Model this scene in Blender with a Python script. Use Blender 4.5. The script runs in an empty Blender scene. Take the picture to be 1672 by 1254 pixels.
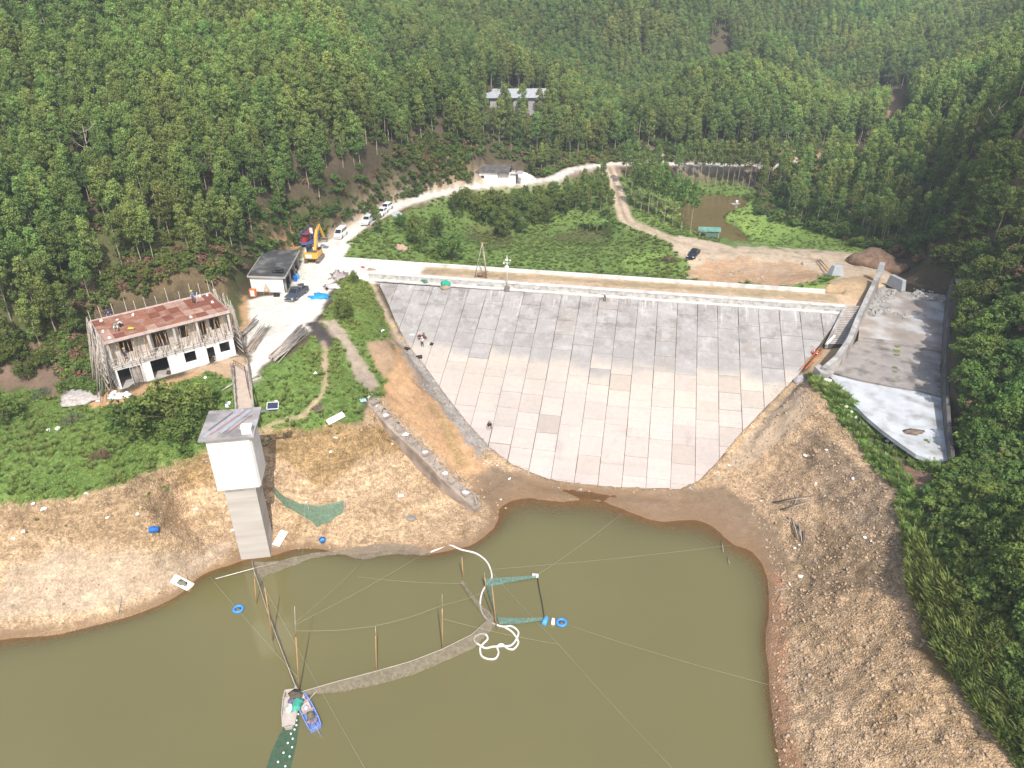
import bpy, math, random
import numpy as np
from mathutils import Vector, Matrix
R = math.radians
random.seed(7)
SC = bpy.context.scene
COL = SC.collection
# ------------------------------------------------------------------ camera, sky, sun, exposure
CAMZ = 58.4; PITCH = 30.0; FPX = 1181.0
cam_d = bpy.data.cameras.new('camera'); cam = bpy.data.objects.new('camera', cam_d); COL.objects.link(cam)
cam.location = (0, 0, CAMZ); cam.rotation_euler = (R(90 - PITCH), 0, 0)
cam_d.sensor_fit = 'HORIZONTAL'; cam_d.sensor_width = 36; cam_d.lens = 36 * FPX / 1672
cam_d.clip_end = 5000; SC.camera = cam
SUN_EL, SUN_AZ = 50.0, 167.0          # azimuth clockwise from +Y
sdir = Vector((math.sin(R(SUN_AZ)) * math.cos(R(SUN_EL)), math.cos(R(SUN_AZ)) * math.cos(R(SUN_EL)), math.sin(R(SUN_EL))))
W = bpy.data.worlds.new('World'); SC.world = W; W.use_nodes = True
nt = W.node_tree; bg = nt.nodes['Background']
sky = nt.nodes.new('ShaderNodeTexSky'); sky.sky_type = 'NISHITA'; sky.sun_disc = False
sky.sun_elevation = R(SUN_EL); sky.sun_rotation = R(SUN_AZ); sky.air_density = 1.2; sky.dust_density = 3.0
nt.links.new(sky.outputs[0], bg.inputs[0]); bg.inputs[1].default_value = 0.15
sl = bpy.data.lights.new('sun', 'SUN'); sl.energy = 4.2; sl.angle = R(0.5); sl.color = (1.0, 0.955, 0.89)
so = bpy.data.objects.new('sun', sl); COL.objects.link(so); so.rotation_euler = sdir.to_track_quat('Z', 'Y').to_euler()
SC.view_settings.view_transform = 'Standard'; SC.view_settings.look = 'None'
SC.view_settings.exposure = 0.30; SC.view_settings.gamma = 1.0
SC.cycles.max_bounces = 5; SC.cycles.transparent_max_bounces = 10
SC.cycles.diffuse_bounces = 2; SC.cycles.glossy_bounces = 2; SC.cycles.transmission_bounces = 3; SC.cycles.volume_bounces = 0

# ------------------------------------------------------------------ where things stand
def P(px, py, z):
    a = R(PITCH) + math.atan((py - 627) / FPX)
    y = (CAMZ - z) / math.tan(a)
    d = y * math.cos(R(PITCH)) + (CAMZ - z) * math.sin(R(PITCH))
    return Vector(((px - 836) / FPX * d, y, z))
def proj(X, Y, Z):
    c, s = math.cos(R(PITCH)), math.sin(R(PITCH))
    d = np.maximum(Y * c + (CAMZ - Z) * s, 0.5)
    up = (Z - CAMZ) * c + Y * s
    return 836 + FPX * X / d, 627 - FPX * up / d
# dam frame
DO = P(622, 447, 13.6); DE = P(1377, 500, 13.6)
DU = (DE - DO); DLEN = DU.length; DU.normalize(); DN = Vector((DU.y, -DU.x, 0))   # DN points upstream (toward the camera)
if DN.y > 0: DN = -DN
def D(s, d, z): return Vector((DO.x, DO.y, 0)) + DU * s + DN * d + Vector((0, 0, z))
FZ, FS = 12.5, 1 / 2.74
def plane_z(d): return FZ - d * FS
def Pdam(px, py):           # point of the slab face seen at a photo position
    z = 8.0
    for _ in range(40):
        p = P(px, py, z); d = (p.x - DO.x) * DN.x + (p.y - DO.y) * DN.y
        z = z + 0.6 * (plane_z(d) - z)
    return p
FACE_PX = [(618, 462), (632, 490), (646, 525), (664, 560), (690, 592), (728, 645), (765, 692), (800, 730), (835, 757), (865, 770), (900, 783), (950, 790),
           (1010, 795), (1110, 798), (1140, 785), (1170, 755), (1200, 718), (1240, 675), (1275, 640), (1303, 612), (1322, 585), (1345, 553), (1368, 522), (1384, 500)]
FACE = [Pdam(*p) for p in FACE_PX]
FACE_SD = [((p.x - DO.x) * DU.x + (p.y - DO.y) * DU.y, (p.x - DO.x) * DN.x + (p.y - DO.y) * DN.y) for p in FACE]
FACE_SD = [(s, max(d, 0.0)) for s, d in FACE_SD]
STAIR_SD = [((p.x - DO.x) * DU.x + (p.y - DO.y) * DU.y, (p.x - DO.x) * DN.x + (p.y - DO.y) * DN.y) for p in (Pdam(1372, 498), Pdam(1408, 500), Pdam(1379, 570), Pdam(1340, 572))]

# ------------------------------------------------------------------ numpy noise
def _h(ix, iy, seed):
    n = (ix.astype(np.int64) * 374761393 + iy.astype(np.int64) * 668265263 + seed * 1442695041) & 0xffffffff
    n = ((n ^ (n >> 13)) * 1274126177) & 0xffffffff
    return ((n ^ (n >> 16)) & 0xffff) / 65535.0
def vnoise(x, y, seed=0):
    ix, iy = np.floor(x), np.floor(y); fx, fy = x - ix, y - iy
    fx = fx * fx * (3 - 2 * fx); fy = fy * fy * (3 - 2 * fy)
    a, b, c, d = _h(ix, iy, seed), _h(ix + 1, iy, seed), _h(ix, iy + 1, seed), _h(ix + 1, iy + 1, seed)
    return (a + (b - a) * fx) * (1 - fy) + (c + (d - c) * fx) * fy
def fbm(x, y, oct=4, seed=0):
    v, a, t = 0, 1.0, 0
    for o in range(oct):
        v = v + a * (vnoise(x * 2 ** o, y * 2 ** o, seed + o) - .5); t += a; a *= .55
    return v / t * 2
def inpoly(x, y, poly):
    r = np.zeros(np.shape(x), bool); n = len(poly)
    for i in range(n):
        x0, y0 = poly[i]; x1, y1 = poly[(i + 1) % n]
        if y0 == y1: continue
        c = ((y0 > y) != (y1 > y)) & (x < (x1 - x0) * (y - y0) / (y1 - y0) + x0)
        r ^= c
    return r
def segdist(x, y, pts, closed=True):
    d = np.full(np.shape(x), 1e9); n = len(pts)
    for i in range(n if closed else n - 1):
        ax, ay = pts[i]; bx, by = pts[(i + 1) % n]
        vx, vy = bx - ax, by - ay; L = max(vx * vx + vy * vy, 1e-9)
        t = np.clip(((x - ax) * vx + (y - ay) * vy) / L, 0, 1)
        d = np.minimum(d, np.hypot(x - ax - t * vx, y - ay - t * vy))
    return d
def sstep(a, b, x):
    t = np.clip((x - a) / (b - a), 0, 1); return t * t * (3 - 2 * t)

# ------------------------------------------------------------------ terrain height
CP = [ # photo x, photo y, height above the water
 # water line
 (0,1045,0),(100,1035,0),(200,1010,0),(300,965,0),(370,925,0),(450,907,0),(520,893,0.1),(600,905,0),(700,905,0),(770,890,0),(808,862,0),(815,832,0),
 (870,812,0.02),(960,812,0.02),(1080,852,0.02),(1200,892,0.02),(1250,935,0),(1255,1000,0),(1250,1060,0),(1255,1120,0),(1262,1180,0),(1275,1254,0),
 # under water
 (0,1254,-4),(200,1150,-4),(400,1100,-4),(600,1000,-3),(800,1000,-4),(1000,1100,-5),(1050,920,-1.8),(1150,950,-2),(1150,1200,-4),(400,1254,-5),(850,900,-2),(500,960,-2),(900,850,-.6),(1180,1100,-2.5),
 # left bank
 (0,822,8),(100,815,8),(200,790,8.2),(290,750,8.6),(330,735,9),(0,930,3.2),(80,880,5.2),(150,900,4.2),(250,850,5.6),(285,880,4.4),(300,850,3.2),(330,800,5),(100,980,1.6),(200,950,1.9),(330,880,1.8),(300,920,1),
 (0,700,11),(100,650,12),(180,655,12.3),(0,600,13.5),(250,700,10.5),(200,645,13),(290,625,13.2),(385,600,13.2),
 (425,600,13.2),(430,560,13.4),(480,500,13.4),(540,450,13.4),(430,490,13.4),(420,520,13.5),(520,420,13.4),(570,440,13.4),(395,640,12.0),(400,690,10.3),
 (440,700,9.3),(450,790,4.8),(450,850,1.6),(500,700,9.3),(500,760,6.3),(560,690,9.5),(600,760,5.3),(650,820,2.2),(550,850,2.2),(740,840,.9),(620,880,.5),(480,870,.9),(700,870,.4),
 (440,640,11.2),(520,600,11.8),(560,560,12.3),(600,510,12.9),(600,570,11.8),(630,570,11.2),(600,640,10.2),(650,640,8),(700,720,4.2),(650,720,5.5),(740,780,1.6),(690,660,6.6),(580,470,13.2),
 (800,790,.6),(840,790,.4),(900,800,.25),(1000,806,.2),(1130,806,.35),(1200,850,.25),(1235,880,.2),(1160,800,.8),
 # left hill
 (150,500,17),(200,470,18.5),(300,450,19.3),(380,420,19),(60,520,18),(0,480,22),(100,580,14.5),(0,300,29),(100,200,35),(50,100,43),(0,0,52),(250,0,52),(300,300,27.5),(300,200,34),(300,100,42),
 (400,390,19.5),(440,400,17),(440,350,21),(480,370,17),(540,350,17.5),(500,300,23),(500,200,31),(500,100,40),(500,0,49),(600,320,18),(650,290,19),(650,250,22.5),(750,280,18),(700,200,27),(650,100,36),(650,0,46),
 (430,440,14),(395,480,15),(500,385,14.2),
 # road and behind
 (545,400,13.5),(600,362,13.8),(650,338,14),(700,322,14),(750,310,13.6),(800,300,13.2),(860,298,12.5),(900,293,12),(935,275,11.5),(990,268,11),(1100,268,10.5),(1200,270,10.3),(1290,268,10.3),(1370,266,10.5),
 (800,260,16),(845,165,25),(900,250,14.5),(1000,250,13),(1100,250,13.5),(1000,200,17.5),(1200,250,13),(1200,150,25),
 # valley floor below the dam
 (600,405,12.8),(650,390,12),(700,410,10.5),(700,360,11),(800,400,7.5),(760,350,9.5),(850,390,6.2),(870,345,7.5),(950,400,5.6),(1000,385,5.8),(950,340,7.5),(1000,320,9.5),(1030,430,7),(1080,430,8),
 (1010,330,9.6),(1020,360,9.2),(1060,375,9),(1110,395,9.3),(1145,412,9.6),(1200,405,9.5),(1300,415,10),(1380,430,10.8),(1130,440,9.2),(1200,440,9.8),(1300,450,11),(1200,458,10.2),(1120,450,9.4),
 (1400,460,13),(1440,430,11),(1480,445,10.5),(1370,472,13.3),
 (1170,350,4),(1150,332,4.3),(1200,385,4.7),(1120,312,6.5),(1230,308,6.5),(1250,350,6),(1300,380,6.8),(1250,398,7.6),(1350,398,8.5),(1100,345,6),(1090,370,8),(1140,375,5.2),
 # right hill
 (1400,330,12.5),(1300,310,9),(1400,400,9.5),(1450,400,11),(1500,430,12),(1560,440,15),(1672,400,24),(1672,500,21),(1620,600,16),(1672,700,15.5),(1590,520,15),(1672,300,29),(1672,200,38),(1600,250,27),(1500,250,17.5),(1450,300,15),(1672,150,40),(1550,200,24),(1600,330,23),(1550,350,17),
 (1580,700,12),(1600,800,12),
 # right bank
 (1490,900,8),(1500,780,9.5),(1560,765,10.8),(1400,700,9),(1340,625,10.6),(1450,850,7.6),(1300,800,3.6),(1250,790,1.8),(1350,790,5.6),(1380,900,4.6),(1300,900,1.4),(1350,1000,3.8),(1290,1000,1.2),(1450,1000,6.5),(1500,1100,7.5),(1400,1100,4.4),
 (1300,1100,1.2),(1350,1200,2.8),(1450,1200,5),(1550,1200,7),(1600,1254,7.5),(1320,1254,1.6),(1600,1000,11),(1672,900,15),(1672,1000,13),(1672,1100,10.5),(1672,1254,8.4),(1330,700,7.5),
 # spillway bed
 (1450,680,10.6),(1540,720,10.6),(1400,620,10.6),(1480,600,10.6),(1480,520,10.8),(1430,520,10.8),(1530,490,11),(1450,470,11)]
CPW = [tuple(P(*c)) for c in CP]
CPW += [(-300,100,75),(-200,300,85),(-60,330,72),(30,330,56),(100,345,50),(0,480,95),(200,480,80),(350,300,70),(200,100,80),(110,50,50),(-150,60,45),(-110,30,14),(-70,38,4),(60,15,16),(48,5,12),(0,0,-6),(-50,0,-5),(20,10,-5),(0,-80,-6),
 (0,292,28.5),(45,295,28),(95,296,27),(83,305,12),(75,270,12),(110,330,24),(150,350,34),(190,400,50),(130,380,46),(60,310,40),(110,230,14),(120,270,13),(170,200,60),(140,180,42),(150,260,30),(200,300,48),
 (-95,110,33),(-130,140,52),(-100,170,58),(100,120,38),(120,130,50),(80,60,26)]
for p in FACE[1:-1]:
    CPW.append((p.x, p.y, p.z - 0.1))
CPA = np.array(CPW, float)
def _U(r2): return np.where(r2 < 1e-9, 0, r2 * np.log(np.maximum(r2, 1e-9)))
SCL = 100.0
_n = len(CPA); _X = CPA[:, :2] / SCL
_K = _U(((_X[:, None] - _X[None]) ** 2).sum(-1)) + np.eye(_n) * 2e-4
_Pm = np.c_[np.ones(_n), _X]
_A = np.block([[_K, _Pm], [_Pm.T, np.zeros((3, 3))]])
_wt = np.linalg.solve(_A, np.r_[CPA[:, 2], 0, 0, 0])
def tps(x, y):
    sh = np.shape(x); x = np.ravel(x) / SCL; y = np.ravel(y) / SCL; out = np.empty(len(x))
    for i in range(0, len(x), 20000):
        q = np.c_[x[i:i + 20000], y[i:i + 20000]]
        out[i:i + 20000] = _U(((q[:, None] - _X[None]) ** 2).sum(-1)) @ _wt[:-3] + _wt[-3] + q @ _wt[-2:]
    return out.reshape(sh)
def pxpoly(pts, z=None):
    return [(P(a, b, z if z is not None else c).x, P(a, b, z if z is not None else c).y) for a, b, *c_ in pts for c in [c_[0] if c_ else 0]]
# built ground: flat pads and cuttings (world polygons, height, blend width)
PAD = pxpoly([(405,640),(425,600),(470,560),(520,515),(545,470),(600,452),(640,452),(600,425),(545,410),(500,400),(480,425),(400,490),(395,560),(385,600),(300,645),(200,662),(185,640),(150,540),(300,500),(400,440)][:0] or
             [(408,622),(440,592),(520,512),(548,455),(585,448),(560,420),(530,395),(488,402),(400,478),(392,548),(350,508),(152,548),(186,632),(212,650),(300,622)], 13.4)
SP_L0, SP_L1, SP_L2 = P(1343,608,10.6), P(1402,520,10.9), P(1436,462,11.0)
SP_R0, SP_R1, SP_R2 = P(1552,752,10.6), P(1538,600,10.8), P(1546,482,11.0)
SP = [(p.x, p.y) for p in (SP_L0, SP_L1, SP_L2, SP_R2, SP_R1, SP_R0)]
POND = pxpoly([(1105,345),(1118,322),(1160,318),(1215,321),(1224,330),(1195,343),(1180,352),(1184,366),(1205,371),(1214,384),(1226,400),(1196,401),(1178,393),(1150,386),(1115,370)], 5.0)
ROADS = [ # centre line with heights, half width, style
 ([(530,408,13.4),(560,388,13.5),(600,360,13.8),(650,336,14),(700,320,14),(750,309,13.6),(800,302,13.2),(860,298,12.5),(905,291,12),(935,276,11.5),(990,268,11),(1100,268,10.5),(1200,270,10.3),(1290,268,10.3),(1375,266,10.5)], 1.75, 'road'),
 ([(995,272,11),(1003,300,10.2),(1012,330,9.6),(1022,360,9.2),(1060,376,9),(1110,396,9.3),(1160,410,9.6),(1250,414,9.8),(1340,425,10.3),(1420,440,11)], 1.7, 'track')]
def flat_between(z, x, y, poly, zt, blend):
    ins = inpoly(x, y, poly); d = segdist(x, y, poly); d = np.where(ins, 0, d)
    w = 1 - sstep(0, blend, d)
    return z * (1 - w) + zt * w
RIDGES = [([(605,15,50),(650,60,42),(700,110,36),(770,170,27),(800,215,20)], -15, 15), ([(520,10,52),(580,60,44),(640,120,36),(720,190,27)], 7, 14), ([(1255,0,46),(1330,60,36),(1400,130,24),(1440,180,14)], -14, 17), ([(1190,0,46),(1285,80,32),(1370,140,22),(1415,182,14)], 7, 16),
 ([(200,10,52),(330,120,38),(420,200,32),(470,270,25)], -5, 10), ([(120,60,46),(260,170,35),(360,260,29)], 3, 12), ([(1000,0,46),(1020,80,34),(1040,160,24)], -8, 15), ([(1560,20,40),(1600,80,34)], -6, 18),
 ([(120,850,6),(190,835,6.5),(255,815,6.5),(272,870,3.5)], 1.5, 3.2), ([(297,770,8),(296,820,5.5),(293,880,2.6)], -1.3, 1.5), ([(540,770,5.5),(580,780,5)], -1.0, 2.0), ([(480,735,7.5),(500,790,4.5)], .8, 1.8), ([(700,640,6),(740,740,3),(775,790,1.2)], -.7, 1.6)]
RW = [([(P(*c).x, P(*c).y) for c in pts], a, w) for pts, a, w in RIDGES]
def height(x, y, detail=True):
    z = tps(x, y)
    for pts, a, w in RW: z = z + a * np.exp(-(segdist(x, y, pts, False) / w) ** 2)
    z = flat_between(z, x, y, PAD, 13.4, 2.5)
    for cl, hw, _ in ROADS:
        w_ = [P(*c) for c in cl]; m = np.zeros(np.shape(x)); zz = np.zeros(np.shape(x)); best = np.full(np.shape(x), 1e9)
        for a, b in zip(w_[:-1], w_[1:]):
            vx, vy = b.x - a.x, b.y - a.y; L = vx * vx + vy * vy
            t = np.clip(((x - a.x) * vx + (y - a.y) * vy) / L, 0, 1)
            dd = np.hypot(x - a.x - t * vx, y - a.y - t * vy); k = dd < best
            best = np.where(k, dd, best); zz = np.where(k, a.z + (b.z - a.z) * t, zz)
        w = 1 - sstep(hw + .3, hw + 3.2, best); z = z * (1 - w) + zz * w
    ins = inpoly(x, y, POND); d = segdist(x, y, POND)
    z = np.where(ins, np.minimum(z, 4.98 - np.minimum(d * .25, 1.0)), np.maximum(z, np.where(d < 6, 5.03 + np.minimum(d * .12, .3), -99)))
    if detail:
        b = 1.0 * ((z > -.5))
        up = sstep(7.5, 9.5, z)
        rock = (1 - up) * sstep(.15, 1.5, z)
        rid = np.abs(fbm(x * .33 + 9, y * .33, 4, 3)); right = sstep(14, 26, x)
        left = 1 - sstep(-46, -36, x)
        z = z + rock * left * sstep(3, 5, z) * (fbm(x * .5 + y * .3, y * .16 - x * .1, 4, 13) * 1.5)
        z = z + rock * (fbm(x * .9, y * .9, 4, 11) * (.28 + .2 * right) + (rid - .3) * (.9 - .3 * right)) * (1 - .4 * sstep(-20, -10, x) * (1 - right))
        z = z + up * fbm(x * .25, y * .25, 4, 21) * .35 * sstep(14.3, 16, z + 0 * x) + up * fbm(x * .5, y * .5, 3, 5) * .1
        z = z + sstep(-.3, .2, z) * (1 - sstep(.2, 1.2, z)) * fbm(x * .6, y * .6, 3, 31) * .06
    # dam body cut
    s = (x - DO.x) * DU.x + (y - DO.y) * DU.y; d = (x - DO.x) * DN.x + (y - DO.y) * DN.y
    fp = [(-3, -.4)] + [(a, b_) for a, b_ in FACE_SD] + [(DLEN + 1, -.4)]
    ins = inpoly(s, d, fp); dist = segdist(s, d, fp)
    pz = plane_z(np.maximum(d, 0))
    w = 1 - sstep(.2, 3.0, dist)
    z = np.where((~ins) & (d > 0), z * (1 - w) + (pz + .12 + .1 * fbm(s * 1.3, d * 1.3, 3, 77)) * w, z)
    z = np.where(ins, np.minimum(z, pz - .15 - np.minimum(dist, .8)), z)
    crest = (s > -4) & (s < DLEN + .5) & (d > -6.4)
    z = np.where(crest & (d <= -.35), 13.05, z)
    z = np.where((s > -2) & (s < DLEN + .2) & (d > -.55) & (d < .5), np.minimum(z, 12.0), z)
    ins = inpoly(s, d, STAIR_SD); z = np.where(ins, np.minimum(z, pz - .5), z)
    z = np.where((s >= -4) & (s < DLEN + 2) & (d <= -6.4) & (d > -9), np.minimum(z, 13.0 - (-d - 6.4) * .3), z)
    # spillway bed
    ins = inpoly(x, y, SP); dist = segdist(x, y, SP)
    z = np.where(ins, np.where(dist < .4, 10.3, 10.3), z)
    w = np.where(ins, 0, 1 - sstep(.3, 2.2, dist)) * (x < 54) * (y < 86)
    z = z * (1 - w) + np.minimum(z, 10.55) * w
    return z
def H(x, y):
    return float(height(np.array([float(x)]), np.array([float(y)]))[0])
_GT = np.linspace(math.log(28), math.log(460), 420)
def G(px, py, lift=0.0, z0=8.0):          # first ground point met by the line of sight through a photo position
    ys = np.exp(_GT); t = math.tan(R(PITCH) + math.atan((py - 627) / FPX))
    for _ in range(2):
        zr = CAMZ - ys * t; d = ys * math.cos(R(PITCH)) + (CAMZ - zr) * math.sin(R(PITCH)); xs = (px - 836) / FPX * d
        hit = np.nonzero(height(xs, ys) >= zr)[0]
        k = int(hit[0]) if len(hit) else len(ys) - 1
        if _ == 0: ys = np.linspace(ys[max(k - 1, 0)], ys[k], 24)
    return Vector((xs[k], ys[k], H(xs[k], ys[k]) + lift))
# ------------------------------------------------------------------ helpers: tags, meshes, materials
def tag(o, label=None, cat=None, group=None, kind=None):
    if label: o['label'] = label
    if cat: o['category'] = cat
    if group: o['group'] = group
    if kind: o['kind'] = kind
    return o
def empty(name, loc, rz=0, label=None, cat=None, group=None):
    o = bpy.data.objects.new(name, None); COL.objects.link(o); o.location = loc; o.rotation_euler = (0, 0, rz)
    o.empty_display_size = .2
    return tag(o, label, cat, group)
class MB:
    def __init__(s): s.v = []; s.f = []; s.m = []; s.mi = 0; s.c = []; s.col = None; s.sm = []
    def _add(s, vs, fs, smooth=False):
        b = len(s.v); s.v += [tuple(v) for v in vs]; s.f += [tuple(b + i for i in f) for f in fs]; s.m += [s.mi] * len(fs); s.sm += [smooth] * len(fs)
        if s.col is not None: s.c += [s.col] * len(vs)
        return s
    def box(s, c, sz, rz=0, M=None, taper=1.0, tx=None):
        hx, hy, hz = sz[0] / 2, sz[1] / 2, sz[2] / 2; vs = []
        for dz in (-1, 1):
            k = 1.0 if dz < 0 else taper; kx = (1.0 if dz < 0 else tx) if tx is not None else k
            for dx, dy in ((-1, -1), (1, -1), (1, 1), (-1, 1)): vs.append(Vector((dx * hx * kx, dy * hy * k, dz * hz)))
        mt = Matrix.Rotation(rz, 3, 'Z') if M is None else M
        c = Vector(c); vs = [c + mt @ v for v in vs]
        return s._add(vs, [(0, 3, 2, 1), (4, 5, 6, 7), (0, 1, 5, 4), (1, 2, 6, 5), (2, 3, 7, 6), (3, 0, 4, 7)])
    def tube(s, a, b, r, n=6, r2=None, cap=True):
        a, b = Vector(a), Vector(b); ax = (b - a)
        if ax.length < 1e-6: return s
        q = ax.to_track_quat('Z', 'Y').to_matrix(); r2 = r if r2 is None else r2; vs = []
        for k, (o, rr) in enumerate(((a, r), (b, r2))):
            for i in range(n):
                t = 2 * math.pi * i / n; vs.append(o + q @ Vector((math.cos(t) * rr, math.sin(t) * rr, 0)))
        fs = [(i, (i + 1) % n, n + (i + 1) % n, n + i) for i in range(n)]
        s._add(vs, fs, True)
        if cap: 
            b0 = len(s.v) - 2 * n; s.f += [tuple(b0 + i for i in reversed(range(n))), tuple(b0 + n + i for i in range(n))]; s.m += [s.mi] * 2; s.sm += [False] * 2
        return s
    def path(s, pts, r, n=6, rr=None):
        pts = [Vector(p) for p in pts]; N = len(pts); vs = []
        for k, p in enumerate(pts):
            t = (pts[min(k + 1, N - 1)] - pts[max(k - 1, 0)])
            if t.length < 1e-6: t = Vector((0, 0, 1))
            q = t.to_track_quat('Z', 'Y').to_matrix(); rad = rr[k] if rr else r
            for i in range(n):
                a = 2 * math.pi * i / n; vs.append(p + q @ Vector((math.cos(a) * rad, math.sin(a) * rad, 0)))
        fs = []
        for k in range(N - 1):
            for i in range(n): fs.append((k * n + i, k * n + (i + 1) % n, (k + 1) * n + (i + 1) % n, (k + 1) * n + i))
        fs.append(tuple(reversed(range(n)))); fs.append(tuple((N - 1) * n + i for i in range(n)))
        return s._add(vs, fs, True)
    def prism(s, poly, z0, z1, zs=None):
        n = len(poly); vs = [(p[0], p[1], z0 if zs is None else zs[0][i]) for i, p in enumerate(poly)] + [(p[0], p[1], z1 if zs is None else zs[1][i]) for i, p in enumerate(poly)]
        ar = sum(poly[i][0] * poly[(i + 1) % n][1] - poly[(i + 1) % n][0] * poly[i][1] for i in range(n))
        fs = [tuple(reversed(range(n))), tuple(n + i for i in range(n))] + [(i, (i + 1) % n, n + (i + 1) % n, n + i) for i in range(n)]
        if ar < 0: fs = [tuple(reversed(f)) for f in fs]
        return s._add(vs, fs)
    def extr(s, prof, x0, x1, T=None):          # profile in (y,z) swept along x
        n = len(prof); vs = [Vector((x0, p[0], p[1])) for p in prof] + [Vector((x1, p[0], p[1])) for p in prof]
        if T is not None: vs = [T @ v for v in vs]
        fs = [tuple(reversed(range(n))), tuple(n + i for i in range(n))] + [(i, (i + 1) % n, n + (i + 1) % n, n + i) for i in range(n)]
        ar = sum(prof[i][0] * prof[(i + 1) % n][1] - prof[(i + 1) % n][0] * prof[i][1] for i in range(n))
        if ar < 0: fs = [tuple(reversed(f)) for f in fs]
        return s._add(vs, fs)
    def blob(s, c, r, seed=0, sub=2, amp=.25, fr=1.3, flat=None):
        rnd = random.Random(seed); vs, fs = ico(sub); o = rnd.uniform(0, 50); out = []
        from mathutils import noise
        c = Vector(c); r = Vector(r) if not isinstance(r, (int, float)) else Vector((r, r, r))
        for v in vs:
            k = 1 + amp * noise.noise(v * fr + Vector((o, o * .7, -o))) * 1.6
            w = Vector((v.x * r.x * k, v.y * r.y * k, v.z * r.z * k))
            if flat is not None and w.z < flat: w.z = flat
            out.append(c + w)
        return s._add(out, fs, sub > 1)
    def grid(s, f, nu, nv, smooth=True):
        vs = [f(i / nu, j / nv) for j in range(nv + 1) for i in range(nu + 1)]
        fs = [(j * (nu + 1) + i, j * (nu + 1) + i + 1, (j + 1) * (nu + 1) + i + 1, (j + 1) * (nu + 1) + i) for j in range(nv) for i in range(nu)]
        return s._add(vs, fs, smooth)
    def torus(s, c, R0, r, n=20, m=8, M=None):
        c = Vector(c); vs = []
        for i in range(n):
            a = 2 * math.pi * i / n
            for j in range(m):
                b = 2 * math.pi * j / m; v = Vector(((R0 + r * math.cos(b)) * math.cos(a), (R0 + r * math.cos(b)) * math.sin(a), r * math.sin(b)))
                vs.append(c + (M @ v if M else v))
        fs = [(i * m + j, ((i + 1) % n) * m + j, ((i + 1) % n) * m + (j + 1) % m, i * m + (j + 1) % m) for i in range(n) for j in range(m)]
        return s._add(vs, fs, True)
    def mesh(s, name, mats):
        me = bpy.data.meshes.new(name); me.from_pydata(s.v, [], s.f)
        for m in (mats if isinstance(mats, (list, tuple)) else [mats]): me.materials.append(m)
        me.polygons.foreach_set('material_index', s.m); me.polygons.foreach_set('use_smooth', s.sm)
        if s.c and len(s.c) == len(s.v):
            a = me.attributes.new('Col', 'FLOAT_COLOR', 'POINT'); a.data.foreach_set('color', np.array([tuple(c) + (1,) for c in s.c], np.float32).ravel())
        me.update(); return me
    def build(s, name, mats, parent=None, bevel=0, loc=None, rz=0):
        o = bpy.data.objects.new(name, s.mesh(name, mats)); COL.objects.link(o)
        if parent is not None: o.parent = parent
        if loc is not None: o.location = loc; o.rotation_euler = (0, 0, rz)
        if bevel:
            b = o.modifiers.new('bevel', 'BEVEL'); b.width = bevel; b.segments = 2; b.limit_method = 'ANGLE'
        return o
_ico = {}
def ico(sub):
    if sub in _ico: return _ico[sub]
    t = (1 + 5 ** .5) / 2
    vs = [Vector(v).normalized() for v in [(-1, t, 0), (1, t, 0), (-1, -t, 0), (1, -t, 0), (0, -1, t), (0, 1, t), (0, -1, -t), (0, 1, -t), (t, 0, -1), (t, 0, 1), (-t, 0, -1), (-t, 0, 1)]]
    fs = [(0, 11, 5), (0, 5, 1), (0, 1, 7), (0, 7, 10), (0, 10, 11), (1, 5, 9), (5, 11, 4), (11, 10, 2), (10, 7, 6), (7, 1, 8), (3, 9, 4), (3, 4, 2), (3, 2, 6), (3, 6, 8), (3, 8, 9), (4, 9, 5), (2, 4, 11), (6, 2, 10), (8, 6, 7), (9, 8, 1)]
    for _ in range(sub - 1):
        mid = {}; nf = []
        def m(a, b):
            k = (min(a, b), max(a, b))
            if k not in mid: mid[k] = len(vs); vs.append(((vs[a] + vs[b]) / 2).normalized())
            return mid[k]
        for a, b, c in fs:
            x, y, z = m(a, b), m(b, c), m(c, a); nf += [(a, x, z), (b, y, x), (c, z, y), (x, y, z)]
        fs = nf
    _ico[sub] = (vs, fs); return _ico[sub]
def link(nt, a, b): nt.links.new(a, b)
_mc = {}
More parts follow.
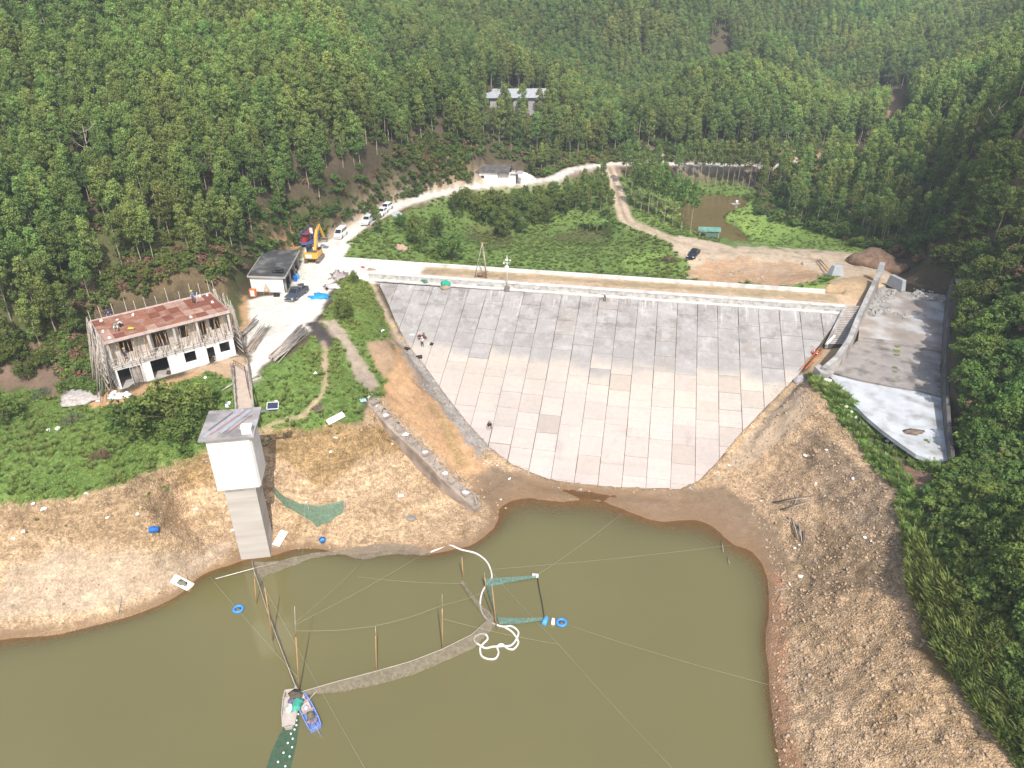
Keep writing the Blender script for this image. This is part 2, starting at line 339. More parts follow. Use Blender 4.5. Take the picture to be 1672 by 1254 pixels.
def mat(name, col, rough=.75, var=.18, scale=1.5, bump=.15, bscale=12., metal=0., spec=.3, stain=None, stain_amt=.5, stain_scale=.6, sheen=0, alpha=None, obj=True):
    """painted / dusty surface: base colour broken by two noises, an optional stain colour, and a fine bump"""
    if name in _mc: return _mc[name]
    m = bpy.data.materials.new(name); m.use_nodes = True; nt = m.node_tree; b = nt.nodes['Principled BSDF']
    tc = nt.nodes.new('ShaderNodeTexCoord'); n1 = nt.nodes.new('ShaderNodeTexNoise'); n1.inputs['Scale'].default_value = scale; n1.inputs['Detail'].default_value = 6
    co = tc.outputs['Object'] if obj else tc.outputs['Generated']
    link(nt, co, n1.inputs['Vector'])
    mr = nt.nodes.new('ShaderNodeMapRange'); mr.inputs[1].default_value = .3; mr.inputs[2].default_value = .7; mr.inputs[3].default_value = 1 - var; mr.inputs[4].default_value = 1 + var
    link(nt, n1.outputs[0], mr.inputs[0])
    mul = nt.nodes.new('ShaderNodeVectorMath'); mul.operation = 'SCALE'; mul.inputs[0].default_value = col[:3]; link(nt, mr.outputs[0], mul.inputs['Scale'])
    out = mul.outputs[0]
    if stain:
        n2 = nt.nodes.new('ShaderNodeTexNoise'); n2.inputs['Scale'].default_value = stain_scale; n2.inputs['Detail'].default_value = 8; link(nt, co, n2.inputs['Vector'])
        r2 = nt.nodes.new('ShaderNodeMapRange'); r2.inputs[1].default_value = .48; r2.inputs[2].default_value = .66; r2.inputs[4].default_value = stain_amt; link(nt, n2.outputs[0], r2.inputs[0])
        mx = nt.nodes.new('ShaderNodeMix'); mx.data_type = 'RGBA'; link(nt, r2.outputs[0], mx.inputs[0]); link(nt, out, mx.inputs[6]); mx.inputs[7].default_value = (*stain, 1); out = mx.outputs[2]
    link(nt, out, b.inputs['Base Color']); b.inputs['Roughness'].default_value = rough; b.inputs['Metallic'].default_value = metal; b.inputs['Specular IOR Level'].default_value = spec
    if bump:
        n3 = nt.nodes.new('ShaderNodeTexNoise'); n3.inputs['Scale'].default_value = bscale; n3.inputs['Detail'].default_value = 4; link(nt, co, n3.inputs['Vector'])
        bp = nt.nodes.new('ShaderNodeBump'); bp.inputs['Strength'].default_value = bump; bp.inputs['Distance'].default_value = .05; link(nt, n3.outputs[0], bp.inputs['Height']); link(nt, bp.outputs[0], b.inputs['Normal'])
    if alpha is not None: b.inputs['Alpha'].default_value = alpha
    _mc[name] = m; return m
def netmat(name, col, alpha, scale=8.):
    if name in _mc: return _mc[name]
    m = mat(name, col, .8, .25, 3., 0); nt = m.node_tree; b = nt.nodes['Principled BSDF']
    tc = nt.nodes.new('ShaderNodeTexCoord'); n = nt.nodes.new('ShaderNodeTexNoise'); n.inputs['Scale'].default_value = scale; n.inputs['Detail'].default_value = 3; link(nt, tc.outputs['Object'], n.inputs['Vector'])
    r = nt.nodes.new('ShaderNodeMapRange'); r.inputs[1].default_value = .3; r.inputs[2].default_value = .7; r.inputs[3].default_value = alpha - .2; r.inputs[4].default_value = min(1, alpha + .2); link(nt, n.outputs[0], r.inputs[0]); link(nt, r.outputs[0], b.inputs['Alpha'])
    return m
def attr_mat(name, rough=.85, var=.15, scale=2., bump=.2, bscale=8.):
    if name in _mc: return _mc[name]
    m = mat(name, (1, 1, 1), rough, var, scale, bump, bscale); nt = m.node_tree
    for n in nt.nodes:
        if n.type == 'VECT_MATH': 
            a = nt.nodes.new('ShaderNodeAttribute'); a.attribute_name = 'Col'; link(nt, a.outputs['Color'], n.inputs[0])
    return m
# ------------------------------------------------------------------ ground colours by area (photo outlines laid on the terrain)
SAND=(.50,.35,.215); PALE=(.46,.35,.245); OCHRE=(.35,.235,.115); ORANGE=(.50,.31,.17); BROWN=(.36,.25,.145); LITTER=(.29,.21,.14); MUD=(.27,.19,.12)
VEG=(.15,.225,.058); DVEG=(.09,.14,.04); FLOOR=(.10,.08,.05); ROADC=(.74,.70,.62); TRACK=(.58,.46,.34); RED=(.40,.24,.14); SCRUB=(.11,.115,.045); GREYD=(.33,.30,.27)
BRIGHT=(.21,.31,.075)
# (colour, veg, rock, warp amplitude in photo pixels, [near,far] distance limits, polygon)
Z = []
def zone(c, veg, rock, wp, poly, y0=0, y1=999): Z.append((c, veg, rock, wp, y0, y1, poly))
V_VALLEY=[(545,405),(600,375),(660,345),(740,318),(860,305),(1000,285),(1150,295),(1250,310),(1300,370),(1420,400),(1440,425),(1380,445),(1360,478),(1100,470),(560,425)]
V_LEFT=[(-60,640),(60,640),(130,655),(180,668),(260,640),(335,600),(395,625),(395,690),(345,715),(330,738),(290,752),(200,792),(100,817),(-60,828)]
V_MID=[(405,640),(425,610),(455,590),(500,560),(530,520),(548,470),(575,440),(600,450),(625,500),(648,545),(640,575),(633,640),(618,655),(590,650),(590,685),(520,700),(420,705)]
V_RIGHT=[(1305,605),(1340,610),(1400,660),(1460,735),(1560,765),(1672,700),(1900,700),(1900,1300),(1700,1300),(1650,1230),(1560,1110),(1520,1040),(1490,960),(1465,880),(1460,800),(1440,770),(1380,700),(1330,650)]
V_POND=[(1180,352),(1195,343),(1225,330),(1300,355),(1420,400),(1400,412),(1230,398),(1205,370)]
zone(SCRUB,.35,0,14,[(0,380),(420,330),(560,330),(700,280),(770,270),(760,305),(620,350),(540,395),(480,420),(400,450),(395,560),(330,470),(150,520),(180,660),(0,680)])
zone(VEG,1,0,5,V_VALLEY,108,215)
zone(SCRUB,.4,0,10,[(760,370),(830,360),(830,400),(800,410),(770,400)],108,200)
zone(SCRUB,.5,0,8,[(900,375),(990,370),(1000,400),(920,400)],108,200)
zone(VEG,1,0,8,V_LEFT)
zone(VEG,1,0,6,V_MID)
zone(DVEG,1,0,8,V_RIGHT)
zone(SAND,0,1,5,[(-60,828),(100,817),(200,792),(290,752),(332,737),(400,700),(430,700),(520,702),(592,688),(600,655),(634,640),(645,575),(652,548),(700,560),(900,740),(1150,760),(1310,605),(1345,650),(1385,705),(1440,770),(1458,800),(1462,880),(1487,960),(1515,1040),(1560,1115),(1650,1235),(1720,1330),(1720,1500),(-60,1500)],0,112)
zone(BROWN,.0,1,10,[(-20,835),(100,822),(200,800),(280,760),(300,775),(290,860),(250,900),(190,880),(100,880),(30,860)])
zone(OCHRE,0,1,8,[(285,755),(335,738),(350,790),(300,800)])
zone(PALE,0,.6,8,[(0,930),(100,890),(220,900),(300,900),(380,880),(380,900),(300,950),(150,1000),(0,1015)])
zone(OCHRE,0,1,7,[(430,705),(600,690),(640,700),(660,740),(600,745),(520,800),(470,760),(440,740)])
zone(ORANGE,0,.3,7,[(625,650),(650,560),(690,600),(720,650),(760,720),(800,770),(770,790),(730,760),(680,700),(640,670)])
zone(OCHRE,0,.5,5,[(700,655),(730,690),(760,740),(750,770),(725,720)])
zone(GREYD,0,.6,6,[(650,548),(690,590),(730,640),(770,695),(800,735),(780,745),(745,700),(700,640),(665,600)])
zone(MUD,0,.1,4,[(765,775),(800,765),(860,772),(960,795),(1140,796),(1180,790),(1240,830),(1275,870),(1290,930),(1262,960),(1245,930),(1200,895),(1080,856),(960,812),(870,812),(815,835),(790,820)])
zone((.30,.22,.15),0,.2,4,[(1000,812),(1100,805),(1200,840),(1240,885),(1200,885),(1080,850)])
zone(MUD,0,.2,4,[(-60,1035),(100,1025),(200,1000),(300,955),(390,908),(500,885),(600,898),(700,898),(770,880),(800,850),(830,840),(830,900),(400,960),(-60,1060)])
zone((.42,.24,.14),0,.5,6,[(1235,930),(1275,940),(1290,1000),(1285,1080),(1290,1150),(1310,1254),(1310,1400),(1250,1400),(1235,1100)])
zone(LITTER,0,1,14,[(1310,705),(1340,690),(1400,750),(1455,800),(1462,900),(1440,950),(1400,900),(1380,850),(1330,800),(1340,770),(1300,740)])
zone((.35,.245,.15),0,1,16,[(1290,860),(1350,850),(1460,900),(1470,960),(1400,980),(1290,960)])
zone((.46,.315,.185),0,1,14,[(1290,960),(1460,960),(1530,1100),(1640,1240),(1640,1400),(1500,1400),(1450,1200),(1380,1100)])
zone(PALE,0,.3,6,[(1240,690),(1300,625),(1330,660),(1300,700),(1230,760),(1180,770)])
zone((.20,.14,.06),.3,.3,8,[(1480,970),(1520,1040),(1560,1110),(1540,1120),(1500,1060)])
zone((.24,.155,.10),.1,.3,8,[(1410,690),(1450,740),(1500,770),(1560,775),(1570,820),(1520,870),(1495,800),(1440,740)])
# building pad, road head, bank paths
zone((.80,.73,.64),0,0,5,[(404,640),(404,600),(420,560),(440,530),(500,515),(530,480),(545,440),(530,395),(560,385),(575,400),(548,430),(548,460),(528,490),(520,520),(480,555),(440,585),(415,618)],70,140)
zone(ROADC,0,0,3,[(395,560),(405,490),(470,478),(500,400),(535,392),(560,425),(605,432),(600,450),(560,440),(540,470),(515,515),(460,540),(420,590)],70,140)
zone(ORANGE,0,.2,6,[(120,655),(180,630),(200,640),(260,625),(395,585),(405,600),(400,622),(330,612),(270,640),(220,665),(150,668)])
zone((.5,.36,.24),0,0,5,[(305,605),(395,580),(405,598),(395,615),(330,612)])
zone(ORANGE,0,.2,4,[(445,385),(470,365),(490,375),(497,400),(470,410),(445,408)],105,150)
zone(ORANGE,0,.2,6,[(395,560),(390,500),(405,480),(408,540)],70,140)
zone((.17,.125,.07),.3,.2,9,[(130,455),(190,450),(250,440),(330,440),(380,460),(370,480),(300,475),(200,500),(150,520),(120,500)],85,140)
zone((.42,.34,.26),.1,0,4,[(525,520),(548,520),(575,555),(600,600),(625,630),(600,640),(575,605),(560,560),(535,545)],70,125)
zone((.075,.065,.06),.1,0,3,[(500,528),(520,522),(550,560),(530,575)],70,125)
zone((.46,.35,.25),.1,0,3,[(590,440),(600,445),(620,480),(645,530),(655,560),(640,560),(625,500),(600,460)],70,125)
zone((.5,.37,.25),0,0,2,[(524,555),(530,555),(536,590),(534,625),(525,655),(500,680),(470,688),(430,700),(430,694),(470,682),(495,675),(519,650),(527,620)],60,125)
zone((.40,.27,.17),0,.2,5,[(600,560),(640,550),(645,590),(630,620),(610,600)],70,125)
# valley bare soil
zone(TRACK,0,.2,5,[(1095,385),(1140,390),(1200,402),(1300,408),(1420,412),(1470,440),(1440,470),(1380,470),(1355,445),(1300,430),(1200,420),(1140,430),(1120,432),(1100,410)],112,160)
zone((.60,.47,.33),0,.3,5,[(1108,432),(1150,410),(1250,408),(1400,416),(1440,440),(1400,475),(1350,472),(1300,462),(1160,458),(1120,452)],112,165)
zone((.54,.35,.21),0,.4,6,[(1122,440),(1150,425),(1210,420),(1300,432),(1350,445),(1350,468),(1300,470),(1160,462),(1128,455)],112,160)
zone((.47,.33,.22),0,.3,8,[(1180,425),(1260,428),(1330,445),(1290,455),(1220,445)],112,160)
zone(BRIGHT,1,0,4,[(1020,420),(1060,408),(1118,418),(1125,450),(1020,445)],112,160)
zone(BRIGHT,1,0,4,[(1290,470),(1355,448),(1368,452),(1355,475)],108,140)
zone((.25,.36,.085),1,0,5,V_POND,112,240)
zone(BRIGHT,1,0,4,[(1050,345),(1110,335),(1118,370),(1150,385),(1120,385),(1070,368)],112,240)
zone((.46,.33,.20),0,.2,4,[(1330,478),(1360,455),(1420,448),(1440,455),(1430,500),(1380,495)],95,140)
zone((.40,.28,.17),0,.1,3,[(1325,590),(1350,565),(1385,562),(1372,580),(1335,610),(1310,615)],78,105)
zone((.43,.28,.16),0,0,5,[(1255,262),(1290,245),(1345,250),(1340,264),(1290,266)],190,260)
zone((.45,.35,.24),0,0,5,[(590,340),(650,322),(700,305),(752,298),(752,308),(700,320),(650,334),(600,358)],120,200)
zone((.42,.33,.24),.1,0,5,[(560,355),(600,345),(610,355),(575,372),(545,385),(530,385)],120,180)
zone((.30,.20,.13),.1,0,6,[(1425,160),(1470,160),(1475,195),(1430,190)],230,420)
zone((.50,.30,.18),0,0,3,[(580,8),(602,8),(602,30),(582,30)],120,400)
zone(PALE,0,0,3,[(770,300),(775,285),(830,280),(870,290),(880,300),(800,306)],150,215)
zone((.30,.21,.13),.1,0,8,[(655,225),(700,240),(760,255),(768,300),(700,300),(670,290),(690,260)],140,230)
zone((.20,.14,.10),.1,0,12,[(0,560),(40,560),(140,590),(120,640),(60,640),(0,630)],70,130)
def zones_at(x, y, z):
    px, py = proj(x, y, z)
    n = len(x); col = np.tile(np.array(FLOOR), (n, 1)); veg = np.full(n, .25); rock = np.zeros(n)
    wx = fbm(x * .45, y * .45, 4, 51); wy = fbm(x * .45 + 40, y * .45, 4, 52)
    for c, v, r, wp, y0, y1, poly in Z:
        X = px + wx * wp * 2.2; Y = py + wy * wp * 1.6
        k = inpoly(X, Y, poly) & (y > y0) & (y < y1)
        col[k] = c; veg[k] = v; rock[k] = r
    s_ = (x - DO.x) * DU.x + (y - DO.y) * DU.y; d_ = (x - DO.x) * DN.x + (y - DO.y) * DN.y
    k = (s_ > -1) & (s_ < DLEN + 4) & (d_ < 0) & (d_ > -6.2 + wx * .1); col[k] = (.55, .40, .27); veg[k] = 0; rock[k] = .2
    k = (s_ > 6) & (s_ < DLEN) & (d_ < -3.2 + wx * 1.4) & (d_ > -5.4 + wy * 1.0); col[k] = (.40, .31, .19)
    k = (s_ > -14) & (s_ < 6) & (d_ < 1) & (d_ > -6.2); col[k] = (.78, .72, .64); veg[k] = 0
    for cl, w, st in ROADS:
        w_ = [(P(*c).x, P(*c).y) for c in cl]; d = segdist(x, y, w_, False) + wx * .5
        k = d < w
        if st == 'road': col[k] = ROADC
        else:
            col[k] = TRACK; kk = (d < .35) | (d > w * .9); col[k & kk] = (.33, .25, .16)
        veg[k] = 0; rock[k] = 0
        k2 = (d >= w) & (d < w + 1.2) & (col[:, 1] < .2); col[k2] = (.34, .25, .17); veg[k2] *= .3
    return col, veg, rock
def axis(lo, a, b, hi, st, g, CAP=1.7):
    m = list(np.arange(a, b, st)); r = []; s = st; v = b
    while v < hi: r.append(v); s = min(s * g, CAP); v += s
    l = []; s = st; v = a
    while v > lo: s = min(s * g, CAP); v -= s; l.append(v)
    return np.array(l[::-1] + m + r)
QX = axis(-230, -62, 72, 300, .34, 1.04); QY = axis(-10, 30, 122, 470, .34, 1.035)
GX, GY = np.meshgrid(QX, QY); gx, gy = GX.ravel(), GY.ravel()
gz = height(gx, gy)
gcol, gveg, grock = zones_at(gx, gy, gz)
nx, ny = len(QX), len(QY)
# soften borders a little
def soft(a, k=1):
    b = a.reshape(ny, nx, -1).copy()
    for _ in range(k):
        c = b.copy(); c[1:-1, 1:-1] = (b[1:-1, 1:-1] * 2 + b[:-2, 1:-1] + b[2:, 1:-1] + b[1:-1, :-2] + b[1:-1, 2:]) / 6; b = c
    return b.reshape(nx * ny, -1)
gcol = soft(gcol, 1); gveg = soft(gveg, 1)[:, 0]; grock = soft(grock, 1)[:, 0]
def gridmesh(name, x, y, z, nx, ny):
    me = bpy.data.meshes.new(name); n = nx * ny; me.vertices.add(n)
    me.vertices.foreach_set('co', np.c_[x, y, z].astype(np.float32).ravel())
    i = (np.arange(ny - 1)[:, None] * nx + np.arange(nx - 1)[None]).ravel(); q = np.c_[i, i + 1, i + 1 + nx, i + nx].astype(np.int32)
    me.loops.add(len(q) * 4); me.loops.foreach_set('vertex_index', q.ravel()); me.polygons.add(len(q))
    me.polygons.foreach_set('loop_start', np.arange(0, len(q) * 4, 4, dtype=np.int32)); me.polygons.foreach_set('loop_total', np.full(len(q), 4, np.int32))
    me.polygons.foreach_set('use_smooth', np.ones(len(q), bool)); me.update(calc_edges=True); return me
gme = gridmesh('ground', gx, gy, gz, nx, ny)
a = gme.attributes.new('Col', 'FLOAT_COLOR', 'POINT'); a.data.foreach_set('color', np.c_[gcol, np.ones(len(gcol))].astype(np.float32).ravel())
for nm, arr in (('veg', gveg), ('rock', grock)):
    a = gme.attributes.new(nm, 'FLOAT', 'POINT'); a.data.foreach_set('value', arr.astype(np.float32))
ground = bpy.data.objects.new('ground', gme); COL.objects.link(ground); tag(ground, kind='structure')
def node(nt, t, **k):
    n = nt.nodes.new(t)
    for a, b in k.items(): setattr(n, a, b)
    return n
def ground_mat():
    m = bpy.data.materials.new('ground'); m.use_nodes = True; nt = m.node_tree; b = nt.nodes['Principled BSDF']
    tc = node(nt, 'ShaderNodeTexCoord'); at = node(nt, 'ShaderNodeAttribute', attribute_name='Col'); rk = node(nt, 'ShaderNodeAttribute', attribute_name='rock'); vg = node(nt, 'ShaderNodeAttribute', attribute_name='veg')
    def noise(s, d=6, r=.6):
        n = node(nt, 'ShaderNodeTexNoise'); n.inputs['Scale'].default_value = s; n.inputs['Detail'].default_value = d; n.inputs['Roughness'].default_value = r; link(nt, tc.outputs['Object'], n.inputs['Vector']); return n.outputs[0]
    def mrange(v, a0, a1, b0, b1):
        n = node(nt, 'ShaderNodeMapRange'); link(nt, v, n.inputs[0])
        for i, q in enumerate((a0, a1, b0, b1)): n.inputs[i + 1].default_value = q
        return n.outputs[0]
    def math_(op, x, y):
        n = node(nt, 'ShaderNodeMath', operation=op)
        for i, q in enumerate((x, y)):
            if isinstance(q, (int, float)): n.inputs[i].default_value = q
            else: link(nt, q, n.inputs[i])
        return n.outputs[0]
    big = noise(.12, 5); mid = noise(.9, 8, .7); fine = noise(5.5, 6, .75)
    v1 = mrange(big, .3, .7, .86, 1.14); v2 = mrange(mid, .3, .7, .78, 1.22); v3 = mrange(fine, .3, .7, .8, 1.2)
    vgn = mrange(noise(3.2, 7, .8), .36, .64, .55, 1.4); vgm = node(nt, 'ShaderNodeMix', data_type='FLOAT'); link(nt, vg.outputs['Fac'], vgm.inputs[0]); vgm.inputs[2].default_value = 1; link(nt, vgn, vgm.inputs[3])
    vv = math_('MULTIPLY', math_('MULTIPLY', math_('MULTIPLY', v1, v2), v3), vgm.outputs[0])
    # stones
    vo = node(nt, 'ShaderNodeTexVoronoi'); vo.inputs['Scale'].default_value = 2.6; link(nt, tc.outputs['Object'], vo.inputs['Vector'])
    vo2 = node(nt, 'ShaderNodeTexVoronoi'); vo2.inputs['Scale'].default_value = 6.5; link(nt, tc.outputs['Object'], vo2.inputs['Vector'])
    sep = node(nt, 'ShaderNodeSeparateColor'); link(nt, vo2.outputs['Color'], sep.inputs[0])
    stone = mrange(sep.outputs[0], 0, 1, .72, 1.34)
    sep1 = node(nt, 'ShaderNodeSeparateColor'); link(nt, vo.outputs['Color'], sep1.inputs[0]); st1 = mrange(sep1.outputs[1], 0, 1, .8, 1.22)
    mx = node(nt, 'ShaderNodeMix', data_type='FLOAT'); link(nt, rk.outputs['Fac'], mx.inputs[0]); mx.inputs[2].default_value = 1; link(nt, math_('MULTIPLY', stone, st1), mx.inputs[3])
    bmp = node(nt, 'ShaderNodeMapping'); bmp.inputs['Scale'].default_value = (.05, .05, 2.2); link(nt, tc.outputs['Object'], bmp.inputs[0]); bnn = node(nt, 'ShaderNodeTexNoise'); bnn.inputs['Scale'].default_value = 1.3; bnn.inputs['Detail'].default_value = 5; link(nt, bmp.outputs[0], bnn.inputs['Vector'])
    bmx = node(nt, 'ShaderNodeMix', data_type='FLOAT'); link(nt, rk.outputs['Fac'], bmx.inputs[0]); bmx.inputs[2].default_value = 1; link(nt, mrange(bnn.outputs[0], .35, .65, .84, 1.15), bmx.inputs[3])
    tot = math_('MULTIPLY', math_('MULTIPLY', vv, mx.outputs[0]), bmx.outputs[0])
    sc = node(nt, 'ShaderNodeVectorMath', operation='SCALE'); link(nt, at.outputs['Color'], sc.inputs[0]); link(nt, tot, sc.inputs['Scale'])
    # grey-brown patches in rocky ground, litter under plants
    pm = math_('MULTIPLY', mrange(noise(.33, 7, .65), .52, .62, 0, .6), rk.outputs['Fac'])
    m2 = node(nt, 'ShaderNodeMix', data_type='RGBA'); link(nt, pm, m2.inputs[0]); link(nt, sc.outputs[0], m2.inputs[6])
    sc2 = node(nt, 'ShaderNodeVectorMath', operation='MULTIPLY'); link(nt, sc.outputs[0], sc2.inputs[0]); sc2.inputs[1].default_value = (.62, .60, .52); link(nt, sc2.outputs[0], m2.inputs[7])
    # eroded cracks and strata on the rocky faces
    def stretched(sc_, m3_, rz, dt=9, rg=.78):
        mp = node(nt, 'ShaderNodeMapping'); mp.inputs['Scale'].default_value = m3_; mp.inputs['Rotation'].default_value = (0, 0, rz); link(nt, tc.outputs['Object'], mp.inputs[0])
        n = node(nt, 'ShaderNodeTexNoise'); n.inputs['Scale'].default_value = sc_; n.inputs['Detail'].default_value = dt; n.inputs['Roughness'].default_value = rg; link(nt, mp.outputs[0], n.inputs['Vector']); return n.outputs[0]
    crk = math_('MULTIPLY', math_('MULTIPLY', mrange(stretched(1.5, (1.7, .45, 1.4), .9), .56, .64, 0, .65), rk.outputs['Fac']), mrange(noise(.11, 4), .44, .58, .12, 1))
    m2b = node(nt, 'ShaderNodeMix', data_type='RGBA'); link(nt, crk, m2b.inputs[0]); link(nt, m2.outputs[2], m2b.inputs[6]); sc3 = node(nt, 'ShaderNodeVectorMath', operation='MULTIPLY'); link(nt, sc.outputs[0], sc3.inputs[0]); sc3.inputs[1].default_value = (.40, .36, .30); link(nt, sc3.outputs[0], m2b.inputs[7])
    lit = math_('MULTIPLY', math_('MULTIPLY', mrange(stretched(2.4, (.5, 1.6, 1), .5), .58, .66, 0, .6), rk.outputs['Fac']), 1.0)
    m2 = node(nt, 'ShaderNodeMix', data_type='RGBA'); link(nt, lit, m2.inputs[0]); link(nt, m2b.outputs[2], m2.inputs[6]); m2.inputs[7].default_value = (.52, .42, .31, 1)
    # wet band at the water line: real darkening of soaked soil by height
    geo = node(nt, 'ShaderNodeNewGeometry'); sx = node(nt, 'ShaderNodeSeparateXYZ'); link(nt, geo.outputs['Position'], sx.inputs[0])
    wet = mrange(math_('ADD', sx.outputs[2], math_('MULTIPLY', math_('SUBTRACT', mid, .5), .5)), .1, .5, .7, 0)
    m3 = node(nt, 'ShaderNodeMix', data_type='RGBA'); link(nt, wet, m3.inputs[0]); link(nt, m2.outputs[2], m3.inputs[6]); m3.inputs[7].default_value = (.27, .17, .095, 1)
    link(nt, m3.outputs[2], b.inputs['Base Color'])
    b.inputs['Roughness'].default_value = .9; b.inputs['Specular IOR Level'].default_value = .15
    bp = node(nt, 'ShaderNodeBump'); bp.inputs['Strength'].default_value = .85; bp.inputs['Distance'].default_value = .3
    hgt = math_('ADD', math_('MULTIPLY', math_('SUBTRACT', 1, vo2.outputs['Distance']), math_('MULTIPLY', rk.outputs['Fac'], .5)), math_('ADD', math_('MULTIPLY', mid, .7), math_('MULTIPLY', fine, .5)))
    link(nt, hgt, bp.inputs['Height']); link(nt, bp.outputs[0], b.inputs['Normal'])
    return m
gme.materials.append(ground_mat())

# ------------------------------------------------------------------ water
def water_mat(name, col):
    m = bpy.data.materials.new(name); m.use_nodes = True; nt = m.node_tree; b = nt.nodes['Principled BSDF']; out = nt.nodes['Material Output']
    tc = node(nt, 'ShaderNodeTexCoord'); n = node(nt, 'ShaderNodeTexNoise'); n.inputs['Scale'].default_value = .05; n.inputs['Detail'].default_value = 3; link(nt, tc.outputs['Object'], n.inputs['Vector'])
    cr = node(nt, 'ShaderNodeMix', data_type='RGBA'); link(nt, n.outputs[0], cr.inputs[0]); cr.inputs[6].default_value = (*[c * .88 for c in col], 1); cr.inputs[7].default_value = (*[c * 1.12 for c in col], 1)
    link(nt, cr.outputs[2], b.inputs['Base Color']); b.inputs['Roughness'].default_value = .06; b.inputs['IOR'].default_value = 1.55
    w = node(nt, 'ShaderNodeTexNoise'); w.inputs['Scale'].default_value = 2.2; w.inputs['Detail'].default_value = 3; link(nt, tc.outputs['Object'], w.inputs['Vector'])
    mp = node(nt, 'ShaderNodeMapping'); mp.inputs['Scale'].default_value = (1, 2.5, 1); link(nt, tc.outputs['Object'], mp.inputs[0]); link(nt, mp.outputs[0], w.inputs['Vector'])
    bp = node(nt, 'ShaderNodeBump'); bp.inputs['Strength'].default_value = .06; bp.inputs['Distance'].default_value = .1; link(nt, w.outputs[0], bp.inputs['Height']); link(nt, bp.outputs[0], b.inputs['Normal'])
    # shallow water lets the bed show through: clear film over murk, by depth stored on the sheet
    at = node(nt, 'ShaderNodeAttribute', attribute_name='depth'); e = node(nt, 'ShaderNodeMath', operation='MULTIPLY'); link(nt, at.outputs['Fac'], e.inputs[0]); e.inputs[1].default_value = -2.4
    ex = node(nt, 'ShaderNodeMath', operation='EXPONENT'); link(nt, e.outputs[0], ex.inputs[0])
    g = node(nt, 'ShaderNodeBsdfTransparent'); g.inputs[0].default_value = (.86, .74, .55, 1); gl = node(nt, 'ShaderNodeBsdfGlossy'); gl.inputs['Roughness'].default_value = .06; link(nt, bp.outputs[0], gl.inputs['Normal'])
    fr = node(nt, 'ShaderNodeFresnel'); fr.inputs[0].default_value = 1.333; m1 = node(nt, 'ShaderNodeMixShader'); link(nt, fr.outputs[0], m1.inputs[0]); link(nt, g.outputs[0], m1.inputs[1]); link(nt, gl.outputs[0], m1.inputs[2])
    m2 = node(nt, 'ShaderNodeMixShader'); link(nt, ex.outputs[0], m2.inputs[0]); link(nt, b.outputs[0], m2.inputs[1]); link(nt, m1.outputs[0], m2.inputs[2]); link(nt, m2.outputs[0], out.inputs[0])
    return m
wx_ = np.arange(-150, 61, .6); wy_ = np.arange(-40, 85, .6); A_, B_ = np.meshgrid(wx_, wy_); wa, wb = A_.ravel(), B_.ravel()
wd = np.maximum(-height(wa, wb), 0) + fbm(wa * .2, wb * .2, 3, 91) * .05
wme = gridmesh('water', wa, wb, np.zeros(len(wa)), len(wx_), len(wy_)); a = wme.attributes.new('depth', 'FLOAT', 'POINT'); a.data.foreach_set('value', np.maximum(wd, 0).astype(np.float32))
wme.materials.append(water_mat('reservoir_water', (.164, .146, .060))); water = bpy.data.objects.new('water', wme); COL.objects.link(water); tag(water, kind='structure')
px_ = [p[0] for p in POND]; py_ = [p[1] for p in POND]
A_, B_ = np.meshgrid(np.arange(min(px_) - 1, max(px_) + 1, .7), np.arange(min(py_) - 1, max(py_) + 1, .7)); sh_ = A_.shape; wa, wb = A_.ravel(), B_.ravel()
pd_ = np.maximum(5.0 - height(wa, wb), 0) * 2
pme = gridmesh('pond_water', wa, wb, np.full(len(wa), 5.0), sh_[1], sh_[0]); a = pme.attributes.new('depth', 'FLOAT', 'POINT'); a.data.foreach_set('value', pd_.astype(np.float32))
pme.materials.append(water_mat('pond_water', (.17, .13, .055))); pond = bpy.data.objects.new('pond_water', pme); COL.objects.link(pond); tag(pond, kind='structure')
# ------------------------------------------------------------------ dam
def sd_local(px, py, z=None):
    p = P(px, py, z) if z is not None else Pdam(px, py)
    return ((p.x - DO.x) * DU.x + (p.y - DO.y) * DU.y, -((p.x - DO.x) * DN.x + (p.y - DO.y) * DN.y), p.z)
dam = empty('dam', (DO.x, DO.y, 0), math.atan2(DU.y, DU.x), 'wide sloping dam faced with staggered concrete slabs, grey above and pale below', 'dam')
def clip_conv(subj, x0, x1, y0, y1):
    def cl(pts, ax, lim, keep_less):
        out = []
        for i in range(len(pts)):
            a, b = pts[i], pts[(i + 1) % len(pts)]
            ia = (a[ax] <= lim) if keep_less else (a[ax] >= lim); ib = (b[ax] <= lim) if keep_less else (b[ax] >= lim)
            if ia: out.append(a)
            if ia != ib:
                t = (lim - a[ax]) / (b[ax] - a[ax]); out.append((a[0] + t * (b[0] - a[0]), a[1] + t * (b[1] - a[1])))
        return out
    for ax, lim, kl in ((0, x0, False), (0, x1, True), (1, y0, False), (1, y1, True)):
        subj = cl(subj, ax, lim, kl)
        if len(subj) < 3: return []
    return subj
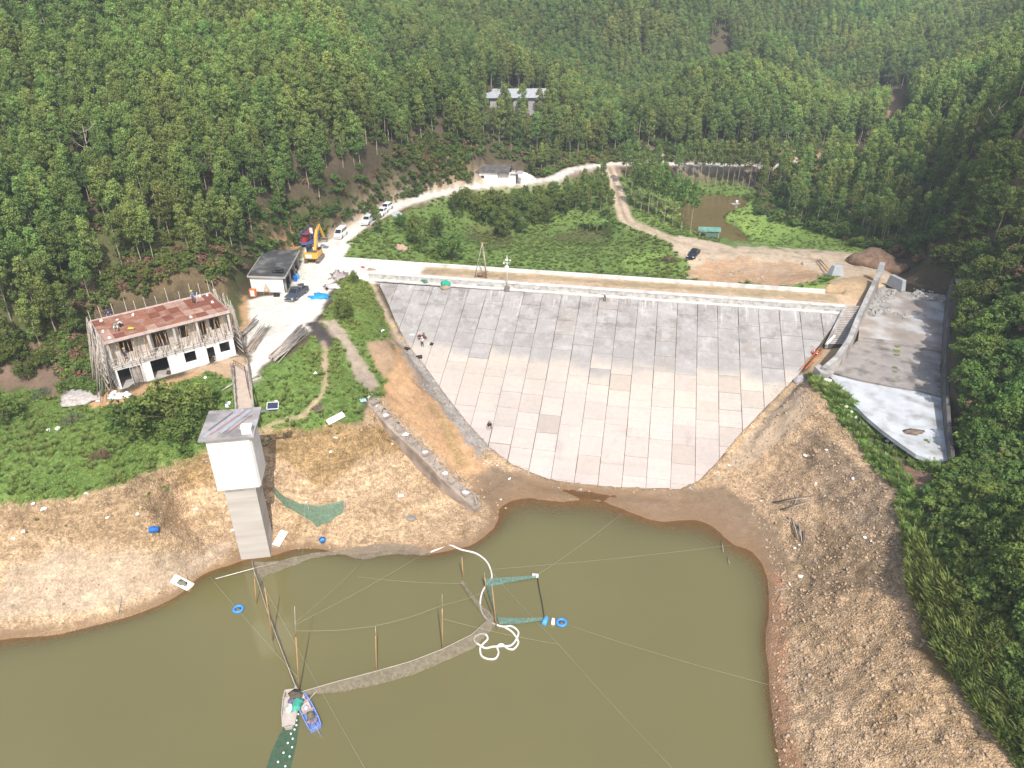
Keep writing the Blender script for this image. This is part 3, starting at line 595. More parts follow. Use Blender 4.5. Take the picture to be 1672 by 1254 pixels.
def dam_mat():
    m = bpy.data.materials.new('slab_concrete'); m.use_nodes = True; nt = m.node_tree; b = nt.nodes['Principled BSDF']
    tc = node(nt, 'ShaderNodeTexCoord'); at = node(nt, 'ShaderNodeAttribute', attribute_name='Col'); sep = node(nt, 'ShaderNodeSeparateColor'); link(nt, at.outputs['Color'], sep.inputs[0])
    sx = node(nt, 'ShaderNodeSeparateXYZ'); link(nt, tc.outputs['Object'], sx.inputs[0])
    def noise(s, d=6, mapping=None, r=.6):
        n = node(nt, 'ShaderNodeTexNoise'); n.inputs['Scale'].default_value = s; n.inputs['Detail'].default_value = d; n.inputs['Roughness'].default_value = r
        if mapping:
            mp = node(nt, 'ShaderNodeMapping'); mp.inputs['Scale'].default_value = mapping; link(nt, tc.outputs['Object'], mp.inputs[0]); link(nt, mp.outputs[0], n.inputs['Vector'])
        else: link(nt, tc.outputs['Object'], n.inputs['Vector'])
        return n.outputs[0]
    def mr(v, a0, a1, b0, b1):
        n = node(nt, 'ShaderNodeMapRange'); link(nt, v, n.inputs[0])
        for i, q in enumerate((a0, a1, b0, b1)): n.inputs[i + 1].default_value = q
        return n.outputs[0]
    def ma(op, x, y):
        n = node(nt, 'ShaderNodeMath', operation=op)
        for i, q in enumerate((x, y)):
            if isinstance(q, (int, float)): n.inputs[i].default_value = q
            else: link(nt, q, n.inputs[i])
        return n.outputs[0]
    def mix(f, a, c):
        n = node(nt, 'ShaderNodeMix', data_type='RGBA'); link(nt, f, n.inputs[0])
        for i, q in ((6, a), (7, c)):
            if isinstance(q, tuple): n.inputs[i].default_value = (*q, 1)
            else: link(nt, q, n.inputs[i])
        return n.outputs[2]
    # old water line about 8 m up: grey weathered concrete above, silt-bleached below, jumping a little from slab to slab
    lvl = ma('ADD', sx.outputs[2], ma('ADD', ma('MULTIPLY', ma('SUBTRACT', sep.outputs[1], .5), 1.0), ma('MULTIPLY', ma('SUBTRACT', noise(.25, 4), .5), 1.6)))
    low = mix(mr(lvl, 3.5, 7.0, 0, 1), (.53, .45, .405), (.535, .46, .385)); c = mix(mr(lvl, 7.1, 7.7, 0, 1), low, (.335, .315, .30))
    c = mix(mr(noise(.09, 4), .45, .7, 0, .55), c, (.37, .345, .33))
    c = mix(mr(sep.outputs[2], .86, .93, 0, .34), c, (.33, .275, .22))
    c = mix(ma('MULTIPLY', mr(noise(.55, 8, None, .7), .48, .64, 0, .85), mr(lvl, 7, 8.5, .12, 1)), c, (.44, .42, .41))
    c = mix(ma('MULTIPLY', mr(noise(.4, 8, (1, 1, 1.2), .7), .5, .64, 0, .75), mr(lvl, 8, 10, .08, 1)), c, (.21, .19, .175))
    c = mix(ma('MULTIPLY', mr(noise(2.6, 5, (1, .08, .08), .7), .56, .66, 0, .75), mr(sx.outputs[2], 10.2, 12.2, 0, 1)), c, (.60, .585, .56))
    c = mix(ma('MULTIPLY', mr(noise(1.2, 6, (1, .1, .1), .6), .62, .7, 0, .5), mr(sx.outputs[2], 7, 11, 0, .8)), c, (.60, .58, .55))
    c = mix(mr(noise(.8, 9, (1, .3, .3), .75), .66, .74, 0, .5), c, (.33, .25, .18))
    c = mix(ma('MULTIPLY', mr(noise(1.0, 6, (.04, 1, 1), .65), .52, .66, 0, .35), mr(lvl, 6.5, 8, 1, .3)), c, (.40, .35, .31))
    c = mix(mr(noise(.28, 9, (1, .6, .6), .72), .58, .68, 0, .4), c, (.27, .25, .235))
    sc = node(nt, 'ShaderNodeVectorMath', operation='SCALE'); link(nt, c, sc.inputs[0]); link(nt, ma('MULTIPLY', mr(sep.outputs[0], 0, 1, .93, 1.06), ma('MULTIPLY', mr(noise(7, 6, None, .8), .3, .7, .9, 1.1), mr(noise(1.6, 7, None, .7), .3, .7, .93, 1.07))), sc.inputs['Scale'])
    link(nt, sc.outputs[0], b.inputs['Base Color']); b.inputs['Roughness'].default_value = .9; b.inputs['Specular IOR Level'].default_value = .15
    bp = node(nt, 'ShaderNodeBump'); bp.inputs['Strength'].default_value = .25; bp.inputs['Distance'].default_value = .06; link(nt, noise(6, 8, None, .7), bp.inputs['Height']); link(nt, bp.outputs[0], b.inputs['Normal'])
    return m
M_SLAB = dam_mat()
M_JOINT = mat('dark_joint_bed', (.07, .06, .055), .95, .3)  # dark colour of the bedding that shows between slabs
M_WALLC = mat('bleached_concrete', (.70, .68, .64), .9, .1, .8, .2, 9, stain=(.26, .25, .24), stain_amt=.45, stain_scale=.7)
M_WALLD = mat('stained_concrete', (.43, .41, .385), .9, .2, .8, .3, 6, stain=(.13, .12, .11), stain_amt=.6, stain_scale=.5)
m = MB(); random.seed(21)
# bedding under the slabs seen in the joints
fp = [(s, -d) for s, d in FACE_SD]
def fz(y): return FZ + y * FS
bed = MB(); bed._add([(x, y, fz(y) - .10) for x, y in fp] + [(x, y, fz(y) - .9) for x, y in fp],
    [tuple(range(len(fp)))] + [(i, i + len(fp), (i + 1) % len(fp) + len(fp), (i + 1) % len(fp)) for i in range(len(fp))])
bed.build('bedding', M_JOINT, dam)
CW = 3.07; ncol = int(DLEN / CW) + 3
for c in range(-1, ncol):
    x0 = c * CW; x1 = x0 + CW; y = -.0; off = random.choice((.35, .75, .5, .9)) if c % 2 else random.choice((.0, .1, -.1))
    y = 0.0; first = True
    while y > -38:
        L = 2.95 * random.uniform(.93, 1.07)
        if first: L = L * (.55 + (off if off > 0 else .45)) ; first = False
        elif random.random() < .08: L *= 1.95
        y1 = y - L; g = random.choice((.03, .04, .04, .07)); gy = random.choice((.008, .015, .03, .055))
        poly = clip_conv(fp, x0 + g, x1 - g * .5, y1 + gy, y - gy)
        if len(poly) >= 3:
            h = random.uniform(-.02, .02); r = (random.random(), random.random(), random.random()); m.col = r
            vs = [(p[0], p[1], fz(p[1]) + h) for p in poly] + [(p[0], p[1], fz(p[1]) - .28) for p in poly]; n = len(poly)
            ar = sum(poly[i][0] * poly[(i + 1) % n][1] - poly[(i + 1) % n][0] * poly[i][1] for i in range(n))
            fs = [tuple(range(n))] + [(i, i + n, (i + 1) % n + n, (i + 1) % n) for i in range(n)]
            if ar < 0: fs = [tuple(reversed(f)) for f in fs]
            m._add(vs, fs)
        y = y1
m.build('slab_facing', M_SLAB, dam)
# upstream parapet: vertical streaked face, flat pale cap laid in lengths
w = MB(); w.extr([(0.0, 12.3), (0.0, 13.45), (.72, 13.45), (.72, 12.3)], -2.2, DLEN + .2); w.build('parapet_wall', mat('streaked_parapet', (.52, .50, .47), .9, .2, 1.2, .2, 6, stain=(.25, .24, .235), stain_amt=.8, stain_scale=1.3), dam)
w = MB(); x = -2.3; random.seed(5)
while x < DLEN + .3:
    L = random.uniform(5, 9); x1 = min(x + L, DLEN + .3); j = random.uniform(-.02, .03); w.extr([(-.07 + j, 13.452), (-.07 + j, 13.60), (.80 + j, 13.60), (.80 + j, 13.452)], x, x1 - .03); x = x1
w.build('parapet_cap', M_WALLC, dam)
w = MB(); x = -11.5
while x < DLEN - 1.6:
    L = random.uniform(7, 12); x1 = min(x + L, DLEN - 1.5); j = random.uniform(-.03, .03); w.extr([(6.0 + j, 12.6), (6.0 + j, 13.62), (6.5 + j, 13.62), (6.5 + j, 12.6)], x, x1 - .04); x = x1
w.build('rear_wall', M_WALLC, dam)
w = MB(); w.extr([(0, 12.40), (0, 12.62), (-.28, 12.5), (-.28, 12.28)], -2, DLEN); w.build('top_beam', M_WALLC, dam)
# kerb laid along the left abutment and the two slab lengths that ride on the rear wall
# gravel and dirt on the crest is the ground sheet
stairs = empty('staircase', (DO.x, DO.y, 0), math.atan2(DU.y, DU.x), 'flight of concrete steps running down the right end of the dam', 'stairs')
tl, tr, bl, br = [sd_local(*q) for q in ((1383, 503), (1405, 503), (1352, 566), (1375, 566))]
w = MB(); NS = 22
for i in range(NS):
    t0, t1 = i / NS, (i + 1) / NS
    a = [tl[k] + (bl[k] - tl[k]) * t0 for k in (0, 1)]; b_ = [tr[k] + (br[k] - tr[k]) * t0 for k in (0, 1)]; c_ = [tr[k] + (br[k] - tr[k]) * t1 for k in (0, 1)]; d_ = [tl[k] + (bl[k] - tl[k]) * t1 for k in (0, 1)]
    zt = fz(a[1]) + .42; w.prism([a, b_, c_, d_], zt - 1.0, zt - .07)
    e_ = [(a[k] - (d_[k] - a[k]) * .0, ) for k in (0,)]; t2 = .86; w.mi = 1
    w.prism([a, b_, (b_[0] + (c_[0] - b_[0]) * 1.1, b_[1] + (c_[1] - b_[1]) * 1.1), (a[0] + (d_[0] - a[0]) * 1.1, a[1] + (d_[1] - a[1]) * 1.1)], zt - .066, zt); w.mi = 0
w.build('step_flight', [mat('shade_dark_riser', (.10, .085, .075), .9, .2), mat('step_concrete', (.47, .42, .38), .9, .15, 1, .3, stain=(.3, .26, .23))], stairs)  # risers: dirty concrete, coloured darker still to draw the shadows under the treads
w = MB()
for (p, q, wd) in ((tl, bl, .45), (tr, br, .3)):
    dx = wd if p is tl else -wd
    a = (p[0] - dx, p[1]); b_ = (q[0] - dx, q[1])
    quad = [a, (p[0], p[1]), (q[0], q[1]), b_]
    zs0 = [fz(v[1]) - .3 for v in quad]; zs1 = [fz(v[1]) + .62 for v in quad]
    w.prism(quad, 0, 0, (zs0, zs1)) if dx > 0 else w.prism(quad[::-1], 0, 0, (zs0[::-1], zs1[::-1]))
w.build('stringer', M_WALLD, stairs)

# ------------------------------------------------------------------ spillway: bed slabs, side walls
spill = empty('spillway', (50, 85, 10.5), 0, 'broad grey concrete spillway beside the right end of the dam, white apron in front', 'spillway')
def loc(ps, o=(50, 85, 10.5)): return [(p[0] - o[0], p[1] - o[1]) for p in ps]
def bedpoly(name, px, z, m_, par=spill, th=.5):
    ps = [P(a, b, z) for a, b in px]; w = MB(); w.prism(loc(ps), z - 10.5 - th, z - 10.5); return w.build(name, m_, par)
M_APRON = mat('white_apron_concrete', (.52, .54, .56), .85, .14, .5, .2, 5, stain=(.24, .22, .19), stain_amt=.75, stain_scale=.33)
M_BED = mat('weathered_bed_concrete', (.34, .305, .28), .9, .2, .35, .35, 4, stain=(.11, .10, .09), stain_amt=.8, stain_scale=.4)
M_BED2 = mat('dusty_bed_concrete', (.36, .31, .27), .9, .22, .3, .35, 4, stain=(.52, .53, .54), stain_amt=.8, stain_scale=.3)
bedpoly('apron', [(1351, 609), (1400, 622), (1456, 633), (1500, 640), (1537, 650), (1546, 690), (1554, 752), (1540, 753), (1520, 750), (1496, 742), (1470, 724), (1440, 702), (1412, 678), (1385, 650)], 10.62, M_APRON)
bedpoly('lower_bed', [(1349, 605), (1368, 588), (1400, 556), (1470, 562), (1540, 573), (1540, 612), (1537, 647), (1500, 637), (1456, 630), (1400, 619)], 10.60, M_BED)
bedpoly('upper_bed', [(1402, 551), (1404, 520), (1420, 490), (1438, 468), (1490, 478), (1546, 480), (1545, 520), (1541, 569), (1470, 558)], 10.82, M_BED2)
bedpoly('weir_sill', [(1401, 555), (1402, 550), (1470, 557), (1541, 568), (1541, 573), (1470, 561.5)], 10.95, M_BED)
def wallpath(name, pts, wd, base, m_, par, side=0):
    """wall along px points (px,py,ztop); base height"""
    w = MB(); ps = [P(*p) for p in pts]
    for a, b in zip(ps[:-1], ps[1:]):
        t = Vector((b.x - a.x, b.y - a.y, 0)).normalized(); n = Vector((-t.y, t.x, 0)) * wd / 2; e = t * (wd * .28)
        q = [a - n - e, b - n + e * .02, b + n + e * .02, a + n - e]
        w.prism(loc(q), 0, 0, ([base - 10.5] * 4, [a.z - 10.5, b.z - 10.5, b.z - 10.5, a.z - 10.5]))
    return w.build(name, m_, par)
wallpath('side_wall', [(1347, 600, 11.4), (1368, 581, 12.3), (1388, 552, 13.1), (1402, 517, 13.6), (1418, 482, 13.8), (1436, 445, 14.1)], .7, 10.0, M_WALLD, spill)
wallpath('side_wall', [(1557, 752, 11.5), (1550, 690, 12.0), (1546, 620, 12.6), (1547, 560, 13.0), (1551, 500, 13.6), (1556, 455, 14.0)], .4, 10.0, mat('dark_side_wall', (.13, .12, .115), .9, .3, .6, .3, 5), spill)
bedpoly('toe_beam', [(1349, 604), (1362, 606.5), (1352, 612), (1340, 608), (1330, 598), (1338, 594)], 11.0, M_WALLD, th=1)
# ------------------------------------------------------------------ plants
def leaf_mat(name, base, tip, trans=.35, hue=.04):
    m = bpy.data.materials.new(name); m.use_nodes = True; nt = m.node_tree; out = nt.nodes['Material Output']; nt.nodes.remove(nt.nodes['Principled BSDF'])
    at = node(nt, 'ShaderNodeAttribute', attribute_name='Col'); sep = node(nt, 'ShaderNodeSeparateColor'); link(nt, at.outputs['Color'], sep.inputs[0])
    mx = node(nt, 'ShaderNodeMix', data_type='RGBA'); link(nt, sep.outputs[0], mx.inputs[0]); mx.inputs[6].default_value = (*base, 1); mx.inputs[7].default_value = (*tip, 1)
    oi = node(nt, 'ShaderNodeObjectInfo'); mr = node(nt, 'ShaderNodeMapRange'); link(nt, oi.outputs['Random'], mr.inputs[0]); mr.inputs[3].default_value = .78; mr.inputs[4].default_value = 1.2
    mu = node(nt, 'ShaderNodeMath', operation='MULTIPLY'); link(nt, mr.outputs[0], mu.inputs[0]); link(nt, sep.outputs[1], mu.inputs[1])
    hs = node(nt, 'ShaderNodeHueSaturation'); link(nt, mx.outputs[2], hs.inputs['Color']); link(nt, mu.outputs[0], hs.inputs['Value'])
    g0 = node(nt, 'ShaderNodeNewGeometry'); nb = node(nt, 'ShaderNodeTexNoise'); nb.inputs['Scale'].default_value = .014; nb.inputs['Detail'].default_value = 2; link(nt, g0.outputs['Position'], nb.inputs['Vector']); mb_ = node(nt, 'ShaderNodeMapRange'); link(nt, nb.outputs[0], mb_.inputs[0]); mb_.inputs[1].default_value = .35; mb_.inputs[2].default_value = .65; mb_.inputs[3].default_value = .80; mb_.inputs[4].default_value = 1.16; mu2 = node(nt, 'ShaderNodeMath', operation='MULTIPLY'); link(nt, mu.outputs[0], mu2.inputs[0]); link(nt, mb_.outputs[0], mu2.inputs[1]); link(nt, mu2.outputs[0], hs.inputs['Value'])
    h2 = node(nt, 'ShaderNodeMath', operation='MULTIPLY'); link(nt, oi.outputs['Random'], h2.inputs[0]); h2.inputs[1].default_value = 7.31; h3 = node(nt, 'ShaderNodeMath', operation='FRACT'); link(nt, h2.outputs[0], h3.inputs[0])
    mh = node(nt, 'ShaderNodeMapRange'); link(nt, h3.outputs[0], mh.inputs[0]); mh.inputs[3].default_value = .5 - hue / 2; mh.inputs[4].default_value = .5 + hue / 2
    ge = node(nt, 'ShaderNodeNewGeometry'); nw = node(nt, 'ShaderNodeTexNoise'); nw.inputs['Scale'].default_value = .045; nw.inputs['Detail'].default_value = 3; link(nt, ge.outputs['Position'], nw.inputs['Vector'])
    nm_ = node(nt, 'ShaderNodeMapRange'); link(nt, nw.outputs[0], nm_.inputs[0]); nm_.inputs[1].default_value = .3; nm_.inputs[2].default_value = .7; nm_.inputs[3].default_value = -.028; nm_.inputs[4].default_value = .028
    ha = node(nt, 'ShaderNodeMath', operation='ADD'); link(nt, mh.outputs[0], ha.inputs[0]); link(nt, nm_.outputs[0], ha.inputs[1]); link(nt, ha.outputs[0], hs.inputs['Hue'])
    d = node(nt, 'ShaderNodeBsdfDiffuse'); t = node(nt, 'ShaderNodeBsdfTranslucent'); link(nt, hs.outputs[0], d.inputs[0])
    tc_ = node(nt, 'ShaderNodeVectorMath', operation='MULTIPLY'); link(nt, hs.outputs[0], tc_.inputs[0]); tc_.inputs[1].default_value = (1.15, 1.25, .6); link(nt, tc_.outputs[0], t.inputs[0])
    ms = node(nt, 'ShaderNodeMixShader'); ms.inputs[0].default_value = trans; link(nt, d.outputs[0], ms.inputs[1]); link(nt, t.outputs[0], ms.inputs[2])
    link(nt, ms.outputs[0], out.inputs[0]); return m
M_EUC = leaf_mat('eucalyptus_leaf', (.135, .205, .066), (.320, .405, .130), .42)
M_BRD = leaf_mat('broad_leaf', (.095, .155, .045), (.25, .325, .092), .42)
M_WEED = leaf_mat('weed_leaf', (.19, .29, .075), (.36, .47, .15), .45)
M_GRS = leaf_mat('grass_blade', (.21, .28, .085), (.40, .45, .18), .5)
M_DRY = leaf_mat('dry_twig_leaf', (.16, .11, .07), (.30, .21, .12), .1)
M_SAGE = leaf_mat('grey_green_leaf', (.12, .17, .09), (.22, .28, .15), .3)
M_BARK = mat('pale_bark', (.38, .32, .25), .9, .25, 1.5, .3, 8, stain=(.2, .15, .11), stain_scale=1.2)
M_BARKD = mat('brown_bark', (.17, .13, .095), .9, .25, 2, .3, 8)
def leaves(cent, rad, per, ln, wd, rs, tone, up=.35, flat=1.0, droop=0.0, shell=.55):
    """leaf diamonds scattered in round clumps; returns verts (4N,3) and colours (4N,3)"""
    n = len(cent) * per; c = np.repeat(np.array(cent), per, 0); r = np.repeat(np.array(rad), per)
    u = rs.normal(size=(n, 3)); u /= np.linalg.norm(u, axis=1)[:, None]; k = (shell + (1 - shell) * rs.random(n)) * r
    pos = c + u * k[:, None] * np.array([1, 1, flat])
    nr = u * .8 + rs.normal(size=(n, 3)) * .55 + np.array([0, 0, up]); nr /= np.linalg.norm(nr, axis=1)[:, None]
    t = np.cross(nr, rs.normal(size=(n, 3))); t /= np.linalg.norm(t, axis=1)[:, None]; t[:, 2] -= droop; t /= np.linalg.norm(t, axis=1)[:, None]
    b = np.cross(nr, t); b /= np.maximum(np.linalg.norm(b, axis=1)[:, None], 1e-6); L = ln * rs.uniform(.6, 1.25, n)[:, None]; Wd = wd * rs.uniform(.7, 1.2, n)[:, None]
    v = np.stack([pos - t * L * .5, pos + b * Wd * .5 - t * L * .05, pos + t * L * .5, pos - b * Wd * .5 - t * L * .05], 1).reshape(-1, 3)
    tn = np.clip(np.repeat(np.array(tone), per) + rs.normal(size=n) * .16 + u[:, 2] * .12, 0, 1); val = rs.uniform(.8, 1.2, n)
    col = np.repeat(np.c_[tn, val, rs.random(n)], 4, 0); return v, col
def leafmesh(name, parts, m_):
    v = np.concatenate([p[0] for p in parts]); c = np.concatenate([p[1] for p in parts]); n = len(v) // 4
    me = bpy.data.meshes.new(name); me.vertices.add(len(v)); me.vertices.foreach_set('co', v.astype(np.float32).ravel()); me.loops.add(4 * n); me.loops.foreach_set('vertex_index', np.arange(4 * n, dtype=np.int32))
    me.polygons.add(n); me.polygons.foreach_set('loop_start', np.arange(0, 4 * n, 4, dtype=np.int32)); me.polygons.foreach_set('loop_total', np.full(n, 4, np.int32)); me.update(calc_edges=True)
    a = me.attributes.new('Col', 'FLOAT_COLOR', 'POINT'); a.data.foreach_set('color', np.c_[c, np.ones(len(c))].astype(np.float32).ravel()); me.materials.append(m_); return me
def euca(seed, H0=12.0, cb=.42, Rm=1.75, nc=60, per=36, ln=.46, wd=.22, lean=.3):
    rs = np.random.RandomState(seed); t = rs.random(nc) ** .8; t[0] = 1; hh = H0 * (cb + (1 - cb) * t)
    prof = np.sin(np.pi * np.clip(t * .80 + .16, 0, 1)) ** .75; a = rs.random(nc) * 6.283; rr = Rm * prof * np.sqrt(rs.uniform(.12, 1, nc)) * .82
    lx, ly = rs.normal() * lean, rs.normal() * lean
    c = np.c_[np.cos(a) * rr + lx * hh / H0, np.sin(a) * rr + ly * hh / H0, hh - rr * .35]
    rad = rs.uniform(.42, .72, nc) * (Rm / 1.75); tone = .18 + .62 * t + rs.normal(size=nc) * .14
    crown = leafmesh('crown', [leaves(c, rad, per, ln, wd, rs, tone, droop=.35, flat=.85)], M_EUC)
    w = MB(); pts = [(lx * k / 8 + rs.normal() * .04, ly * k / 8 + rs.normal() * .04, H0 * .97 * k / 8 - (.5 if k == 0 else 0)) for k in range(9)]
    w.path(pts, .1, 6, [.115 - .0105 * k for k in range(9)])
    for i in range(0, nc, 4):
        q = Vector(c[i]); b0 = max(q.z - 1.3, H0 * .35); k = b0 / (H0 * .97); w.path([(lx * k, ly * k, b0), tuple((Vector((lx * k, ly * k, b0)) + q) / 2 + Vector((0, 0, .1))), tuple(q)], .02, 4, [.035, .025, .012])
    return crown, w.mesh('trunk', M_BARK)
def broad(seed, H0=5.0, Rm=2.4, nc=42, per=44, ln=.3, wd=.2, low=.25, mt=None, stems=3, tr=.09):
    rs = np.random.RandomState(seed); c, rad, tone = [], [], []
    for i in range(nc):
        u = rs.normal(size=3); u /= np.linalg.norm(u); u[2] = abs(u[2]) * 1.0 - .28; k = rs.uniform(.45, 1) ** .5 * rs.uniform(.82, 1.08)
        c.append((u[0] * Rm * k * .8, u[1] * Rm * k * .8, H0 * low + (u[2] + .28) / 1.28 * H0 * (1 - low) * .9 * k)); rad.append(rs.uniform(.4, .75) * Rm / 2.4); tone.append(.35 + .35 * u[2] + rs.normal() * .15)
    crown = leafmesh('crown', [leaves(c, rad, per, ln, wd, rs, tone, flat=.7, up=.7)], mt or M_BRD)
    w = MB()
    for i in range(stems):
        e = Vector(c[rs.randint(nc)]); b0 = Vector((rs.normal() * .12, rs.normal() * .12, -.4)); m1 = b0.lerp(e, .45) + Vector((0, 0, .3)); w.path([b0, m1, e], .05, 5, [tr, tr * .75, tr * .3])
        for j in range(4):
            e2 = Vector(c[rs.randint(nc)]); w.path([m1, m1.lerp(e2, .5) + Vector((0, 0, .15)), e2], .03, 4, [tr * .5, tr * .35, tr * .15])
    return crown, w.mesh('trunk', M_BARKD)
def tuft(seed, r=.5, h=.26, n=84, ln=.17, wd=.13, mt=None):
    rs = np.random.RandomState(seed); k = 7; a = rs.random(k) * 6.283; rr = r * np.sqrt(rs.random(k)); c = np.c_[np.cos(a) * rr, np.sin(a) * rr, rs.uniform(.1, h, k)]
    return leafmesh('tuft', [leaves(c, np.full(k, r * .5), n // k, ln, wd, rs, .5 + rs.normal(size=k) * .22, up=1.0, flat=.6, shell=.2)], mt or M_WEED)
def grass(seed, r=.5, h=.8, n=70, mt=None, wd=.05):
    rs = np.random.RandomState(seed); a = rs.random(n) * 6.283; rr = r * rs.random(n) ** .7; b0 = np.c_[np.cos(a) * rr * .6, np.sin(a) * rr * .6, np.full(n, -.05)]
    L = h * rs.uniform(.5, 1.15, n); o = np.c_[np.cos(a), np.sin(a), np.zeros(n)] * (rs.uniform(.2, .7, n) * h)[:, None]; tip = b0 + o + np.c_[np.zeros(n), np.zeros(n), L]; mid = b0 + o * .35 + np.c_[np.zeros(n), np.zeros(n), L * .65]
    s = np.c_[-np.sin(a), np.cos(a), np.zeros(n)] * wd; v = np.stack([b0, mid + s, tip, mid - s], 1).reshape(-1, 3)
    col = np.repeat(np.c_[np.clip(rs.normal(.5, .25, n), 0, 1), rs.uniform(.75, 1.2, n), rs.random(n)], 4, 0); return leafmesh('grass', [(v, col)], mt or M_GRS)
# one object scattering copies of a few small meshes (only for what nobody could count)
def scatter(name, meshes, pts, rz, sc, idx, tilt=None):
    pts = np.array(pts, np.float32); n = len(pts); me = bpy.data.meshes.new(name); me.vertices.add(n); me.vertices.foreach_set('co', pts.ravel())
    rot = np.zeros((n, 3), np.float32); rot[:, 2] = rz
    if tilt is not None: rot[:, :2] = tilt
    for nm, ty, fld, arr in (('rot', 'FLOAT_VECTOR', 'vector', rot), ('scl', 'FLOAT', 'value', np.array(sc, np.float32)), ('pick', 'INT', 'value', np.array(idx, np.int32))):
        a = me.attributes.new(nm, ty, 'POINT'); a.data.foreach_set(fld, arr.ravel())
    o = bpy.data.objects.new(name, me); COL.objects.link(o)
    ng = bpy.data.node_groups.new(name, 'GeometryNodeTree'); ng.interface.new_socket('Geometry', in_out='INPUT', socket_type='NodeSocketGeometry'); ng.interface.new_socket('Geometry', in_out='OUTPUT', socket_type='NodeSocketGeometry')
    gi, go = ng.nodes.new('NodeGroupInput'), ng.nodes.new('NodeGroupOutput'); jn = ng.nodes.new('GeometryNodeJoinGeometry')
    def nattr(nm, dt):
        q = ng.nodes.new('GeometryNodeInputNamedAttribute'); q.data_type = dt; q.inputs[0].default_value = nm; return q.outputs[0]
    ra, sa, pa = nattr('rot', 'FLOAT_VECTOR'), nattr('scl', 'FLOAT'), nattr('pick', 'INT')
    for k, ms in enumerate(meshes):
        src = bpy.data.objects.new(name + '_source', ms)
        oi = ng.nodes.new('GeometryNodeObjectInfo'); oi.inputs[0].default_value = src; oi.inputs['As Instance'].default_value = True
        cmp_ = ng.nodes.new('FunctionNodeCompare'); cmp_.data_type = 'INT'; cmp_.operation = 'EQUAL'; ng.links.new(pa, cmp_.inputs[2]); cmp_.inputs[3].default_value = k
        ip = ng.nodes.new('GeometryNodeInstanceOnPoints'); ng.links.new(gi.outputs[0], ip.inputs['Points']); ng.links.new(cmp_.outputs[0], ip.inputs['Selection']); ng.links.new(oi.outputs['Geometry'], ip.inputs['Instance'])
        ng.links.new(ra, ip.inputs['Rotation']); ng.links.new(sa, ip.inputs['Scale']); ng.links.new(ip.outputs[0], jn.inputs[0])
    ng.links.new(jn.outputs[0], go.inputs[0]); md = o.modifiers.new('scatter', 'NODES'); md.node_group = ng
    tag(o, kind='stuff'); return o
def joinmesh(name, a, b):
    v = [tuple(x.co) for x in a.vertices]; n = len(v); v += [tuple(x.co) for x in b.vertices]; me = bpy.data.meshes.new(name)
    f = [tuple(p.vertices) for p in a.polygons] + [tuple(n + i for i in p.vertices) for p in b.polygons]; me.from_pydata(v, [], f); me.materials.append(a.materials[0]); me.materials.append(b.materials[0])
    me.polygons.foreach_set('material_index', [0] * len(a.polygons) + [1] * len(b.polygons)); ca = np.empty(n * 4, np.float32); a.attributes['Col'].data.foreach_get('color', ca)
    at = me.attributes.new('Col', 'FLOAT_COLOR', 'POINT'); at.data.foreach_set('color', np.r_[ca, np.ones((len(v) - n) * 4, np.float32)]); return me
EUC = [euca(100 + i, H0=random.uniform(9.6, 11.8), Rm=random.uniform(1.6, 2.05), cb=random.choice((.30, .36, .42, .26))) for i in range(7)]
EUCT = [euca(200 + i, H0=12.5, Rm=1.8, cb=.50, nc=44) for i in range(3)]
EJ = [joinmesh('euc_joined', *e) for e in EUC + EUCT]
BRD = [broad(300 + i) for i in range(5)]
SHR = [broad(330 + i, H0=1.7, Rm=1.2, nc=16, per=40, ln=.28, wd=.17, low=.1, stems=2, tr=.03)[0] for i in range(4)]
SHRB = [broad(340 + i, H0=1.5, Rm=1.1, nc=12, per=30, ln=.25, wd=.12, low=.1, stems=2, tr=.03, mt=M_DRY)[0] for i in range(2)]
TUF = [tuft(360 + i) for i in range(5)]
GRS = [grass(370 + i) for i in range(4)]
GRY = [grass(380 + i, mt=M_SAGE) for i in range(2)]
GRL = [grass(390 + i, r=.6, h=.34, n=110, wd=.045) for i in range(4)]

# ---- where trees grow
FOREST = [(-500, 650), (-60, 620), (60, 590), (118, 555), (140, 500), (205, 462), (330, 436), (392, 425), (410, 400), (445, 365), (505, 345), (545, 328), (600, 302), (650, 262), (700, 232), (765, 246), (800, 256), (900, 260), (1000, 256),
          (1240, 250), (1300, 243), (1420, 235), (1440, 200), (1480, 190), (1500, 235), (1700, 120), (1900, -900), (-500, -900)]
RIGHT = [(1240, 278), (1236, 330), (1262, 352), (1330, 382), (1420, 408), (1490, 425), (1560, 440), (1700, 400), (1900, 300), (1900, -200), (1700, 100), (1500, 225), (1440, 240), (1380, 262)]
CLEAR = [[(790, 158), (900, 158), (895, 206), (798, 206)], [(1418, 150), (1475, 152), (1480, 205), (1425, 200)], [(572, 0), (610, 0), (612, 40), (575, 40)],
         [(765, 250), (840, 250), (840, 300), (765, 300)], [(130, 270), (165, 270), (165, 310), (130, 310)]]
rs = np.random.RandomState(5)
SPC = 2.55
ax_, ay_ = np.meshgrid(np.arange(-230, 300, SPC), np.arange(60, 440, SPC * .95)); th = .35
tx = (ax_ + rs.normal(size=ax_.shape) * .55).ravel(); ty = (ay_ + (np.arange(ax_.shape[1]) % 2)[None] * SPC * .45 + rs.normal(size=ax_.shape) * .55).ravel()
tz = height(tx, ty, False); ppx, ppy = proj(tx, ty, tz)
keep = inpoly(ppx, ppy, FOREST) & (ppx > -260) & (ppx < 1930) & (ppy > -260)
for c in CLEAR: keep &= ~inpoly(ppx, ppy, c)
keep &= ~(inpoly(ppx, ppy, [(800, 205), (892, 205), (892, 225), (800, 225)]) & (rs.random(len(tx)) < .35))
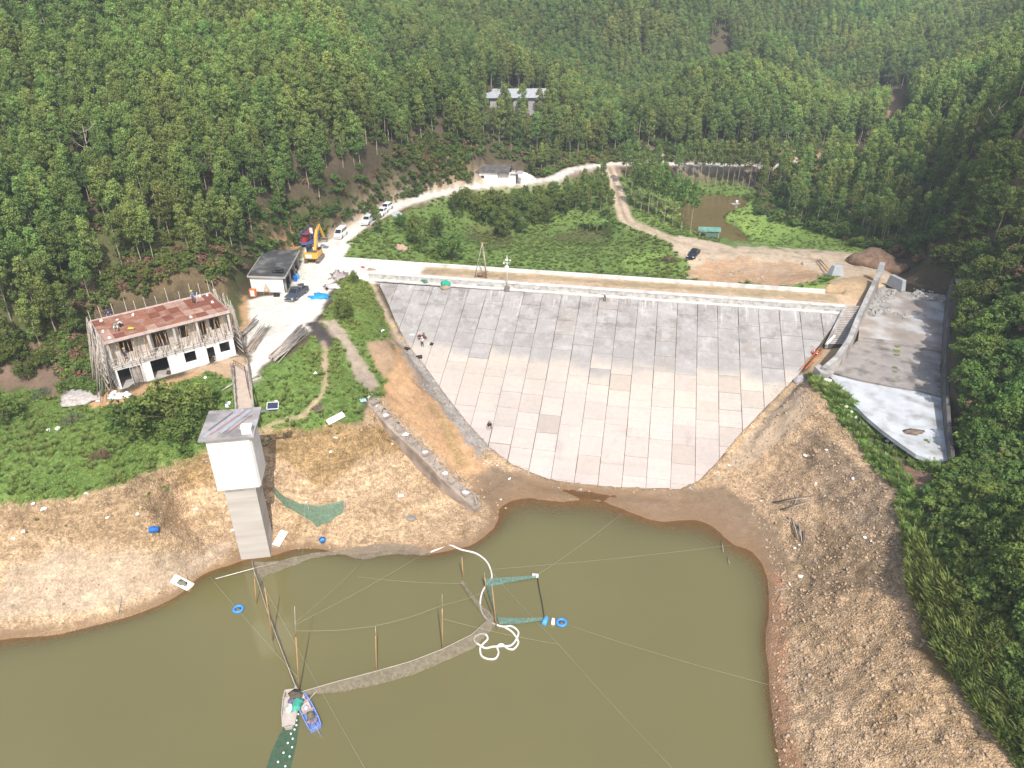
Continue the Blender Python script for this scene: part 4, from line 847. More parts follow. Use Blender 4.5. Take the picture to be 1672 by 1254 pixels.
for cl, w, st in ROADS: keep &= segdist(tx, ty, [(P(*c).x, P(*c).y) for c in cl], False) > w + 2.2
keep &= ~((fbm(tx * .035, ty * .035, 3, 71) > .62)) & (rs.random(len(tx)) > .03)
rk_ = inpoly(ppx, ppy, RIGHT) & (ppx < 1930) & (rs.random(len(tx)) < .36) & ~inpoly(ppx, ppy, FOREST) & (ty > 98)
kk = keep | rk_
tx, ty, tz, tright = tx[kk], ty[kk], tz[kk], rk_[kk]
def vis_height(x, y):                     # tree size differs by stand
    h = np.where(y < 135, .78, np.where(y < 175, .88, 1.0)); return h
ts = vis_height(tx, ty) * rs.uniform(.84, 1.14, len(tx)) * (1 + .12 * fbm(tx * .02, ty * .02, 3, 72)); ti = rs.randint(0, 7, len(tx)); ti[tright] = rs.randint(7, 10, tright.sum())
ts[tright] *= .86; tq = rs.random(len(tx)) < .06; ti[tq] = rs.randint(7, 10, tq.sum()); tr = rs.random(len(tx)) * 6.283
# single trees seen below the forest edge: (photo x, photo y of foot, scale, tall?)
EX = [(1071, 356, .95), (1084, 362, .9), (1098, 370, .95), (1112, 376, .92), (1127, 380, .9), (1058, 350, .85), (1046, 344, .85), (1036, 338, .8), (1064, 340, .85), (1080, 338, .85), (1030, 322, .85), (1044, 318, .85), (1060, 318, .8), 
      (1020, 304, .9), (1035, 300, .85), (1052, 303, .8), (1070, 305, .85),
      (1130, 302, .95), (1142, 305, 1), (1155, 303, .95), (1167, 306, 1), (1178, 304, .95), (1186, 308, 1), (1196, 305, .9), (1203, 309, 1.05), (1212, 304, .9), (1222, 306, .95), (1232, 302, 1), (1116, 300, .9), (1104, 303, .85), (1244, 300, .95), (1252, 306, .9),
      (985, 310, .7), (975, 322, .7), (965, 334, .7), (990, 332, .65), (952, 322, .7), (980, 345, .6), (960, 350, .62), (940, 345, .62), (925, 335, .65), (997, 350, .55),
      (884, 284, .7), (893, 280, .75), (870, 288, .6), (905, 276, .7), (930, 262, .8), (620, 385, .5), (613, 372, .4)]
for (a, b, s_) in EX:
    p = G(a, b); tx = np.r_[tx, p.x]; ty = np.r_[ty, p.y]; tz = np.r_[tz, p.z]; ts = np.r_[ts, s_]; ti = np.r_[ti, rs.randint(0, 7) if s_ < .8 else rs.randint(7, 10)]; tr = np.r_[tr, rs.random() * 6.28]; tright = np.r_[tright, False]
tz = height(tx, ty); ppx, ppy = proj(tx, ty, tz + 9 * ts); dep = ty * math.cos(R(30)) + (CAMZ - tz) * .5
infr = (ppx > 5) & (ppx < 1667) & (ppy > 5) & (ppy < 1250); score = np.where(infr, ts / dep, 0); order = np.argsort(-score); pick = set(order[:298].tolist()) if len(order) > 300 else set(range(len(order)))
print('eucalypts', len(tx))
rest = np.array([i for i in range(len(tx)) if i not in pick])
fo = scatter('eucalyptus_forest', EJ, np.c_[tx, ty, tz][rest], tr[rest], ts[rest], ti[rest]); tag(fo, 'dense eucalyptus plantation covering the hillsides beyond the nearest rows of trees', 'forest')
ALL_EUC = EUC + EUCT
def place_tree(pair, loc, rz, sc, name, label, cat, group=None):
    t = empty(name, loc, rz, label, cat, group); t.scale = (sc, sc, sc) if isinstance(sc, (int, float)) else sc
    for nm, me in (('crown', pair[0]), ('trunk', pair[1])):
        c = bpy.data.objects.new(nm, me); COL.objects.link(c); c.parent = t
    return t
def euc_label(i):
    x, y, a, b = tx[i], ty[i], *[float(v) for v in proj(tx[i], ty[i], tz[i])]
    if tright[i]: return 'slender eucalyptus standing on the shaded right slope beyond the spillway', 'eucalyptus trees on the right slope'
    if a > 900 and b > 290: return 'thin pale-trunked eucalyptus growing around the brown pond', 'eucalyptus trees around the pond'
    if a > 840 and b > 255: return 'young leafy eucalyptus in the valley copse left of the dirt track', 'eucalyptus trees of the valley copse'
    if a < 330: return 'leafy young eucalyptus on the slope above and left of the scaffolded building', 'eucalyptus trees above the scaffolded building'
    if a < 660: return 'leafy young eucalyptus on the slope above the black-roofed hut and the parked cars', 'eucalyptus trees above the hut and road'
    return 'slender eucalyptus at the foot of the far wooded hill, behind the dam', 'eucalyptus trees at the far hill foot'
for i in sorted(pick):
    l, g = euc_label(i); place_tree(ALL_EUC[ti[i]], (tx[i], ty[i], tz[i]), tr[i], float(ts[i]), 'eucalyptus_tree', l, 'eucalyptus', g)
# broad-leaved trees: (photo foot x, y, scale xy, scale z, label, group)
def bt(a, b, sx, sz, label, group=None, k=None, name='broadleaf_tree'):
    p = G(a, b); pr = BRD[k if k is not None else rs.randint(5)]; return place_tree(pr, tuple(p), rs.random() * 6.28, (sx, sx, sz), name, label, 'tree', group)
bt(268, 708, 1.75, 1.75, 'big rounded green tree in front of the scaffolded building, tallest beside the tower')
bt(222, 712, 1.4, 1.3, 'broad dark green tree at the left edge of the clump below the scaffolded building')
bt(325, 682, 1.15, 1.3, 'dark leafy tree between the big rounded tree and the footbridge')
bt(302, 724, 1.25, 1.1, 'low spreading tree at the front foot of the clump beside the tower')
bt(345, 655, .55, .6, 'small dark shrub tree right beside the left handrail of the footbridge')
bt(561, 520, .80, .85, 'round dense bush standing alone beside the blue tarpaulin')
bt(578, 462, .45, .55, 'small bright bush at the left end of the dam parapet')
bt(683, 402, 1.25, 1.6, 'dark multi-stemmed tree behind the left end of the dam'); bt(735, 424, 1.25, 1.5, 'dark bushy tree just behind the dam wall, left of the tripod'); bt(712, 388, 1.0, 1.2, 'smaller dark tree between the two dark trees behind the dam')
bt(655, 372, .6, .8, 'light green tree on the road verge beside the parked cars')
VT = [(800, 345), (820, 352), (842, 346), (865, 352), (890, 350), (780, 332), (812, 330), (836, 325), (858, 330), (882, 328), (906, 332), (918, 345), (825, 372), (850, 378), (930, 318), (905, 312), (880, 308), (775, 350), (800, 365), (940, 335), (845, 340), (830, 362), (872, 362), (895, 362), (915, 330), (790, 358), (860, 345), (885, 345), (925, 342), (950, 325), (900, 322), (810, 345), (822, 385), (760, 340), (745, 350)]
for a, b in VT: bt(a, b + (16 if b < 336 and a < 900 else 2), rs.uniform(1.0, 1.35) * (.8 if b < 336 else 1), rs.uniform(1.15, 1.5) * (.6 if b < 336 else 1), 'dark rounded tree in the thick copse between the white cottage and the dam', 'trees of the copse below the cottage')
bt(858, 322, .5, .8, 'pale green tree standing right in front of the white heaps by the cottage')
bt(12, 690, 1.1, .9, 'dark dense tree at the far left edge above the weedy bank', k=1)
for a, b, s_ in [(30, 590, .9), (75, 600, .75), (110, 480, .8), (120, 545, .7), (45, 620, .7)]: bt(a, b, s_, s_, 'leafy tree beside the brown bare patch left of the scaffolded building', 'leafy trees left of the scaffolded building')
for a, b, s_ in [(1618, 720, 1.05), (1592, 735, .8), (1640, 690, .9)]: bt(a, b, s_, s_ * 1.35, 'lighter green tree leaning over the right edge of the spillway apron', 'lighter trees over the spillway apron')
RT = [(1580, 470), (1610, 500), (1640, 460), (1665, 520), (1600, 430), (1640, 400), (1575, 410), (1665, 600), (1630, 620), (1590, 560), (1560, 390), (1610, 560), (1660, 660), (1530, 400), (1500, 380), (1540, 430), (1500, 410), (1480, 395), (1690, 480), (1700, 560), (1700, 420),
      (1460, 380), (1440, 360), (1400, 372), (1570, 360), (1610, 370), (1650, 350), (1520, 350), (1690, 640), (1720, 700), (1430, 395), (1360, 365), (1330, 352), (1300, 338), (1280, 325), (1380, 390), (1580, 330), (1590, 290), (1610, 260), (1625, 300), (1640, 240), (1600, 350), (1560, 300), (1660, 200), (1650, 280), (1630, 220), (1575, 260), (1590, 240), (1605, 310), (1570, 380), (1590, 390), (1620, 340), (1560, 340), (1545, 390), (1575, 440), (1600, 460), (1580, 530), (1575, 590), (1580, 640), (1600, 600), (1570, 500)] + [(rs.uniform(1590, 1690), rs.uniform(215, 400)) for _ in range(22)]
for a, b in RT: bt(a, b, rs.uniform(.8, 1.25), rs.uniform(.8, 1.2), 'dark broad-leaved tree on the steep shaded slope right of the spillway', 'dark trees on the slope right of the spillway')
for a, b, s_ in [(1650, 960, 1.25), (1690, 1040, 1.3), (1615, 905, .9), (1690, 900, 1.3), (1700, 1120, 1.0), (1640, 850, 1.0), (1600, 830, .8)]: bt(a, b, s_ * .8, s_, 'pale-topped leafy tree at the lower right edge above the grassy bank', 'pale-topped trees at the lower right edge')
for a, b, s_ in [(1580, 860, .6), (1560, 900, .5), (1600, 960, .55), (1580, 1010, .5), (1625, 1050, .6), (1660, 1150, .6), (1560, 830, .5), (1640, 1120, .5), (1672, 1190, .5), (1600, 780, .6), (1575, 940, .5)]: bt(a, b, s_, s_, 'small dense bush on the weedy right bank below the spillway apron', 'small bushes on the right bank')
def dryshrub(px, py, h, r, label, seed, m_=None, nm='dry_shrub'):
    c, t = broad(seed, H0=h, Rm=r, nc=26, per=26, ln=.22, wd=.07, low=.12, mt=m_ or M_DRY, stems=7, tr=.05); p = G(px, py)
    e = empty(nm, tuple(p), 0, label, 'shrub'); 
    for k, me in (('foliage', c), ('stem', t)): o = bpy.data.objects.new(k, me); COL.objects.link(o); o.parent = e
dryshrub(165, 752, 1.8, 1.7, 'brown withered shrub among green weeds on the left bank', 401)
dryshrub(120, 690, 1.3, 1.9, 'grey-green feathery shrub on the weedy bank below the white sacks', 402, M_SAGE, 'feathery_shrub')
dryshrub(70, 645, 1.2, 1.6, 'grey-green grassy shrub beside the brown bare patch at far left', 403, M_SAGE, 'feathery_shrub')
dryshrub(1093, 428, 1.4, 2.2, 'grey-brown leafless bush on the bright grass beside the black car', 404)
# bananas
def banana(seed):
    w = MB(); r = random.Random(seed); leaf = MB()
    w.path([(0, 0, -.3), (0.05, 0, 1.2), (.05, .05, 2.3)], .1, 7, [.14, .12, .07])
    for i in range(9):
        a = i * 2.4 + r.random(); L = r.uniform(1.6, 2.2); el = r.uniform(.5, 1.1)
        def f(u, v): 
            d = L * u; hz = d * math.cos(el) ; zz = 2.2 + d * math.sin(el) - .42 * d * d * .8; wd = .28 * math.sin(math.pi * min(1, u * .93 + .05)) * (v - .5) * 2
            return (math.cos(a) * hz - math.sin(a) * wd, math.sin(a) * hz + math.cos(a) * wd, zz - abs(v - .5) * .12)
        leaf.col = (r.uniform(.5, 1), r.uniform(.9, 1.3), 0); leaf.grid(f, 8, 2)
    return leaf.mesh('leaf', M_WEED), w.mesh('stem', M_GRS if False else mat('banana_stem', (.22, .24, .10), .8))
BN = [banana(i) for i in range(3)]
for k, (a, b) in enumerate([(962, 378), (974, 381), (984, 377), (952, 374), (968, 372)]):
    p = G(a, b); e = empty('banana_plant', tuple(p), k * 1.3, 'banana plant with arching pale leaves in the valley behind the dam', 'banana plant', 'banana plants in the valley')
    for nm, me in (('leaves', BN[k % 3][0]), ('stem', BN[k % 3][1])): o = bpy.data.objects.new(nm, me); COL.objects.link(o); o.parent = e
# ---- ground cover
def sample(poly, n, y0=0, y1=999, z=8.0, seed=1, warp=5):
    r = np.random.RandomState(seed); q = [P(max(-100, min(1770, a)), b, z) for a, b in poly]; x0, x1 = min(p.x for p in q) - 8, max(p.x for p in q) + 8; ya, yb = max(y0, min(p.y for p in q) - 12), min(y1, max(p.y for p in q) + 12)
    x = r.uniform(x0, x1, n); y = r.uniform(ya, yb, n); zz = height(x, y); a, b = proj(x, y, zz)
    wx = fbm(x * .45, y * .45, 4, 51); wy = fbm(x * .45 + 40, y * .45, 4, 52); return x, y, zz, a + wx * warp * 2.2, b + wy * warp * 1.6, a, b
def cover(name, label, meshes, poly, n, s0, s1, seed, dens=1.0, y0=0, y1=999, warp=5, avoid=True, z=8., patch=None, skip=None):
    x, y, zz, wa, wb, a, b = sample(poly, n, y0, y1, z, seed, warp); k = inpoly(wa, wb, poly)
    if avoid:
        c, v, rr = zones_at(x, y, zz); k &= v > .3
    if patch is not None: k &= fbm(x * patch[0], y * patch[0], 3, seed) > patch[1]
    s_ = (x - DO.x) * DU.x + (y - DO.y) * DU.y; d_ = (x - DO.x) * DN.x + (y - DO.y) * DN.y; k &= ~((s_ > -3) & (s_ < DLEN + 4) & (d_ < .5) & (d_ > -7.0)); k &= ~inpoly(x, y, SP)
    k &= segdist(x, y, SP) > 1.25
    for q in (FACE_SD,): k &= ~(inpoly(s_, d_, [(-1, -.5)] + list(q) + [(DLEN + 1, -.5)]))
    k &= ~inpoly(x, y, POND)
    if skip is not None: k &= ~inpoly(a, b, skip)
    for cl, w, st in ROADS: k &= segdist(x, y, [(P(*c).x, P(*c).y) for c in cl], False) > w + .3
    k &= ~((a > 768) & (a < 862) & (b > 262) & (b < 300))
    for bx in AVOID: k &= ~inpoly(x, y, bx)
    r = np.random.RandomState(seed + 9); x, y, zz = x[k], y[k], zz[k]; m = len(x); print(name, m)
    return scatter(name, meshes, np.c_[x, y, zz], r.random(m) * 6.283, r.uniform(s0, s1, m) * (1 + .35 * fbm(x * .3, y * .3, 3, 8)), r.randint(0, len(meshes), m), r.normal(size=(m, 2)) * .12), None
AVOID = [[(p.x, p.y) for p in (P(200, 640, 13.4), P(385, 590, 13.4), P(345, 500, 13.4), P(140, 545, 13.4))]]
def put(o, label, cat): tag(o[0], label, cat)
put(cover('weeds', '', TUF + GRS[:1], V_LEFT, 24000, .4, .8, 61), 'low leafy weeds covering the bank left of the tower', 'weeds')
put(cover('weeds', '', TUF + GRS[:1], V_MID, 17000, .35, .7, 62), 'low leafy weeds between the tower, the road and the dam', 'weeds')
put(cover('weeds', '', TUF + GRS, V_RIGHT, 42000, .5, 1.1, 63, warp=8), 'dense green weeds and grass along the right bank below the spillway', 'weeds')
put(cover('grass', '', GRL + GRL + TUF[:2] + GRS[:1], V_VALLEY, 24000, .45, .9, 64, skip=[(1175, 330), (1420, 330), (1420, 415), (1175, 415)], y0=108, y1=215), 'rough green grass covering the valley floor behind the dam', 'grass')
put(cover('grass', '', GRL + TUF[:1], V_POND, 2600, .4, .75, 65, y0=112, y1=240, z=6.), 'bright grass on the bank right of the brown pond', 'grass')
SCR = [(-60, 640), (60, 590), (120, 650), (175, 650), (145, 540), (150, 520), (330, 470), (400, 440), (480, 400), (520, 385), (600, 345), (770, 290), (760, 245), (690, 225), (590, 290), (440, 340), (330, 405), (200, 430), (100, 500), (-60, 590)]
put(cover('scrub', '', SHR + SHRB + GRY, SCR, 26000, .4, 1.3, 66, avoid=False, y0=70, y1=215, z=18., patch=(.12, -.6)), 'scrubby brown and green bushes along the foot of the left hillside', 'scrub')
put(cover('scrub', '', SHR, V_VALLEY, 2200, .4, 1.1, 67, y0=108, y1=215, skip=[(1150, 330), (1420, 330), (1420, 480), (1010, 480), (1010, 410), (1110, 390)], patch=(.06, .3)), 'low green bushes scattered over the valley floor behind the dam', 'scrub')
put(cover('scrub', '', SHR, [(1560, 780), (1672, 720), (1800, 700), (1800, 1300), (1700, 1190), (1630, 1070), (1570, 960), (1530, 880), (1520, 800)], 5200, .7, 1.5, 68, avoid=False, z=11., patch=(.15, -.25)), 'dense dark bushes on the lower right hillside', 'scrub')
put(cover('scrub', '', SHR + SHR + SHRB, [(1550, 500), (1556, 450), (1420, 405), (1330, 380), (1240, 345), (1240, 280), (1400, 260), (1500, 230), (1700, 100), (1800, 90), (1800, 800), (1600, 800), (1560, 755), (1551, 640)], 30000, .8, 1.9, 69, avoid=False, y0=60, y1=260, z=20., patch=(.1, -.45)), 'dark undergrowth and creepers covering the right hillside', 'undergrowth')
ux = rs.uniform(-200, 260, 30000); uy = rs.uniform(75, 420, 30000); uz = height(ux, uy, False); ua, ub = proj(ux, uy, uz); k = inpoly(ua, ub, FOREST) & (ub > -80) & (ua > -60) & (ua < 1740) & (fbm(ux * .06, uy * .06, 3, 19) > -.7)
for c in CLEAR[:3]: k &= ~inpoly(ua, ub, c)
for cl, w, st in ROADS: k &= segdist(ux, uy, [(P(*c).x, P(*c).y) for c in cl], False) > w + 1.2
ux, uy, uz = ux[k][:17000], uy[k][:17000], uz[k][:17000]; n_ = len(ux); print('undergrowth', n_)
un = scatter('undergrowth', SHR + SHRB, np.c_[ux, uy, uz], rs.random(n_) * 6.28, rs.uniform(.6, 1.5, n_), rs.randint(0, len(SHR) + len(SHRB), n_)); tag(un, 'dark undergrowth on the forest floor beneath the eucalyptus plantation', 'undergrowth')
put(cover('grass', '', GRS, [(1480, 880), (1515, 880), (1560, 970), (1620, 1060), (1700, 1170), (1700, 1254), (1650, 1235), (1560, 1110), (1515, 1030), (1485, 950)], 9000, .9, 1.9, 70, z=8., avoid=False, warp=4), 'long bright grass along the lower right edge of the rocky bank', 'grass')

for px_d, py_d, sc_d, lb in ((156, 300, 1.0, 'pale leafless dead tree standing in the gap of the left plantation'), (1600, 262, 1.1, 'pale bare-branched dead tree on the upper right slope'), (1440, 320, 1.0, 'leaning bare pale tree above the dark right slope')):
    r = random.Random(px_d); w = MB(); w.path([(0, 0, -.4), (.1, 0, 3), (.3, .1, 6), (.5, .1, 9)], .1, 6, [.16, .13, .09, .03])
    for k in range(9): z = 3 + k * .6; a_ = k * 2.4; L = r.uniform(1.4, 2.6); w.path([(.1 + z * .03, 0, z), (.1 + z * .03 + math.cos(a_) * L * .5, math.sin(a_) * L * .5, z + .5), (.1 + z * .03 + math.cos(a_) * L, math.sin(a_) * L, z + 1.3)], .04, 5, [.07, .05, .02])
    p = G(px_d, py_d, 0, 25); e = empty('dead_tree', tuple(p), 0, lb, 'tree'); e.scale = (sc_d,) * 3; w.build('trunk', M_BARK, e)

put(cover('scrub', '', SHR, [(1553, 760), (1551, 640), (1550, 560), (1556, 470), (1600, 460), (1620, 620), (1620, 770)], 7000, .7, 1.3, 75, avoid=False, y0=60, y1=120, z=13.), 'dark bushes crowding the right side wall of the spillway', 'scrub')

put(cover('scrub', '', SHR + SHR[:2] + SHRB[:1], [(640, 300), (690, 215), (990, 225), (1240, 232), (1330, 240), (1330, 262), (1240, 266), (1000, 266), (940, 268), (890, 288), (865, 285), (850, 262), (790, 250), (768, 262), (765, 292), (700, 300)], 9000, .7, 1.5, 76, avoid=False, y0=140, y1=260, z=16.), 'green and brown bushes along the foot of the far hill above the road', 'scrub')

put(cover('weeds', '', TUF + GRL, [(-60, 800), (100, 790), (200, 765), (290, 735), (400, 700), (500, 690), (600, 680), (640, 640), (640, 700), (560, 730), (440, 740), (330, 790), (200, 850), (100, 870), (-60, 880)], 5000, .3, .6, 77, avoid=False, warp=3, patch=(.5, .15)), 'thin straggling weeds at the top of the bare left bank', 'weeds')
# ------------------------------------------------------------------ buildings and built things
WHITE = mat('white_limewash', (.80, .79, .76), .85, .05, .8, .1, 8, stain=(.6, .57, .52), stain_amt=.35)
GREYC = mat('grey_concrete', (.42, .39, .37), .9, .15, .7, .25, 7, stain=(.24, .22, .21), stain_amt=.5)
ROOFG = mat('dirty_roof_slab', (.36, .33, .32), .9, .2, .6, .25, 7, stain=(.16, .15, .15), stain_amt=.7, stain_scale=.5)
DARKROOF = mat('black_mossy_roof', (.075, .075, .075), .9, .3, .5, .3, 6, stain=(.27, .26, .25), stain_amt=.55, stain_scale=.55)
SHAFT = mat('tower_shaft_concrete', (.50, .46, .42), .9, .12, .5, .2, 6, stain=(.36, .33, .30), stain_amt=.5, stain_scale=.35)
GLASS = mat('dark_glass', (.02, .025, .03), .12, .1, 1, 0, spec=.6)
BLACK = mat('black_rubber', (.03, .03, .032), .8, .2, 3, .1)
STEEL = mat('grey_steel', (.35, .36, .38), .5, .15, 3, .05, metal=.6)
BAMBOO = mat('grey_bamboo', (.43, .38, .33), .85, .25, 2, .1); BAMBOO2 = mat('raw_bamboo', (.45, .27, .12), .8, .25, 2, .1)
PLANK = mat('weathered_plank', (.40, .36, .33), .9, .2, 2, .2, stain=(.22, .19, .17))
FORM = mat('formwork_ply', (.30, .125, .075), .85, .15, 1.2, .12, 8, stain=(.38, .27, .22), stain_amt=.7, stain_scale=1.0)
BLUEP = mat('blue_plastic', (.02, .14, .50), .5, .1); LBLUE = mat('pale_blue_plastic', (.10, .36, .62), .5, .1); WPL = mat('white_plastic', (.82, .82, .80), .6, .05)
TARP = mat('blue_tarpaulin', (.03, .30, .68), .55, .15, 3, .5, 5); RED = mat('red_paint', (.45, .04, .03), .5, .1); ORANGEP = mat('orange_paint', (.75, .20, .05), .5, .1)
def lay(o, parent): o.parent = parent; return o
# --- intake tower
pA, pB = P(395, 915, 0), P(441, 908, 0); TA = R(9.5); tcx = (pA + pB) / 2; u = Vector((math.cos(TA), math.sin(TA), 0)); v = Vector((-math.sin(TA), math.cos(TA), 0))
tw = empty('intake_tower', tuple(tcx), TA, 'tall white intake tower on a concrete shaft standing at the water edge', 'tower')
w = MB(); w.prism([(-1.62, 0), (1.62, 0), (1.62, 3.0), (-1.62, 3.0)], -2.5, 10.0); o_ = w.build('shaft', SHAFT, tw, .03)
for n_q in SHAFT.node_tree.nodes:
    if n_q.type == 'TEX_NOISE' and abs(n_q.inputs['Scale'].default_value - 9) > .01:
        mp = node(SHAFT.node_tree, 'ShaderNodeMapping'); mp.inputs['Scale'].default_value = (.25, .25, 3.0); src_ = n_q.inputs['Vector'].links[0].from_socket; link(SHAFT.node_tree, src_, mp.inputs[0]); link(SHAFT.node_tree, mp.outputs[0], n_q.inputs['Vector'])
w = MB(); w.prism([(-1.62, 0), (1.62, 0), (1.62, 3.0), (-1.62, 3.0)], 0, 0, ([9.6] * 4, [9.99] * 4))
w.prism([(-2.2, -.1), (2.05, -.1), (2.25, .25), (2.25, 3.9), (-2.2, 3.9)], 10.0, 16.6); w.build('gate_house', WHITE, tw, .02)
w = MB(); w.prism([(-2.78, -.55), (2.72, -.55), (2.78, 5.2), (-2.72, 5.2)], 16.6, 16.86); w.build('roof_slab', ROOFG, tw, .03)
w = MB(); w.box((.3, 3.95, 14.9), (.9, .08, 2.0)); w.build('door', STEEL, tw)
w = MB(); w.box((-2.22, 2.2, 14.6), (.05, 1.1, 1.0)); w.build('window', GLASS, tw)
TW = lambda x, y, z: tcx + u * x + v * y + Vector((0, 0, z))
M_SHEET = mat('galvanised_sheet', (.50, .52, .56), .45, .12, 2, .05, metal=.3); M_SHEETD = mat('dark_sheet', (.20, .19, .21), .7, .2, 2, .1); M_SHEETR = mat('rusty_sheet', (.42, .26, .22), .8, .2, 2, .1)
def long_strip(name, a, b, wd, th, m_, label, cat, group=None):
    a, b = Vector(a), Vector(b); d = (b - a); L = d.length; o = MB(); 
    n = 5
    for i in range(n): o.box((L / 2, (i - (n - 1) / 2) * wd / n, th / 2 + (.012 if i % 2 else 0)), (L, wd / n * .94, th))
    ob = o.build(name, m_, None); ob.location = a; ob.rotation_euler = (0, -math.asin(d.z / L), math.atan2(d.y, d.x)); return tag(ob, label, cat, group)
for k, (x0, y0, x1, y1, wd, m_, lb) in enumerate([(-2.3, .0, .9, 4.9, .42, M_SHEET, 'long grey metal sheet lying across the tower roof, outermost on the left'), (-1.75, .3, 1.2, 4.7, .22, M_SHEETR, 'rusty narrow metal strip lying diagonally on the tower roof'),
      (-2.0, 1.2, -.1, 4.4, .18, M_SHEETD, 'dark narrow metal strip on the tower roof, left of the sheets'), (-.75, .5, 1.7, 4.6, .5, M_SHEET, 'widest pale metal sheet lying diagonally on the tower roof'), (.1, .45, 1.95, 3.5, .12, M_SHEETR, 'thin rusty strip right of the widest pale sheet on the tower roof')]):
    long_strip('metal_sheet', TW(x0, y0, 16.88 + k * .012), TW(x1, y1, 16.88 + k * .012), wd, .03, m_, lb, 'metal sheet')
o = MB(); o.box((0, 0, .35), (1.0, .8, .7)); o.box((0, 0, .78), (1.1, .9, .14)); o.box((0, -.42, .35), (.7, .04, .4)); ob = o.build('roof_tank', WPL, None, .02, TW(2.0, .2, 16.87), TA); tag(ob, 'white box at the front right corner of the tower roof', 'tank')
def cam_post(loc, rz, label, solar=False):
    e = empty('security_camera', tuple(loc), rz, label, 'camera')
    w = MB(); w.tube((0, 0, 0), (0, 0, 1.1), .035); w.tube((0, 0, .9), (.3, 0, .95), .02); w.build('post', STEEL, e)
    w = MB(); w.box((.32, 0, 1.0), (.3, .16, .16)); w.blob((.3, 0, .82), .1, 3, 2, 0); w.build('camera_head', WPL, e, .01)
    w = MB(); w.box((0, 0, .6), (.3, .2, .36)); w.build('control_box', WPL, e, .01)
    if solar:
        Mx = Matrix.Rotation(R(35), 3, 'X'); w = MB(); w.box((.0, -.5, .75), (1.15, .75, .04), 0, Mx); w.build('solar_panel', mat('solar_cell', (.03, .04, .08), .3, .2, 6, 0), e)
        w = MB(); [w.box(Vector((.0, -.5, .75)) + Mx @ Vector(q), sz, 0, Mx) for q, sz in (((.59, 0, 0), (.05, .82, .07)), ((-.59, 0, 0), (.05, .82, .07)), ((0, .39, 0), (1.2, .05, .07)), ((0, -.39, 0), (1.2, .05, .07)))]; w.tube((0, 0, .6), (0, -.5, .75), .03); w.build('panel_frame', WPL, e)
    return e
cam_post(TW(-.7, 5.0, 16.87), 0, 'white security camera on a short post at the back left of the tower roof')
w = MB(); w.box((.9, 0, 0), (2.0, .28, .08)); ob = w.build('bracket_arm', STEEL, None, 0, TW(2.6, 4.6, 16.7), TA * .2); tag(ob, 'steel bracket reaching out from the back right of the tower roof', 'bracket')
cam_post(TW(4.2, 4.6, 16.75), .1, 'white camera with a framed solar panel on the bracket right of the tower', True)
# --- footbridge to the bank
b0 = P(400, 667, 13.6); b1 = P(394, 600, 13.5); bd = (b1 - b0); bl_ = bd.length; ba = math.atan2(bd.y, bd.x)
fb = empty('footbridge', tuple(b0), ba, 'narrow concrete footbridge with pole handrails from the bank to the tower', 'footbridge')
w = MB(); w.box((bl_ / 2 - .4, 0, -.15), (bl_ + 1.8, 1.7, .28)); w.build('deck', mat('bridge_deck', (.52, .42, .34), .9, .12, 1.5, .15), fb)
w = MB(); w.box((bl_ * .35, 0, -2.8), (.5, 1.3, 5.0)); w.build('pier', GREYC, fb)
for s in (-1, 1):
    w = MB(); rnd = random.Random(30 + s)
    for k in range(7): w.tube((-.8 + rnd.uniform(-.4, .2), s * (.86 + rnd.uniform(0, .22)), rnd.uniform(.1, 1.0)), (bl_ + rnd.uniform(-1, .3), s * (.86 + rnd.uniform(0, .3)), rnd.uniform(.1, 1.0)), .045, 5)
    w.build('handrail', BAMBOO, fb)
    for k in range(6):
        w = MB(); x = bl_ * k / 5; w.tube((x, s * .85, -.2), (x, s * .85, 1.1), .05, 5); w.build('rail_post', BAMBOO, fb)
w = MB(); q0, q1, q2 = P(405, 632, 14.0), P(399, 598, 15.0), P(380, 588, 14.6); w.path([tuple(P(411, 655, 13.6)), tuple(q0), tuple(q1)], .06, 6); w.path([tuple(q1), tuple(q2)], .05, 6); w.path([tuple(q1 + Vector((0, 0, -.3))), tuple(q2 + Vector((0, 0, -.3)))], .04, 6)
tag(w.build('rusty_pipe_rail', mat('rusty_steel', (.17, .10, .07), .8, .3), None), 'rusty steel pipe frame bent over the bank end of the footbridge', 'pipe frame')
for k, (a, b, c, d, lb) in enumerate([(363, 641, 383, 630, 'left'), (404, 624, 424, 617, 'right')]):
    w = MB(); p, q = G(a, b, .25, 12), G(c, d, .35, 13); [w.tube(p + Vector((0, i * .12, i * .05)), q + Vector((0, i * .12, i * .05)), .06, 5) for i in range(2)]; tag(w.build('side_pole', BAMBOO, None), 'pair of pale poles running sideways from the %s handrail of the footbridge' % lb, 'poles')

# --- two-storey building under construction
cA = P(170.7, 558.6, 19.9); cB = P(374.5, 507, 19.9); BA = math.atan2((cB - cA).y, (cB - cA).x); BL, BD = 14.7, 7.3; gz0 = 13.35
site = empty('unfinished_building', (cA.x, cA.y, gz0), BA, 'two-storey white building under construction with red-brown formwork roof', 'building')
bu = Vector((math.cos(BA), math.sin(BA), 0)); bv = Vector((-bu.y, bu.x, 0)); BW = lambda x, y, z: Vector((cA.x, cA.y, gz0)) + bu * x + bv * y + Vector((0, 0, z))
def wall(w, L, z0, z1, y0, y1, ops, x0=0.0):
    xs = sorted(ops); x = x0
    for (a, b, c, d) in xs:
        if a > x: w.prism([(x, y0), (a, y0), (a, y1), (x, y1)], z0, z1)
        if c > z0: w.prism([(a, y0), (b, y0), (b, y1), (a, y1)], z0, c)
        if d < z1: w.prism([(a, y0), (b, y0), (b, y1), (a, y1)], d, z1)
        x = b
    if x < x0 + L: w.prism([(x, y0), (x0 + L, y0), (x0 + L, y1), (x, y1)], z0, z1)
